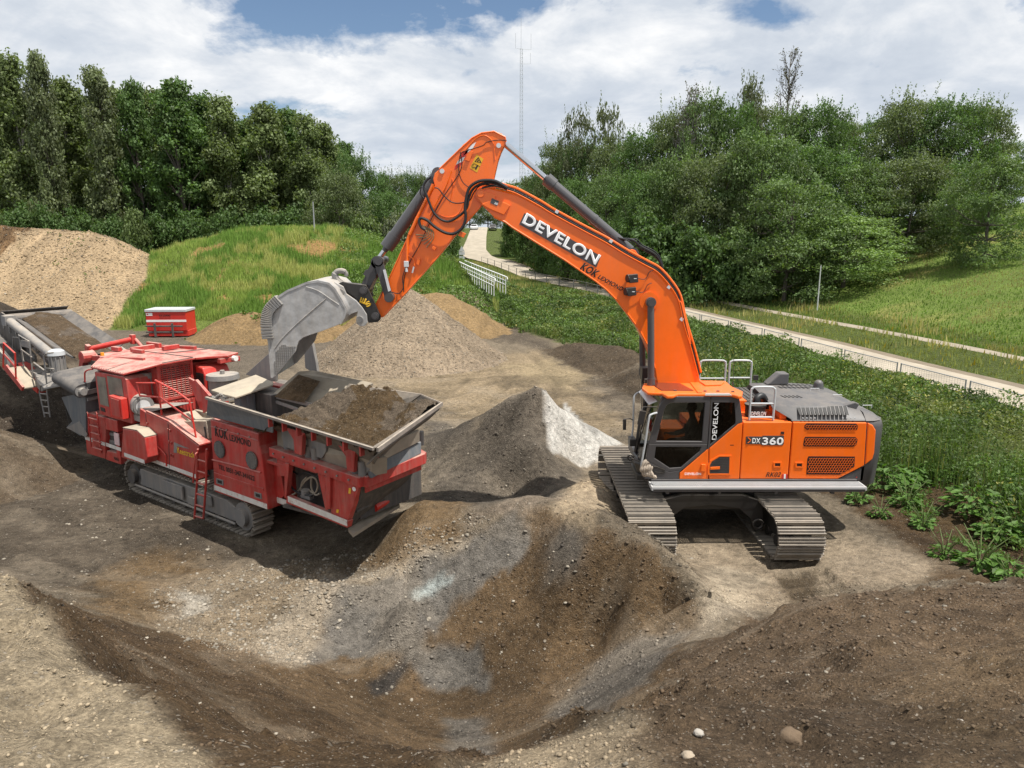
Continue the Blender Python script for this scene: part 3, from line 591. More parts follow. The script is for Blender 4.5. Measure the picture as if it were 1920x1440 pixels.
def build_terrain():
    ny0 = 560; Y = -9 + 8.5 * (1.0053 ** np.arange(0, 10000)); Y = Y[Y < 48]
    Yf = [Y[-1]]
    while Yf[-1] < 900: Yf.append(Yf[-1] + max(0.3, (Yf[-1] + 9) * 0.0085))
    Y = np.concatenate([Y, Yf[1:]])
    T = np.linspace(-1.02, 1.02, 560); YY, TT = np.meshgrid(Y, T, indexing='ij'); XX = TT * (YY * 0.92 + 11.5)
    x = XX.ravel(); y = YY.ravel(); z = H(x, y, True)
    zb = H(x, y)
    # crawler prints on the ramp
    for cx, y0, y1 in ((5.7, 11.0, 13.7), (2.95, 11.6, 14.0)):
        k = (np.abs(x - cx) < .5) & (y > y0 - .8) & (y < y1 + .4)
        z[k] += -0.10 + 0.07 * np.sign(np.sin(y[k] / 0.42 * 2 * math.pi))
    col = ground_color(x, y, zb)
    ny, nx = len(Y), len(T); idx = np.arange(ny * nx).reshape(ny, nx)
    q = np.stack([idx[:-1, :-1], idx[:-1, 1:], idx[1:, 1:], idx[1:, :-1]], -1).reshape(-1, 4)
    fc = (x[q].mean(1), y[q].mean(1)); r, names = regions(fc[0], fc[1], H(fc[0], fc[1]))
    obs = []
    for ri, nm in enumerate(names):
        fq = q[r == ri]
        if len(fq) == 0: obs.append(None); print('EMPTY region', nm); continue
        u, inv = np.unique(fq, return_inverse=True); inv = inv.reshape(fq.shape)
        me = bpy.data.meshes.new(nm); me.vertices.add(len(u)); me.vertices.foreach_set('co', np.stack([x[u], y[u], z[u]], 1).ravel())
        me.loops.add(fq.size); me.loops.foreach_set('vertex_index', inv.ravel().astype(np.int32))
        me.polygons.add(len(fq)); me.polygons.foreach_set('loop_start', np.arange(len(fq), dtype=np.int32) * 4)
        me.polygons.foreach_set('loop_total', np.full(len(fq), 4, np.int32)); me.polygons.foreach_set('use_smooth', np.ones(len(fq), bool))
        me.update(); a = me.color_attributes.new('col', 'FLOAT_COLOR', 'POINT'); a.data.foreach_set('color', np.concatenate([col[u], np.ones((len(u), 1))], 1).ravel())
        me.materials.append(M_soil if nm == 'sand_heap' else M_grav if nm in ('gravel_cone',) else M_turf if nm == 'grass_mound' else M_soil)
        o = bpy.data.objects.new(nm, me); C.objects.link(o); obs.append(o)
    lab = {'gravel_heap': ('grey gravel heap with one pale white flank, left of the excavator tracks', 'heap'),
     'earth_mound': ('small rounded brown earth mound beside the lower end of the hopper', 'heap'),
     'spoil_heap': ('brown and grey spoil heap with a steep scooped face in front of the excavator', 'heap'),
     'rubble_heap': ('pale rubble heap with a steep brown side, lower left foreground', 'heap'),
     'soil_heap': ('dark brown stony soil heap in the right foreground', 'heap'),
     'sand_heap': ('tall pale sand and gravel heap with a brown dug out face, far left', 'heap'),
     'gravel_cone': ('cone shaped grey gravel heap on the yard behind the bucket', 'heap'),
     'earth_bank': ('low dark crumbling earth bank at the foot of the green weeds', 'bank')}
    for nm, o in zip(names, obs):
        if o is None: continue
        if nm == 'ground': tag(o, kind='structure')
        elif nm == 'grass_mound': tag(o, 'high mound overgrown with bright green grass behind the red container', 'mound')
        elif nm in lab: tag(o, *lab[nm])
    cl = [o for nm, o in zip(names, obs) if nm == 'clay_mound' and o]
    for o, l in zip(cl, ['small tan clay mound with weeds, just right of the red container', 'small tan clay mound directly behind the raised bucket', 'wide tan clay mound behind the grey gravel cone']): tag(o, l, 'mound')
    cl = [o for nm, o in zip(names, obs) if nm == 'product_heap' and o]
    for o, l in zip(cl, ['brown heap of crushed material under the side conveyor of the red crusher', 'dark heap of crushed material at the upper end of the main conveyor']): tag(o, l, 'heap')
build_terrain()
# road and footpath as sheets laid on the ground
def strip(name, fn_c, fn_w, y0, y1, step, lift, mat, thick=0.0):
    ys = []; y = y0
    while y < y1: ys.append(y); y += max(step, y * 0.012)
    vs = []; fs = []; nc = 9
    for i, y in enumerate(ys):
        c = fn_c(y); w = fn_w(y); t = (fn_c(y + .5) - fn_c(y - .5)); n = 1 / math.sqrt(1 + t * t)
        for k in range(nc):
            u = (k / (nc - 1) * 2 - 1); xx = c + u * w * n; yy = y - u * w * t * n
            vs.append((xx, yy, H1(xx, yy) + lift + .22 * max(0, min(1, (y - 95) / 30)) + (0.0 if k not in (0, nc - 1) else -.03)))
        if i: b = (i - 1) * nc; fs += [(b + k, b + k + 1, b + nc + k + 1, b + nc + k) for k in range(nc - 1)]
    mb = MB(); mb.add(vs, fs); o = mb.build(name, mat, smooth=True, fixn=False); tag(o, kind='structure'); return o
M_road = paint('worn_concrete_road', (0.33, 0.285, 0.22), 0.92, var=0.22, bump=0.15, scale=0.8)
M_path = paint('gravel_path', (0.27, 0.23, 0.175), 0.95, var=0.2, bump=0.3, scale=1.5)
M_dirt = paint('bare_verge_dirt', (0.17, 0.135, 0.095), 0.97, var=0.2, bump=0.4, scale=1.5)
rc = lambda y: float(np.interp(y, ROADY, ROADX)); rw = lambda y: float(np.interp(y, ROADY, ROADW))
strip('road_verge', lambda y: rc(y) + rw(y) + .15, lambda y: .45, 12, 118, .8, 0.03, M_dirt)
strip('road', rc, rw, 12, 190, .8, 0.045, M_road)
strip('path', lambda y: rc(y) + 5.9 - .02 * max(0, y - 35), lambda y: .42, 12, 66, .8, 0.03, M_path)
# ------------------------------------------------------------------ lettering
def text_mesh(name, body, p0, p1, h, mat, parent, org, nrm=(0, -1, 0), bold=0.02, shear=0.0, lift=0.006, ext=0.002, flip=1):
    """letters from p0 to p1 along the baseline, cap height h, standing on a surface with outward normal nrm"""
    cu = bpy.data.curves.new(name, 'FONT'); cu.body = body; cu.size = 1; cu.bevel_depth = bold * .9; cu.bevel_resolution = 0; cu.shear = shear; cu.extrude = 0; cu.space_character = 1.0 + bold * 2.2
    to = bpy.data.objects.new(name + 'tmp', cu); C.objects.link(to); bpy.context.view_layer.update()
    me = bpy.data.meshes.new_from_object(to.evaluated_get(bpy.context.evaluated_depsgraph_get())); bpy.data.objects.remove(to)
    co = np.empty(len(me.vertices) * 3); me.vertices.foreach_get('co', co); co = co.reshape(-1, 3)
    x0, x1 = co[:, 0].min(), co[:, 0].max(); y0, y1 = co[:, 1].min(), co[:, 1].max()
    p0 = Vector(p0); p1 = Vector(p1); n = Vector(nrm).normalized(); ax = (p1 - p0); ax = ax - n * ax.dot(n); L = ax.length; ax.normalize(); up = n.cross(ax) * flip
    out = np.empty_like(co)
    for k in range(3):
        out[:, k] = p0[k] + ax[k] * (co[:, 0] - x0) / (x1 - x0) * L + up[k] * (co[:, 1] - y0) / (y1 - y0) * h + n[k] * (lift + .12 * h * (co[:, 2] - co[:, 2].min()))  - (org[k] if org is not None else 0)
    me.vertices.foreach_set('co', out.ravel()); me.materials.clear(); me.materials.append(mat); me.update()
    o = bpy.data.objects.new(name, me); C.objects.link(o); o.parent = parent; return o
# ------------------------------------------------------------------ EXCAVATOR
EX = Vector((4.35, 16.4, 0.12))
ex = empty('excavator', EX, 0, 'orange crawler excavator tipping its bucket over the red crusher hopper', 'excavator')
YN = 15.0
def pn(px, py, Y=YN): return PY(px, py, Y)
def pl(pts, Y=YN): return [PY(a, b, Y) for a, b in pts]
def part(mb, name, mat, parent=None, **k): return mb.build(name, mat, parent if parent is not None else ex, org=EX, **k)
# --- undercarriage
def track_path(y0, y1, z0, z1, step):
    r = (z1 - z0) / 2; zc = (z0 + z1) / 2; pts = []; L1 = (y1 - y0 - 2 * r); per = 2 * L1 + 2 * math.pi * r; n = int(per / step); 
    for i in range(n):
        s = i * per / n
        if s < L1: y, z, a = y0 + r + s, z1, 0
        elif s < L1 + math.pi * r: t = (s - L1) / r; y, z, a = y1 - r + r * math.sin(t), zc + r * math.cos(t), -t
        elif s < 2 * L1 + math.pi * r: y, z, a = y1 - r - (s - L1 - math.pi * r), z0, math.pi
        else: t = (s - 2 * L1 - math.pi * r) / r; y, z, a = y0 + r - r * math.sin(t), zc - r * math.cos(t), math.pi - t
        pts.append((y, z, a))
    return pts
def make_track(parent, org, xc, y0, y1, z0, z1, width, pitch=0.2, side=1):
    mb = MB(); rnd = random.Random(int(xc * 10) + 5)
    for (y, z, a) in track_path(y0, y1, z0, z1, pitch):
        rm = Matrix.Rotation(a, 3, 'X'); c = Vector((xc, y, z)); j = rnd.uniform(-.004, .004)
        mb.box(c + Vector((j, 0, 0)), (width, pitch * .82, .03), rm)
        for g, gh in ((-.36, .062), (-.04, .038), (.28, .038)): mb.box(c + rm @ Vector((j, g * pitch, .012 + gh / 2)), (width * .995, .020, gh), rm)
        mb.box(c + rm @ Vector((0, 0, -.06)), (width * .28, pitch * .8, .09), rm)
        mb.add([], [])
    t = mb.build('track', M_trk, parent, org=org)
    fr = MB(); zc = (z0 + z1) / 2; r = (z1 - z0) / 2
    fr.box((xc, (y0 + y1) / 2, zc + .0), (width * .42, (y1 - y0) - 2.6 * r, (z1 - z0) * .50)); fr.box((xc, (y0 + y1) / 2, zc + (z1 - z0) * .27), (width * .3, (y1 - y0) - 3.4 * r, .05))
    fr.build('track_frame', M_bk, parent, org=org, bevel=.015)
    for yy in (y0 + r, y1 - r):
        wl = MB(); wl.cyl((xc - width * .16, yy, zc), (xc + width * .16, yy, zc), r - .09, n=22); wl.cyl((xc - width * .30, yy, zc), (xc + width * .30, yy, zc), r * .5, n=16); wl.build('sprocket', M_bk, parent, org=org, smooth=True)
    for i in range(8):
        wl = MB(); yy = y0 + 1.9 * r + (y1 - y0 - 3.8 * r) * i / 7; wl.cyl((xc - width * .24, yy, z0 + .15), (xc + width * .24, yy, z0 + .15), .11, n=12); wl.build('roller', M_bk, parent, org=org, smooth=True)
    return t
for xc in (2.84, 5.83): make_track(ex, EX, xc, 13.72, 19.2, .17, 1.02, .95)
mb = MB()
top = [(3.2, 1.02), (3.7, 1.16), (5.0, 1.16), (5.45, 1.0), (5.5, .40), (5.32, .30), (5.2, .62), (4.95, .84), (4.35, .93), (3.75, .86), (3.45, .62), (3.3, .35), (3.15, .45)]
mb.prism([Vector((x, 14.98, z)) for x, z in top], (0, .16, 0)); mb.prism([Vector((x, 17.7, z)) for x, z in top], (0, .16, 0))
mb.bb((3.75, 15.1, .78), (4.95, 17.75, 1.14)); mb.box((3.55, 16.4, .9), (.9, 2.2, .4)); mb.box((5.15, 16.4, .9), (.9, 2.2, .4))
tt = [Vector((5.36, 14.94, .50)) + Vector((math.cos(q) * .10, 0, math.sin(q) * .10)) for q in [i * math.pi / 8 for i in range(16)]]
mb.tube(tt, .035, 6, closed=True)
part(mb, 'car_body', M_bk, bevel=.012)
mb = MB(); mb.cyl((4.35, 16.4, 1.1), (4.35, 16.4, 1.36), .72, n=36); mb.cyl((4.35, 16.4, 1.15), (4.35, 16.4, 1.22), .8, n=36)
part(mb, 'swing_bearing', M_bk, smooth=True)
# --- revolving frame
mb = MB(); mb.bb((2.95, 15.06, 1.34), (7.5, 17.84, 1.55)); mb.bb((3.0, 14.985, 1.40), (7.45, 15.06, 1.512)); mb.bb((3.9, 15.9, 1.55), (4.85, 16.9, 1.9))
part(mb, 'revolving_frame', M_gr, bevel=.015)
mb = MB(); mb.bb((4.86, 15.10, 1.56), (7.5, 17.8, 2.72)); part(mb, 'engine_bay', M_bk)
mb = MB(); mb.bb((3.5, 17.0, 1.56), (4.9, 17.84, 2.1)); mb.bb((4.2, 17.0, 2.1), (4.8, 17.8, 2.3)); part(mb, 'tank_box', M_or, bevel=.03)
# side walkway of perforated plate
wk = MB(); wk.bb((2.98, 14.62, 1.4200), (7.46, 14.66, 1.4650)); wk.bb((2.98, 14.955, 1.4200), (7.46, 14.97, 1.4700)); wk.bb((2.95, 14.62, 1.3900), (2.98, 14.99, 1.4650)); wk.bb((7.46, 14.62, 1.3900), (7.49, 14.99, 1.4650))
nxp = 112
for i in range(nxp + 1):
    x = 2.98 + 4.48 * i / nxp; wk.bb((x - .007, 14.66, 1.4400), (x + .007, 14.955, 1.4580))
for j in range(8): y = 14.675 + j * .038; wk.bb((2.98, y - .006, 1.4585), (7.46, y + .006, 1.4640))
for x in (4.0, 5.2, 6.35): wk.bb((x - .03, 14.66, 1.4000), (x + .03, 14.955, 1.4395)); 
part(wk, 'walkway', M_perf)
mb = MB(); mb.bb((2.98, 14.63, 1.3600), (7.46, 14.655, 1.4150)); 
for x in (3.3, 4.4, 5.6, 6.8): mb.bb((x - .03, 14.66, 1.3000), (x + .03, 15.06, 1.3900))
part(mb, 'walkway_bracket', M_gr)
# --- body panels (thin pressed doors with a chamfered upper edge)
def door_panel(name, poly, mat=M_or, th=.09, ch=None):
    mb = MB(); mb.prism(pl(poly), (0, th, 0)); return part(mb, name, mat, bevel=.018)
d1 = door_panel('pump_door', [(1394, 791.5), (1485.2, 791.5), (1477, 898), (1387.5, 898)])
d2 = door_panel('engine_door', [(1487.3, 791.5), (1625.5, 792.5), (1620.5, 873), (1571, 898), (1479, 898)])
door_panel('corner_panel', [(1627.5, 793), (1637, 797.5), (1642.5, 807), (1639.5, 850), (1636, 861), (1622.5, 871.5)])
mb = MB(); mb.prism(pl([(1572, 898.6), (1621, 873.8), (1617, 901), (1569, 901)], 15.02), (0, .08, 0)); part(mb, 'lower_corner_cover', M_gr)
# grilles: dark mesh field with orange expanded-metal diamonds
def grille(poly, parent, nrow, ncol):
    P = pl(poly, 14.997); mb = MB(); mb.prism(pl(poly, 14.996), (0, .004, 0)); g = mb.build('grille_backing', M_mesh, parent, org=EX)
    w = MB(); a, b, c, d = P[0], P[1], P[2], P[3]
    xs = [p.x for p in P]; zs = [p.z for p in P]; x0, x1, z0, z1 = min(xs), max(xs), min(zs), max(zs)
    def inside(x, z):
        c_ = False; n = len(P)
        for i in range(n):
            p, q = P[i], P[(i + 1) % n]
            if (p.z > z) != (q.z > z) and x < (q.x - p.x) * (z - p.z) / (q.z - p.z + 1e-9) + p.x: c_ = not c_
        return c_
    dx = (x1 - x0) / ncol; dz = (z1 - z0) / nrow
    for r in range(nrow + 1):
        for k in range(ncol * 2):
            x = x0 + k * dx / 2; z = z0 + r * dz; up = (k + r) % 2
            za = z - dz * .22 * (1 if up else -1); zb = z + dz * .22 * (1 if up else -1)
            if inside(x, z) and inside(x + dx / 2, z):
                w.cyl((x, 14.988, za), (x + dx / 2, 14.988, zb), .0048, n=4, cap=False)
            if k % 2 == r % 2 and inside(x, z) and inside(x, z + dz): w.cyl((x, 14.988, za), (x, 14.988, z + dz + dz * .22 * (1 if (k + r + 1) % 2 else -1) * -1), .0048, n=4, cap=False)
    w.build('grille', M_or, parent, org=EX)
grille([(1513, 793.5), (1605, 794), (1609, 799), (1607, 806), (1513, 806), (1508, 802), (1509, 797)], d2, 3, 20)
grille([(1510, 819), (1604, 819.5), (1608, 824), (1606, 834), (1600, 837.5), (1508, 837), (1506, 834), (1508, 822)], d2, 5, 20)
grille([(1516, 855.5), (1603, 856), (1602, 875), (1574, 890), (1512, 889.5), (1514, 860)], d2, 8, 18)
for dd, x, y in ((d1, 1458, 871.5), (d2, 1499, 872)):
    mb = MB(); mb.ring(pl([(x - 7.5, y - 5), (x + 7.5, y - 5), (x + 7.5, y + 5), (x - 7.5, y + 5)], 14.985), pl([(x - 5, y - 3), (x + 5, y - 3), (x + 5, y + 3), (x - 5, y + 3)], 14.985), (0, .016, 0)); h = mb.build('handle', M_or, dd, org=EX)
    mb = MB(); mb.prism(pl([(x - 5, y - 3), (x + 5, y - 3), (x + 5, y + 3), (x - 5, y + 3)], 14.996), (0, .003, 0)); mb.build('handle_recess', M_mesh, dd, org=EX)
mb = MB(); mb.prism(pl([(1464.5, 809.5), (1470.5, 809.5), (1470, 814.5), (1464.5, 814)], 14.99), (0, .01, 0)); mb.build('lock', M_mesh, d1, org=EX)
# counterweight
def rplan(x0, x1, y0, y1, r1, inset=0, n=7):
    pts = [(x0, y0 + inset)]
    for i in range(n): t = math.pi / 2 * i / (n - 1); pts.append((x1 - r1 + (r1 - inset) * math.sin(t) + 0, y0 + r1 * 1.0 - (r1 - inset) * math.cos(t)))
    for i in range(n): t = math.pi / 2 * i / (n - 1); pts.append((x1 - r1 + (r1 - inset) * math.cos(t), y1 - r1 + (r1 - inset) * math.sin(t)))
    pts.append((x0, y1 - inset)); return pts
secs = []
for z, i_, xo in ((1.33, .05, -.04), (1.38, .0, 0), (2.0, .0, .05), (2.66, 0, .06), (2.76, .03, .06), (2.82, .10, .06)):
    secs.append([Vector((x + (xo if x > 7.6 else 0), y, z)) for x, y in rplan(7.53, 7.98, 15.02, 17.85, .38, i_)])
mb = MB(); mb.loft(secs); part(mb, 'counterweight', M_gr, smooth=True, angle=50)
# hood
def hsec(xa, xb, zt, zs=2.80, ny=15.04, fy=17.84):
    # cross-section from near eave over the top to the far eave; xa at eave, xb at top
    return [Vector((xa, ny, zs)), Vector((xa, ny + .02, zs + .03)), Vector((xb, ny + .20, zt - .05)), Vector((xb, ny + .33, zt)), Vector((xb + .15, fy - .9, zt + .03)), Vector((xb + .2, fy - .35, zt - .01)), Vector((xb + .15, fy - .04, zs + .08)), Vector((xa + .1, fy, zs))]
mb = MB(); mb.loft([hsec(5.95, 5.60, 3.08), hsec(6.02, 5.70, 3.12), hsec(6.6, 6.6, 3.12), hsec(7.1, 7.1, 3.09), hsec(7.5, 7.5, 2.99), hsec(7.52, 7.52, 2.985)])
hood = part(mb, 'engine_hood', M_hd, smooth=True, angle=25)
mb = MB(); sec2 = []
for x, zt, i_ in ((7.53, 2.98, 0), (7.72, 2.93, .02), (7.88, 2.87, .10), (7.99, 2.825, .3)):
    sec2.append([Vector((x, 15.03 + i_, 2.80)), Vector((x, 15.2 + i_, zt - .03)), Vector((x, 15.4 + i_, zt)), Vector((x, 17.5 - i_, zt)), Vector((x, 17.75 - i_, zt - .05)), Vector((x, 17.84 - i_, 2.80))])
mb.loft(sec2); part(mb, 'tail_cover', M_hd, smooth=True, angle=30)
mb = MB()
for i in range(12):   # upright louvres along the near edge of the hood
    a = pn(1499 + i * 7.9, 778.5, 15.05); b = pn(1494.5 + i * 7.9, 762, 15.28); c = pn(1491.5 + i * 7.9, 761.5, 15.30)
    w = Vector((.052, 0, 0)); o_ = Vector((0, -.016, .012)); mb.prism([a + o_, a + w + o_, b + w * 1.3 + o_, b - w * .6 + o_], (0, .006, -.004))
mb.build('hood_vent', M_txtk, hood, org=EX)
mb = MB()
for i in range(12):
    a = pn(1503.5 + i * 7.9, 779, 15.05); b = pn(1499 + i * 7.9, 762, 15.28); w = Vector((.014, 0, 0)); o_ = Vector((0, -.024, .018)); mb.prism([a + o_, a + w + o_, b + w + o_, b - w * .3 + o_], (0, .012, -.010))
mb.build('louvre', M_hd, hood, org=EX)
mb = MB()
for r, (x0, z_) in enumerate(((6.25, 0), (6.12, 0))):
    for i in range(9 if r else 8):
        x = x0 + i * .105 + .15; y = 17.15 - r * .28; mb.prism([Vector((x, y, 3.152)), Vector((x + .04, y, 3.152)), Vector((x + .07, y - .17, 3.152)), Vector((x + .03, y - .17, 3.152))], (0, 0, .005))
for i in range(5): x = 6.02 + i * .09; mb.prism([Vector((x, 16.0, 3.133)), Vector((x + .03, 16.0, 3.133)), Vector((x + .07, 15.8, 3.131)), Vector((x + .04, 15.8, 3.131))], (0, 0, .006))
mb.build('hood_slot', M_txtk, hood, org=EX)
mb = MB(); mb.prism([Vector((6.1, 17.1, 3.14)), Vector((6.62, 17.1, 3.14)), Vector((6.62, 17.1, 3.42)), Vector((6.40, 17.1, 3.42))], (0, .32, 0)); mb.build('exhaust_cowl', M_hd, hood, org=EX, bevel=.03)
mb = MB(); mb.cyl((7.25, 16.9, 3.05), (7.25, 16.9, 3.2), .13, .11, n=16); mb.ball((7.25, 16.9, 3.2), .11, 6); mb.build('beacon_guard', M_hd, hood, org=EX, smooth=True)
mb = MB(); mb.prism([Vector((7.1, 15.32, 3.05)), Vector((7.44, 15.32, 2.98)), Vector((7.5, 15.32, 3.1)), Vector((7.40, 15.32, 3.14))], (0, .14, 0)); mb.build('camera_cover', M_hd, hood, org=EX, bevel=.02)
mb = MB()
for x, y in ((6.9, 16.5), (7.3, 16.2), (7.68, 15.55)): 
    z = 3.13 if x < 7 else 3.05 if x < 7.5 else 2.96
    mb.tube([Vector((x, y, z)), Vector((x, y, z + .06)), Vector((x + .2, y, z + .06)), Vector((x + .2, y, z))], .008, 5)
for i in range(4): 
    for s in (1505, 1580): p = pn(s + i * 7.5, 783.5, 15.03); mb.cyl(p, p + Vector((0, -.02, 0)), .016, n=8)
mb.build('grab_handle', M_gal, hood, org=EX)
# compartment between cab and hood: tread plates, air cleaner, tubes
mb = MB(); mb.bb((4.95, 16.2, 2.72), (5.95, 17.6, 2.98)); part(mb, 'tread_step', M_bk, bevel=.02)
mb = MB()
for i in range(8): mb.bb((5.0 + i * .11, 16.25, 2.983), (5.04 + i * .11, 17.55, 2.995))
part(mb, 'tread_bar', M_gr)
mb = MB(); mb.bb((4.88, 15.12, 2.70), (5.92, 16.15, 2.79)); mb.bb((4.86, 15.9, 2.79), (5.25, 16.3, 3.05)); mb.bb((4.87, 16.3, 2.9), (5.0, 17.2, 3.2)); mb.bb((5.75, 15.2, 2.79), (5.9, 15.9, 2.94)); part(mb, 'orange_bracket', M_or, bevel=.02)
mb = MB(); mb.cyl((5.32, 15.52, 2.79), (5.32, 15.52, 3.02), .215, n=24); mb.cyl((5.32, 15.52, 3.02), (5.32, 15.52, 3.06), .23, n=24)
ac = part(mb, 'air_cleaner', M_bk, smooth=True)
mb = MB(); mb.tube(spline([(5.36, 15.6, 3.05), (5.38, 15.62, 3.16), (5.50, 15.68, 3.2), (5.6, 15.75, 3.08), (5.62, 15.78, 2.9)]), .075, 12); mb.build('intake_elbow', M_rub, ac, org=EX, smooth=True)
cu0 = Vector((5.16, 15.30, 2.85)); cu1 = Vector((5.48, 15.30, 2.85)); text_mesh('lettering', 'DEVELON', cu0, cu1, .09, M_txtw, ac, EX, bold=.02, lift=.012)
# handrails
def rail(pts, r=.024, name='handrail'): 
    mb = MB(); mb.tube(spline(pts, 5), r, 8); return mb
def hoop(mb, xa, xb, y, z0, z1, r=.024):
    c = .1; mb.tube(spline([(xa, y, z0), (xa, y, z0 + .15), (xa, y, z1 - c), (xa + .03, y, z1 - .03), (xa + c, y, z1), (xb - c, y, z1), (xb - .03, y, z1 - .03), (xb, y, z1 - c), (xb, y, z0 + .15), (xb, y, z0)], 4), r, 8)
    mb.tube([Vector((xa, y, (z0 + z1) / 2)), Vector((xb, y, (z0 + z1) / 2))], r * .85, 8)
mb = MB(); hoop(mb, 5.07, 5.58, 15.12, 2.80, 3.52); mb.tube([Vector((5.07, 15.12, 2.86)), Vector((5.58, 15.12, 2.86))], .022, 8); part(mb, 'handrail', M_rail, smooth=True)
mb = MB(); hoop(mb, 5.38, 5.92, 17.75, 2.75, 3.62); part(mb, 'handrail', M_rail, smooth=True)
mb = MB(); hoop(mb, 4.65, 5.28, 17.75, 2.72, 3.62); part(mb, 'handrail', M_rail, smooth=True)
mb = MB(); mb.tube([pn(1374, 725, 17.0), pn(1376, 672, 17.0)], .006, 4); mb.tube([pn(1374, 728, 17.0), pn(1374, 716, 17.0)], .014, 5); part(mb, 'antenna', M_gr)
mb = MB(); mb.box(pn(1417, 708, 17.6), (.12, .05, .12)); mb.tube([pn(1417, 708, 17.6), pn(1419, 724, 17.6)], .012, 5); part(mb, 'mirror', M_bk)
# --- cab
mb = MB()
mb.ring(pl([(1216, 833), (1236.5, 761), (1245, 748.5), (1257, 743.5), (1332.5, 743.5), (1326.5, 833)]), pl([(1231, 827), (1245.5, 769), (1250, 760), (1257, 755.5), (1322, 755), (1316, 827.5)]), (0, .07, 0))
mb.ring(pl([(1216, 833.3), (1326.5, 833.3), (1325, 843), (1279, 881), (1255, 885), (1211, 863)]), pl([(1230, 837.5), (1315, 838), (1311.5, 847), (1277, 876.5), (1256, 878), (1227, 859)]), (0, .07, 0))
mb.prism(pl([(1211, 863.3), (1255, 885.3), (1278.8, 881.2), (1273, 887), (1272.5, 898.5), (1208, 898.5)]), (0, .07, 0))
cab = part(mb, 'cab_frame', M_gr, bevel=.012)
mb = MB(); mb.ring(pl([(1333.8, 743.5), (1386, 744), (1392.8, 791), (1384, 794), (1326, 842.5), (1327.8, 833)]), pl([(1336, 754.5), (1377.5, 755), (1379.5, 788), (1379, 795), (1331.5, 834), (1332, 828)]), (0, .07, 0)); mb.build('quarter_frame', M_gr, cab, org=EX, bevel=.01)
mb = MB(); mb.prism(pl([(1384, 795), (1392.5, 791.8), (1386, 898.3), (1329.5, 898.3), (1330, 840.5)], 15.0), (0, .08, 0)); cp = part(mb, 'side_cover', M_or, bevel=.014)
mb = MB(); mb.prism(pl([(1324.5, 844), (1328.5, 841), (1328, 898.3), (1274, 898.3), (1274.6, 887), (1279.5, 883)], 15.0), (0, .075, 0)); mb.build('door_skirt', M_or, cab, org=EX, bevel=.012)
hx = [(1335, 865), (1349, 856.5), (1368, 856.5), (1367, 888), (1331, 888), (1331, 872)]
mb = MB(); mb.ring(pl([(a + (a - 1350) * .2, b + (b - 873) * .16) for a, b in hx], 14.985), pl(hx, 14.985), (0, .016, 0)); mb.build('vent_frame', M_or, cp, org=EX)
mb = MB(); mb.prism(pl(hx, 14.992), (0, .008, 0)); mb.build('vent_grille', M_gr, cp, org=EX)
mb = MB(); mb.prism(pl([(1332, 876), (1350, 875), (1350, 880), (1332, 881)], 14.97), (0, .02, 0)); mb.prism(pl([(1315.5, 871), (1323.5, 871), (1323.5, 884), (1314.5, 884)], 14.965), (0, .035, 0)); mb.build('latch', M_or, cp, org=EX, bevel=.006)
mb = MB()
for i in range(9): mb.cyl(pn(1334 - (i > 3) * 2, 860.5 + i * 3, 14.989) + Vector((.1 if i < 2 else 0, 0, 0)), pn(1367, 860.5 + i * 3, 14.989), .0035, n=4)
mb.build('vent_slat', M_bk, cp, org=EX)
mb = MB(); mb.ring(pl([(1222, 874), (1232, 875), (1247, 881), (1247, 888), (1228, 887), (1222, 882)], 14.985), pl([(1225, 877), (1232, 878), (1244, 883), (1243, 886), (1229, 885), (1225, 881)], 14.985), (0, .016, 0)); mb.build('door_handle', M_bk, cab, org=EX)
mb = MB(); mb.prism(pl([(1350 + 19, 834), (1376, 834), (1376, 835.2), (1369, 835.2)], 14.998), (0, .003, 0)); mb.build('slot', M_txtk, cp, org=EX)
for nm, poly in (('door_window', [(1231, 827), (1245.5, 769), (1250, 760), (1257, 755.5), (1322, 755), (1316, 827.5)]), ('lower_window', [(1230, 837.5), (1315, 838), (1311.5, 847), (1277, 876.5), (1256, 878), (1227, 859)])):
    mb = MB(); mb.prism(pl(poly, 15.03), (0, .008, 0)); mb.build(nm, M_glass, cab, org=EX)
mb = MB(); mb.prism(pl([(1336, 754.5), (1377.5, 755), (1379.5, 788), (1379, 795), (1331.5, 834), (1332, 828)], 15.03), (0, .008, 0)); qw = mb.build('quarter_window', M_glassd, cab, org=EX)
# far wall, front and rear of the cab
YF = 16.05
A0, A1, B0, B1 = Vector((2.83, 15.0, 1.56)), Vector((3.2, 15.0, 3.30)), Vector((2.80, YF, 1.56)), Vector((3.12, YF, 3.32))
mb = MB()
mb.ring([Vector((2.80, YF, 1.56)), Vector((3.12, YF, 3.32)), Vector((4.78, YF, 3.32)), Vector((4.78, YF, 1.56))], [Vector((2.92, YF, 2.0)), Vector((3.2, YF, 3.22)), Vector((4.6, YF, 3.22)), Vector((4.6, YF, 2.0))], (0, .05, 0))
mb.bb((4.74, 15.08, 1.56), (4.80, YF, 2.35)); mb.bb((4.70, 15.08, 1.6), (4.80, 15.14, 3.3)); mb.bb((4.72, YF - .06, 1.6), (4.80, YF, 3.3))
mb.bb((2.85, 15.08, 1.56), (4.75, YF, 1.64)); mb.bb((3.2, 15.08, 3.27), (4.8, YF, 3.33))
mb.tube([A0 + Vector((.07, .06, 0)), Vector((2.98, 15.05, 2.4)), A1 + Vector((0, .06, 0))], .04, 6); mb.tube([B0, Vector((2.90, YF, 2.5)), B1], .035, 6); mb.tube([A1 + Vector((0, .04, 0)), B1], .05, 6); mb.tube([A0 + Vector((.06, .06, .2)), B0 + Vector((0, 0, .2))], .04, 6)
mb.build('cab_shell', M_gr, cab, org=EX)
mb = MB(); w0 = []
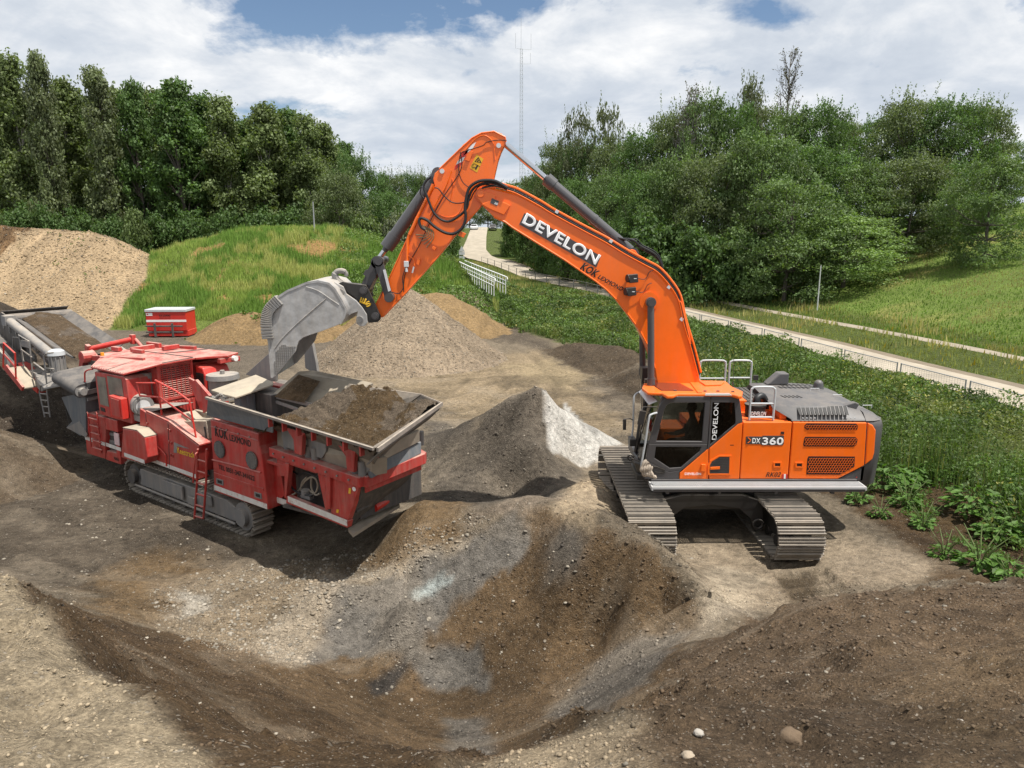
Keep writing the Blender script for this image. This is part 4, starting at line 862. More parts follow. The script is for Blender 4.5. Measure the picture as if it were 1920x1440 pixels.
for t in (0, .15, .5, .85, 1):
    q = math.sin(math.pi * t) * .07; w0.append((A0.lerp(B0, t) + Vector((-q + .04, 0, .1)), Vector((2.95, 15.05 + 1.0 * t, 2.4)) + Vector((-q - .02, 0, 0)), A1.lerp(B1, t) + Vector((-q, 0, -.02))))
mb.loft([list(s) for s in w0], closed=False, cap=False); mb.build('windscreen', M_glass, cab, org=EX, fixn=False)
# roof
ro = [(1203.5, 727), (1207, 718), (1217, 713), (1290, 712.5), (1361, 714), (1372, 724), (1393, 733.5), (1391.5, 741.5), (1384, 742), (1372, 738.5), (1270, 738), (1262, 741.5), (1250, 741.5), (1240, 736), (1214, 735)]
mb = MB(); 
RZ = 3.40
rp = [PZ(a, b, RZ) for a, b in ro]; mb.prism(rp, (0, 0, -.075)); roof = part(mb, 'cab_roof', M_or, bevel=.025)
mb = MB(); mb.prism([PZ(a, b, RZ + .004) for a, b in [(1224, 718), (1275, 719), (1301, 732.5), (1240, 732.5), (1228, 725)]], (0, 0, .012)); mb.build('sunroof', paint('sunroof_tinted_glass', (0.12, 0.03, 0.02), 0.15, coat=.5), roof, org=EX, bevel=.01)
mb = MB(); mb.prism([PZ(a, b, RZ + .002) for a, b in [(1312, 717), (1358, 717.5), (1352, 723), (1322, 724)]], (0, 0, .03)); mb.prism([PZ(a, b, RZ + .002) for a, b in [(1290, 713.5), (1310, 715), (1316, 737), (1308, 737)]], (0, 0, .02)); mb.build('roof_rib', M_or, roof, org=EX, bevel=.014)
mb = MB()
for a, b in ((1243, 714), (1274, 713.7), (1266, 732), (1322, 733), (1346, 733), (1374, 734)): mb.box(PZ(a, b, RZ + .012), (.06, .04, .02))
mb.build('roof_bolt', M_gr, roof, org=EX)
mb = MB(); mb.prism(pl([(1323, 737.5), (1368, 737.5), (1373, 741.5), (1322, 741.5)], 14.98), (0, .02, 0)); mb.build('reflector_strip', M_lamp, roof, org=EX)
mb = MB(); mb.prism([PY(1198, 736, 15.9), PY(1204, 731, 15.9), PY(1232, 753, 15.2), PY(1216, 759, 15.2)], (0, .02, .02)); mb.build('rain_visor', M_gal, roof, org=EX)
mb = MB(); mb.tube(spline([pn(1209, 732, 16.0), pn(1197, 736, 15.98), pn(1189, 744, 15.95), pn(1188, 770, 15.95), pn(1187, 800, 15.95), pn(1185, 818, 15.95)], 4), .022, 8); part(mb, 'front_grab_rail', M_rail, smooth=True)
mb = MB(); mb.tube(spline([pn(1232, 774, 15.0), pn(1222, 777, 14.97), pn(1217, 784, 14.95), pn(1210, 830, 14.95), pn(1203, 868, 14.95), pn(1202, 884, 14.95)], 4), .022, 8); part(mb, 'front_grab_rail', M_rail, smooth=True)
mb = MB(); mb.box(pn(1203, 783, 15.05), (.13, .05, .30), Matrix.Rotation(.15, 3, 'Y')); mb.tube([pn(1203, 770, 15.05), pn(1206, 763, 15.1), pn(1232, 763, 15.05)], .012, 6); part(mb, 'mirror', M_bk, bevel=.02)
mb = MB(); mb.box(pn(1171, 796, 15.9), (.07, .05, .24)); mb.tube([pn(1168, 790, 15.9), pn(1169, 786, 15.9), pn(1182, 785, 15.9), pn(1189, 789, 15.95)], .012, 6); part(mb, 'mirror', M_bk, bevel=.015)
mb = MB(); mb.box(pn(1185, 827, 15.9), (.14, .3, .17)); part(mb, 'step_light', M_bk, bevel=.015)
mb = MB(); p = pn(1182, 858, 15.3); mb.tube([pn(1202, 866, 15.1), pn(1190, 862, 15.2), p], .018, 6); mb.tube([p + Vector((math.cos(q) * .06, 0, math.sin(q) * .06)) for q in [i * math.pi / 5 for i in range(10)]], .02, 6, closed=True); part(mb, 'hand_grip', M_bk, smooth=True)
mb = MB(); mb.prism([pn(1190, 868, 15.3), pn(1203, 872, 15.1), pn(1206, 890, 15.1), pn(1196, 889, 15.3)], (0, .5, 0)); mb.bb((2.72, 15.1, 1.46), (3.0, 16.0, 1.55)); part(mb, 'front_step', M_bk)
mb = MB(); mb.tube([Vector((2.86, 15.35, 3.15)), Vector((2.80, 15.4, 2.6)), Vector((2.76, 15.5, 2.1))], .012, 5); part(mb, 'wiper', M_bk)
# seat and controls
SH = -.30
mb = MB(); mb.bb((3.7, 15.3, 1.93), (4.2, 15.8, 2.05)); mb.box((4.22, 15.55, 2.42), (.14, .5, .9), Matrix.Rotation(.12, 3, 'Y')); mb.bb((3.75, 15.3, 1.64), (4.1, 15.8, 1.9)); mb.box((4.27, 15.55, 2.95), (.1, .28, .2)); part(mb, 'seat', M_seat, bevel=.03)
mb = MB(); mb.bb((3.5, 15.12, 2.02), (4.0, 15.26, 2.12)); mb.tube([Vector((3.45, 15.2, 2.05)), Vector((3.43, 15.2, 2.27))], .025, 6); mb.ball((3.43, 15.2, 2.28), .04, 5); mb.bb((3.5, 15.84, 2.02), (4.0, 15.98, 2.12)); mb.box((3.2, 15.95, 2.55), (.3, .06, .35)); mb.bb((3.05, 15.5, 1.64), (3.2, 15.9, 2.0)); part(mb, 'control_console', M_bk, bevel=.02)
mb = MB(); mb.tube([Vector((4.2, 15.14, 1.75)), Vector((4.22, 15.13, 2.0)), Vector((4.42, 15.13, 2.0))], .02, 6); part(mb, 'armrest_loop', M_rail)
# --- boom
YB = 16.06; BW = .68
boomP = [(1236, 735), (1228, 690), (1222, 668), (1213, 645), (1198, 617), (1178, 590), (1158, 564), (1138, 544), (1118, 528), (1059, 487.5), (1000, 451), (960, 426), (947, 416), (926, 407), (905, 386), (893, 373), (889.5, 365), (892, 357), (900, 352), (915, 352), (951, 360.5), (972, 366), (1013, 388), (1039, 403.5), (1138, 456.5), (1174, 478), (1213, 500), (1233, 513), (1255, 537), (1269, 558), (1277, 568), (1295, 645), (1312, 712), (1318, 735)]
mb = MB(); mb.prism(pl(boomP, YB + .02), (0, BW - .04, 0)); boom = part(mb, 'boom', M_or, bevel=.012)
mb = MB()
def edge_strip(mb, pts, y, w=.012, h=.022, closed=False):
    for a, b in zip(pts[:-1], pts[1:]):
        A = PY(a[0], a[1], y); B = PY(b[0], b[1], y); mb.tube([A, B], w, 5)
under = boomP[1:14]; over = boomP[19:32]
for y in (YB + .02, YB + BW - .02):
    for seq, dz in ((under, .03), (over, -.03)):
        P = [PY(a, b, y) for a, b in seq]
        mb.tube(P, .020, 6)
mb.build('boom_flange', M_or, boom, org=EX, smooth=True)
# boom tip fork and arm-side boss
mb = MB()
mb.prism(pl([(926, 372), (950, 381), (957, 385), (945, 403), (918, 392), (903, 383)], YB - .03), (0, .05, 0)); mb.prism(pl([(897, 374), (894, 366), (897, 358), (905, 356), (930, 367), (925, 380), (906, 384)], YB - .02), (0, .04, 0))
c0 = pn(901, 364, YB); mb.cyl(c0 + Vector((0, -.05, 0)), c0 + Vector((0, BW + .1, 0)), .075, n=18)
mb.build('tip_plate', M_or, boom, org=EX, bevel=.01)
mb = MB(); mb.prism(pl([(1174, 484), (1178, 471), (1184, 467), (1191, 469), (1197, 478), (1212, 501), (1190, 495)], YB + .12), (0, .06, 0)); mb.prism(pl([(1174, 484), (1178, 471), (1184, 467), (1191, 469), (1197, 478), (1212, 501), (1190, 495)], YB + .50), (0, .06, 0)); mb.build('cylinder_bracket', M_or, boom, org=EX, bevel=.01)
mb = MB(); q = pn(1217, 565, YB); mb.cyl(q + Vector((0, .02, 0)), q + Vector((0, -.012, 0)), .21, n=28); mb.build('boss_plate', M_or, boom, org=EX)
mb = MB(); mb.cyl(q + Vector((0, -.30, 0)), q + Vector((0, BW + .30, 0)), .085, n=18); part(mb, 'pin', M_gr, smooth=True)
for dy in (-.2, BW + .2):
    b0 = Vector((q.x, YB + dy, q.z)); b1 = Vector((pn(1224, 745, 15.86).x, YB + dy, 2.3)); d = (b1 - b0)
    mb = MB(); mb.cyl(b0, b0 + d * .60, .075, n=16); mb.cyl(b0 + d * .57, b0 + d * .62, .09, n=16); mb.cyl(b0 + Vector((0, -.06, 0)), b0 + Vector((0, .06, 0)), .11, n=16); cy = part(mb, 'boom_cylinder', M_cyl, smooth=True)
    mb = MB(); mb.cyl(b0 + d * .6, b1, .05, n=14); mb.build('rod', M_chr, cy, org=EX, smooth=True)
mb = MB(); mb.bb((2.98, 16.02, 2.9), (3.2, 16.12, 3.5)); mb.tube(spline([pn(1204, 700, 16.9), pn(1201, 690, 16.9), pn(1205, 715, 16.9), pn(1210, 730, 16.9)]), .03, 6); mb.box(pn(1211, 700, 16.6), (.22, .3, .3)); part(mb, 'boom_foot_bracket', M_bk, bevel=.01)
# lettering and work lamps on the boom
mb = MB(); mb.prism(pl([(983.5, 399.5), (1126.5, 480), (1118.3, 501.5), (973.5, 420.5)], YB + .013), (0, .006, 0)); mb.build('lettering_plate', M_gr, boom, org=EX)
text_mesh('lettering', 'DEVELON', pn(977.5, 417.8, YB), pn(1116.5, 497.5, YB), .245, M_txtw, boom, EX, bold=.032, lift=-.001)
text_mesh('lettering', 'KOK', pn(1086.5, 504.5, YB), pn(1118, 521.8, YB), .175, M_txtk, boom, EX, bold=.035, shear=.25, lift=-.008)
text_mesh('lettering', 'LEXMOND', pn(1120, 521.5, YB), pn(1166, 546.5, YB), .095, M_txtk, boom, EX, bold=.03, shear=.25, lift=-.008)
mb = MB(); mb.prism(pl([(922.5, 371.5), (935.5, 377), (932, 386.5), (919, 380.5)], YB - .036), (0, .005, 0)); mb.build('decal', M_gr, boom, org=EX)
text_mesh('lettering', '360', pn(926.5, 382.5, YB - .036), pn(932.5, 385, YB - .036), .05, M_txtw, boom, EX, bold=.03, lift=.002)
for x, y in ((1187.5, 522), (1184, 546.5)):
    mb = MB(); p = pn(x, y, YB - .10); rt = Matrix.Rotation(-.1, 3, 'Y'); mb.box(p, (.19, .14, .18), rt); mb.cyl(p + Vector((-.06, .03, 0)), p + Vector((-.14, .0, 0)), .088, n=14); wl = part(mb, 'work_lamp', M_bk, bevel=.012)
    mb = MB(); mb.box(p + Vector((.03, -.073, 0)), (.06, .006, .012)); mb.build('decal', M_txtw, wl, org=EX)
    mb = MB(); mb.tube(spline([p + Vector((.1, .05, 0)), pn(x + 22, y + 1, YB - .02), pn(x + 30, y - 12, YB - .01), pn(x + 38, y - 16, YB - .0)]), .008, 5); mb.build('cable', M_rub, wl, org=EX)
# hoses along the boom
def off(pts, k, dy=0): return [(a + k * .55, b - k) for a, b in pts]
oc = [(905, 350), (930, 345), (951, 350), (972, 357), (1013, 379), (1039, 395), (1100, 428), (1138, 448), (1174, 470), (1213, 491), (1236, 504), (1258, 528), (1275, 556), (1285, 600), (1300, 650), (1313, 700)]
for i, (k, y, mt, rr) in enumerate(((2, YB + .06, M_or, .026), (-3.5, YB + .02, M_rub, .017), (-1.5, YB + .10, M_rub, .017), (0, YB + .16, M_rub, .02), (1.5, YB + .5, M_or, .024), (-6, YB + .0, M_or, .012))):
    mb = MB(); mb.tube(spline([PY(a, b, y) for a, b in off(oc, k)], 4), rr, 7); mb.build('hose' if mt is M_rub else 'hydraulic_pipe', mt, boom, org=EX, smooth=True)
mb = MB()
for a, b in ((1044, 397), (1145, 452), (1253, 538), (1277, 598)): mb.box(PY(a, b, YB + .06), (.07, .14, .07), Matrix.Rotation(.6, 3, 'Y'))
mb.build('pipe_clamp', M_gal, boom, org=EX)
for k in range(3):
    mb = MB(); mb.tube(spline([PY(1158 + k * 5, 445 + k * 3, 16.3), PY(1180 + k * 6, 452 - k * 2, 16.2), PY(1196 + k * 4, 463 - k * 2, 16.2), PY(1225 + k * 3, 480 - k * 3, 16.2), PY(1238 + k * 2, 495, 16.2), PY(1241 + k, 516, 16.2)]), .028 if k == 1 else .014, 7); mb.build('hose', M_rub, boom, org=EX, smooth=True)
# --- arm
YA = 16.15; AW = .5
armP = [(705, 571), (729, 524), (763, 449), (786, 405), (805, 366), (815, 349), (812, 336), (815, 325), (824, 317), (861, 281), (868, 271), (885, 259), (903, 249.5), (926, 246.5), (940, 250), (947, 257), (948.5, 266), (940, 283), (934, 300), (926, 335), (930, 360), (918, 372), (901, 387), (853, 441), (840, 459), (818, 485), (761, 549), (718, 594), (712, 597), (706, 590)]
mb = MB(); mb.prism(pl(armP, YA), (0, AW, 0)); arm = part(mb, 'arm', M_or, bevel=.014)
mb = MB()
for y in (YA, YA + AW):
    for seq in ([(705, 571), (729, 524), (763, 449), (786, 405), (815, 349)], [(824, 317), (861, 281), (885, 259), (903, 249.5), (926, 246.5), (947, 257), (948.5, 266)], [(901, 387), (853, 441), (818, 485), (761, 549), (718, 594)]):
        mb.tube([PY(a, b, y) for a, b in seq], .018, 6)
mb.tube(spline([PY(a, b, YA - .004) for a, b in [(870, 285), (890, 262), (906, 254), (920, 261), (926, 275), (928, 300)]], 4), .014, 5)
mb.tube(spline([PY(a, b, YA - .004) for a, b in [(818, 400), (838, 408), (860, 400), (872, 372)]], 4), .012, 5)
mb.tube(spline([PY(a, b, YA - .004) for a, b in [(845, 375), (850, 350), (848, 335)]], 4), .012, 5)
mb.build('arm_flange', M_or, arm, org=EX, smooth=True)
mb = MB()
for (a, b, r) in ((935, 273, .05), (829, 321, .05)):
    p = pn(a, b, YA); mb.cyl(p + Vector((0, .0, 0)), p + Vector((0, -.03, 0)), r, n=16)
mb.build('pin', M_gal, arm, org=EX, smooth=True)
for i, pts in enumerate(([(864, 268), (894, 265.5), (884, 281), (866, 283)],)):
    pass
stripes = [([(874, 283), (885, 271), (893, 266), (886, 279), (868, 293)], M_wht), ([(864, 292), (867, 285), (880, 279), (873, 293), (862, 298)], M_redb), ([(858, 302), (862, 298.5), (872, 293), (868, 302), (855, 309)], M_wht), ([(853, 312), (856, 308), (869, 303), (862, 312), (852, 319)], M_redb)]
for poly, mt in stripes:
    mb = MB(); mb.prism(pl(poly, YA - .003), (0, .003, 0)); mb.build('warning_stripe', mt, arm, org=EX)
mb = MB(); mb.prism(pl([(893.5, 289.5), (906.5, 298), (894.5, 323.5), (881, 315)], YA - .004), (0, .003, 0)); wd = mb.build('warning_decal', M_yel, arm, org=EX)
mb = MB()
mb.ring(pl([(897, 294), (903, 305.5), (889.5, 303)], YA - .007), pl([(897, 297), (900.5, 304), (892, 302.5)], YA - .007), (0, .002, 0))
mb.prism(pl([(896, 299), (898, 300), (896.5, 304), (894.5, 303)], YA - .007), (0, .002, 0)); mb.prism(pl([(894, 309), (897, 310.5), (893, 318.5), (890.5, 317)], YA - .007), (0, .002, 0)); mb.tube([PY(a, b, YA - .006) for a, b in [(889, 309), (886, 308), (884.5, 311), (886, 314), (890, 313), (893, 314)]], .006, 4); mb.tube([PY(887, 305, YA - .006), PY(900, 312, YA - .006)], .004, 4)
mb.build('pictogram', M_txtk, wd, org=EX)
for poly_, y_, t_ in (([(881, 283), (887, 284), (880, 303), (872, 300)], YA - .035, .03), ([(864, 434), (874, 438), (869, 446), (858, 441)], YA - .1, .09), ([(812, 461), (818, 465), (815, 470), (809, 466)], YA - .05, .05), ([(783, 484), (789, 485), (785, 498), (780, 495)], YA - .05, .05)):
    mb = MB(); mb.prism(pl(poly_, y_), (0, t_, 0)); mb.build('bracket', M_or, arm, org=EX, bevel=.006)
mb = MB()
for k in range(5): 
    p = PY(797 + k * 4, 428 + k * 2.0, YA - .06); r_ = PY(780 + k * 5, 440 + k * 6, YA - .04); mb.tube(spline([p, PY(800 + k * 3, 440 + k * 2, YA - .10), r_]), .012, 6)
    mb.cyl(p, p + Vector((-.05, 0, .07)), .016, n=6)
mb.build('valve_block', paint('brass_fitting', (.30, .24, .14), .35, metal=.6), arm, org=EX, smooth=True)
mb = MB(); mb.box(PY(762, 495, YA - .05), (.1, .09, .13)); mb.cyl(PY(776, 500, YA - .04), PY(773, 512, YA - .04), .02, n=8); mb.cyl(PY(762, 502, YA - .06), PY(762, 510, YA - .06), .035, n=8); mb.build('coupling', M_gal, arm, org=EX, bevel=.01)
hoses = [([(951, 352), (930, 340), (911, 338), (895, 341), (881, 351), (875, 368), (872, 390), (873, 410), (866, 428), (851, 438), (834, 436), (815, 425), (801, 413), (789, 409), (786, 416), (790, 426), (797, 431)], .032, .16),
 ([(951, 355), (930, 344), (912, 343), (897, 347), (885, 357), (879, 372), (875, 390), (862, 404), (842, 415), (826, 411), (813, 398), (805, 380), (799, 364), (794, 350), (800, 338), (808, 332)], .026, .12),
 ([(940, 352), (915, 346), (899, 349), (888, 362), (880, 376), (860, 381), (845, 378), (832, 366), (822, 354), (815, 352)], .013, .08),
 ([(950, 263), (930, 263), (912, 267), (905, 273), (880, 281), (866, 286), (861, 300), (861, 325), (868, 342), (880, 352)], .009, .03),
 ([(863, 285), (866, 310), (858, 330), (840, 356), (826, 378), (815, 398), (800, 430), (785, 462), (768, 492), (758, 520), (757, 548)], .010, .04),
 ([(762, 498), (755, 520), (756, 540), (748, 550), (735, 548)], .010, .08),
 ([(707, 545), (703, 533), (711, 530), (718, 540), (712, 560)], .008, .2)]
for pts, r, dy in hoses:
    mb = MB(); mb.tube(spline([PY(a, b, YA - dy) for a, b in pts], 5), r, 8); mb.build('hose', M_rub, arm, org=EX, smooth=True)
for pts, r in (([(812, 345), (800, 372), (785, 402), (775, 425), (765, 447), (763, 470), (763, 490)], .032), ([(783, 407), (778, 418), (768, 440)], .04), ([(846, 320), (835, 350), (822, 372), (805, 405)], .016), ([(763, 478), (775, 486), (777, 498)], .014)):
    mb = MB(); mb.tube(spline([PY(a, b, YA - .05) for a, b in pts], 4), r, 8); mb.build('hydraulic_pipe', M_or, arm, org=EX, smooth=True)
# arm cylinder on top of the boom
c0 = PY(1186, 474, 16.4); c1 = PY(945, 268, 16.4); d = c1 - c0
mb = MB(); mb.cyl(c0 + d * .02, c0 + d * .67, .118, n=22); mb.cyl(c0 + d * .62, c0 + d * .68, .145, n=22); mb.cyl(c0 + d * .67, c0 + d * .69, .09, n=16); mb.cyl(c0 + d * .30, c0 + d * .315, .13, n=22); mb.cyl(c0 + Vector((0, -.14, 0)), c0 + Vector((0, .14, 0)), .12, n=16); cy = part(mb, 'arm_cylinder', M_cyl, smooth=True)
mb = MB(); mb.cyl(c0 + d * .67, c0 + d * .985, .068, n=18); mb.build('rod', M_chr, cy, org=EX, smooth=True)
# bucket cylinder and linkage
c0 = PY(822, 326, 16.4); c1 = PY(707, 490, 16.4); d = c1 - c0
mb = MB(); mb.cyl(c0, c0 + d * .74, .135, n=22); mb.cyl(c0 + d * .70, c0 + d * .84, .155, n=22); mb.cyl(c0 + d * .84, c0 + d * .88, .08, .06, n=16); mb.cyl(c0 + Vector((0, -.16, 0)), c0 + Vector((0, .16, 0)), .13, n=16); cy = part(mb, 'bucket_cylinder', M_cyl, smooth=True)
mb = MB(); mb.cyl(c0 + d * .84, c0 + d, .058, n=18); mb.build('rod', M_chr, cy, org=EX, smooth=True)
mb = MB(); mb.tube(spline([PY(794, 352, 16.2), PY(797, 342, 16.2), PY(808, 330, 16.2)]), .014, 6); mb.tube(spline([PY(790, 350, 16.2), PY(788, 362, 16.2), PY(795, 372, 16.2)]), .016, 6); mb.build('hose', M_rub, cy, org=EX, smooth=True)
def linkbar(mb, a, b, y, w0, w1, th):
    A = PY(a[0], a[1], y); B = PY(b[0], b[1], y); d = (B - A); n = Vector((-d.z, 0, d.x)).normalized(); mb.prism([A + n * w0, B + n * w1, B - n * w1, A - n * w0], (0, th, 0))
    mb.cyl(A, A + Vector((0, th, 0)), w0 * 1.25, n=16); mb.cyl(B, B + Vector((0, th, 0)), w1 * 1.25, n=16)
mb = MB()
for y in (15.99, 16.70): linkbar(mb, (709, 490), (729, 558), y, .09, .085, .09)
mb.cyl(PY(709, 490, 15.95), PY(709, 490, 16.85).copy() if False else PY(709, 490, 15.95) + Vector((0, .92, 0)), .085, n=16); mb.cyl(PY(729, 558, 15.93), PY(729, 558, 15.93) + Vector((0, .95, 0)), .10, n=18)
part(mb, 'side_link', M_gr, smooth=True, angle=30)
mb = MB(); linkbar(mb, (707, 492), (681, 546), 16.16, .11, .10, .46); mb.prism(pl([(685, 506), (703, 505), (705, 520), (694, 536), (684, 534), (687, 520), (681, 514)], 16.14), (0, .06, 0)); part(mb, 'push_link', M_gr, smooth=True, angle=30)
mb = MB(); mb.prism(pl([(718, 506), (722, 505), (732, 545), (728, 547)], 15.95), (0, .04, 0)); part(mb, 'link_rod', M_gal)
# quick coupler
CQ = [(634, 532), (642, 528), (655, 531), (686, 534.5), (692, 545), (713, 592), (713, 599), (708, 604), (691, 605.5), (676, 572), (662, 556), (647, 546)]
mb = MB()
for y in (16.02, 16.68): mb.prism(pl(CQ, y), (0, .08, 0))
mb.prism(pl([(640, 533), (684, 537), (692, 560), (672, 560), (650, 545)], 16.08), (0, .62, 0)); part_q = part(mb, 'quick_coupler', M_bk, bevel=.01)
mb = MB(); mb.tube(spline([PY(a, b, 16.4) for a, b in [(640, 532), (631, 524), (628, 515), (633, 509), (642, 508), (649, 512), (649, 518)]], 5), [.075] * 12 + [.06] * 12 + [.045] * 7, 10); mb.build('hook', M_gry, part_q, org=EX, smooth=True)
mb = MB()
for a, b, r in ((681, 545, .085), (703, 593, .085)):
    p = PY(a, b, 15.98); mb.cyl(p, p + Vector((0, .84, 0)), r, n=18); mb.cyl(p + Vector((0, .0, 0)), p + Vector((0, -.03, 0)), r * .7, n=14)
mb.build('pin', M_gr, part_q, org=EX, smooth=True)
text_mesh('lettering', 'E', PY(684, 571, 16.02), PY(687.5, 560.5, 16.02), .13, M_txty, part_q, EX, bold=.05, lift=.004)
text_mesh('lettering', 'S', PY(688.5, 577, 16.02), PY(697.5, 571, 16.02), .11, M_txty, part_q, EX, bold=.05, lift=.004)
# bucket
def cr(pts): return [(480 + a / 5.333, 440 + b / 5.333) for a, b in pts]
wall = cr([(155, 1430), (140, 1250), (128, 1090), (96, 950), (100, 780), (190, 640), (310, 560), (500, 480), (620, 460), (730, 485), (790, 540), (850, 640), (905, 740), (890, 820), (840, 895), (640, 972), (540, 1003), (470, 1030), (428, 1065), (410, 1115), (395, 1170), (300, 1290), (195, 1415)])
shell = cr([(155, 1430), (140, 1250), (128, 1090), (96, 950), (100, 780), (190, 640), (310, 560), (500, 480), (620, 460), (730, 485), (790, 540), (850, 640), (905, 740), (890, 820), (845, 895)])
YK0, YK1 = 15.56, 17.14
mb = MB(); mb.prism(pl(wall, YK0), (0, .045, 0)); bk = part(mb, 'bucket', M_stl, bevel=.006)
mb = MB(); W1 = [Vector((p.x, YK1, p.z)) for p in pl(wall, YK0)]; mb.prism(W1, (0, .045, 0)); mb.build('side_plate', M_stl, bk, org=EX)
cen = pn(590, 570, YK0)
S0 = pl(shell, YK0); S0 = [Vector((p.x, 0, p.z)) for p in S0]
mb = MB()
o_, i_ = [], []
for k, p in enumerate(S0):
    t = (S0[min(k + 1, len(S0) - 1)] - S0[max(k - 1, 0)]).normalized(); n = Vector((-t.z, 0, t.x)); n = n if n.dot(p - Vector((cen.x, 0, cen.z))) > 0 else -n
    o_.append(p + n * .012); i_.append(p - n * .035)
secs = [[Vector((p.x, y, p.z)) for p in o_ + i_[::-1]] for y in (YK0 - .012, YK1 + .055)]
mb.loft(secs); mb.build('shell', M_stl, bk, org=EX, smooth=True, angle=50)
mb = MB()
for k in range(6): 
    pass
mb.tube(spline(pl(cr([(700, 640), (560, 760), (400, 900), (260, 1040), (185, 1140)]), YK0 - .004), 3), .012, 5); mb.tube(spline(pl(cr([(500, 520), (620, 560), (740, 640), (830, 700)]), YK0 - .004), 3), .010, 5); mb.build('weld_ridge', M_stl, bk, org=EX)
mb = MB(); wp = spline(pl(cr([(235, 650), (150, 730), (118, 800), (108, 900), (125, 1040)]), YK0), 5); n = len(wp)
for k in range(n - 1):
    for f in (0,):
        p = wp[k].lerp(wp[k + 1], .5); t = (wp[k + 1] - wp[k]).normalized(); an = math.atan2(t.z, t.x); rm = Matrix.Rotation(-an, 3, 'Y')
        mb.box(p + Vector((0, .03, 0)), ((wp[k + 1] - wp[k]).length * .9, .20, .24), rm)
mb.build('wear_block', M_gry, bk, org=EX, bevel=.01)
mb = MB()   # hard-facing mesh on the lower side edge
gp = cr([(240, 1100), (410, 1110), (395, 1170), (300, 1290), (195, 1415), (170, 1380), (190, 1180)])
P = pl(gp, YK0 - .006); xs = [p.x for p in P]; zs = [p.z for p in P]
def ins2(x, z, P):
    c_ = False
    for i in range(len(P)):
        p, q2 = P[i], P[(i + 1) % len(P)]
        if (p.z > z) != (q2.z > z) and x < (q2.x - p.x) * (z - p.z) / (q2.z - p.z + 1e-9) + p.x: c_ = not c_
    return c_
st = .045; x = min(xs)
while x < max(xs):
    z = min(zs)
    while z < max(zs):
        if ins2(x, z, P) and ins2(x + st, z, P): mb.cyl((x, YK0 - .004, z), (x + st, YK0 - .004, z), .007, n=4, cap=False)
        if ins2(x, z, P) and ins2(x, z + st * .8, P): mb.cyl((x, YK0 - .004, z), (x, YK0 - .004, z + st * .8), .007, n=4, cap=False)
        z += st * .8
    x += st
mb.build('hardfacing', M_gry, bk, org=EX)
ear = cr([(700, 545), (785, 472), (870, 520), (900, 590), (1000, 660), (1060, 730), (1105, 800), (1112, 880), (1085, 915), (1040, 915), (1005, 890), (1000, 840), (1018, 770), (960, 790), (870, 850), (905, 745), (850, 640), (780, 560)])
mb = MB()
for y in (15.88, 16.84): mb.prism(pl(ear, y), (0, .07, 0))
mb.prism(pl(cr([(700, 545), (780, 480), (790, 520), (740, 570)]), 15.95), (0, .9, 0)); ep = mb.build('ear', M_stl, bk, org=EX, bevel=.008)
mb = MB()
for a, b, r in ((1035, 850, .075), (845, 575, .07)):
    p = PY(480 + a / 5.333, 440 + b / 5.333, 15.84); mb.cyl(p, p + Vector((0, 1.12, 0)), r, n=18)
mb.build('pin', M_gry, bk, org=EX, smooth=True)
# lettering on the body
mb = MB(); mb.prism(pl([(1399, 818.5), (1429, 818.5), (1430, 817), (1470, 817), (1469.5, 832), (1468, 835), (1428, 835), (1427, 833), (1398.5, 832.5)], 14.993), (0, .006, 0)); mb.build('number_plate', M_gr, d1, org=EX)
text_mesh('lettering', 'DX', pn(1410, 831, YN), pn(1425, 831, YN), .115, M_txtw, d1, EX, bold=.025, lift=.010)
text_mesh('lettering', '360', pn(1428.5, 834, YN), pn(1468, 834, YN), .165, M_txtw, d1, EX, bold=.028, lift=.010)
mb = MB(); mb.tube([pn(1402.5, 820.5, 14.985), pn(1407.5, 825, 14.985), pn(1406.5, 827, 14.985), pn(1402, 830.5, 14.985)], .009, 5); mb.build('chevron', M_or, d1, org=EX)
text_mesh('lettering', 'RK02', pn(1435.5, 894, YN), pn(1463.5, 894, YN), .105, M_txtk, d1, EX, bold=.012, shear=.3, lift=.008)
for i, mt in enumerate((M_redb, M_wht, M_redb)):
    mb = MB(); mb.prism(pl([(1466.5 + i * 3.6, 889), (1469.8 + i * 3.6, 889), (1469.3 + i * 3.6, 897.5), (1466 + i * 3.6, 897.5)], 14.993), (0, .003, 0)); mb.build('reflector', mt, d1, org=EX)
text_mesh('lettering', 'DEVELON', pn(1283.5, 890.5, YN), pn(1314, 890.5, YN), .055, M_txtw, cp, EX, bold=.03, lift=.012)
a0, a1 = pn(1343.2, 824.5, 15.03), pn(1347.8, 755.5, 15.03)
text_mesh('lettering', 'DEVELON', a0, a1, .10, M_txtw, qw, EX, bold=.012, lift=.006)
mb = MB(); mb.box(pn(1606, 895, 15.01), (.025, .004, .02)); mb.build('decal', M_redb, ex, org=EX)
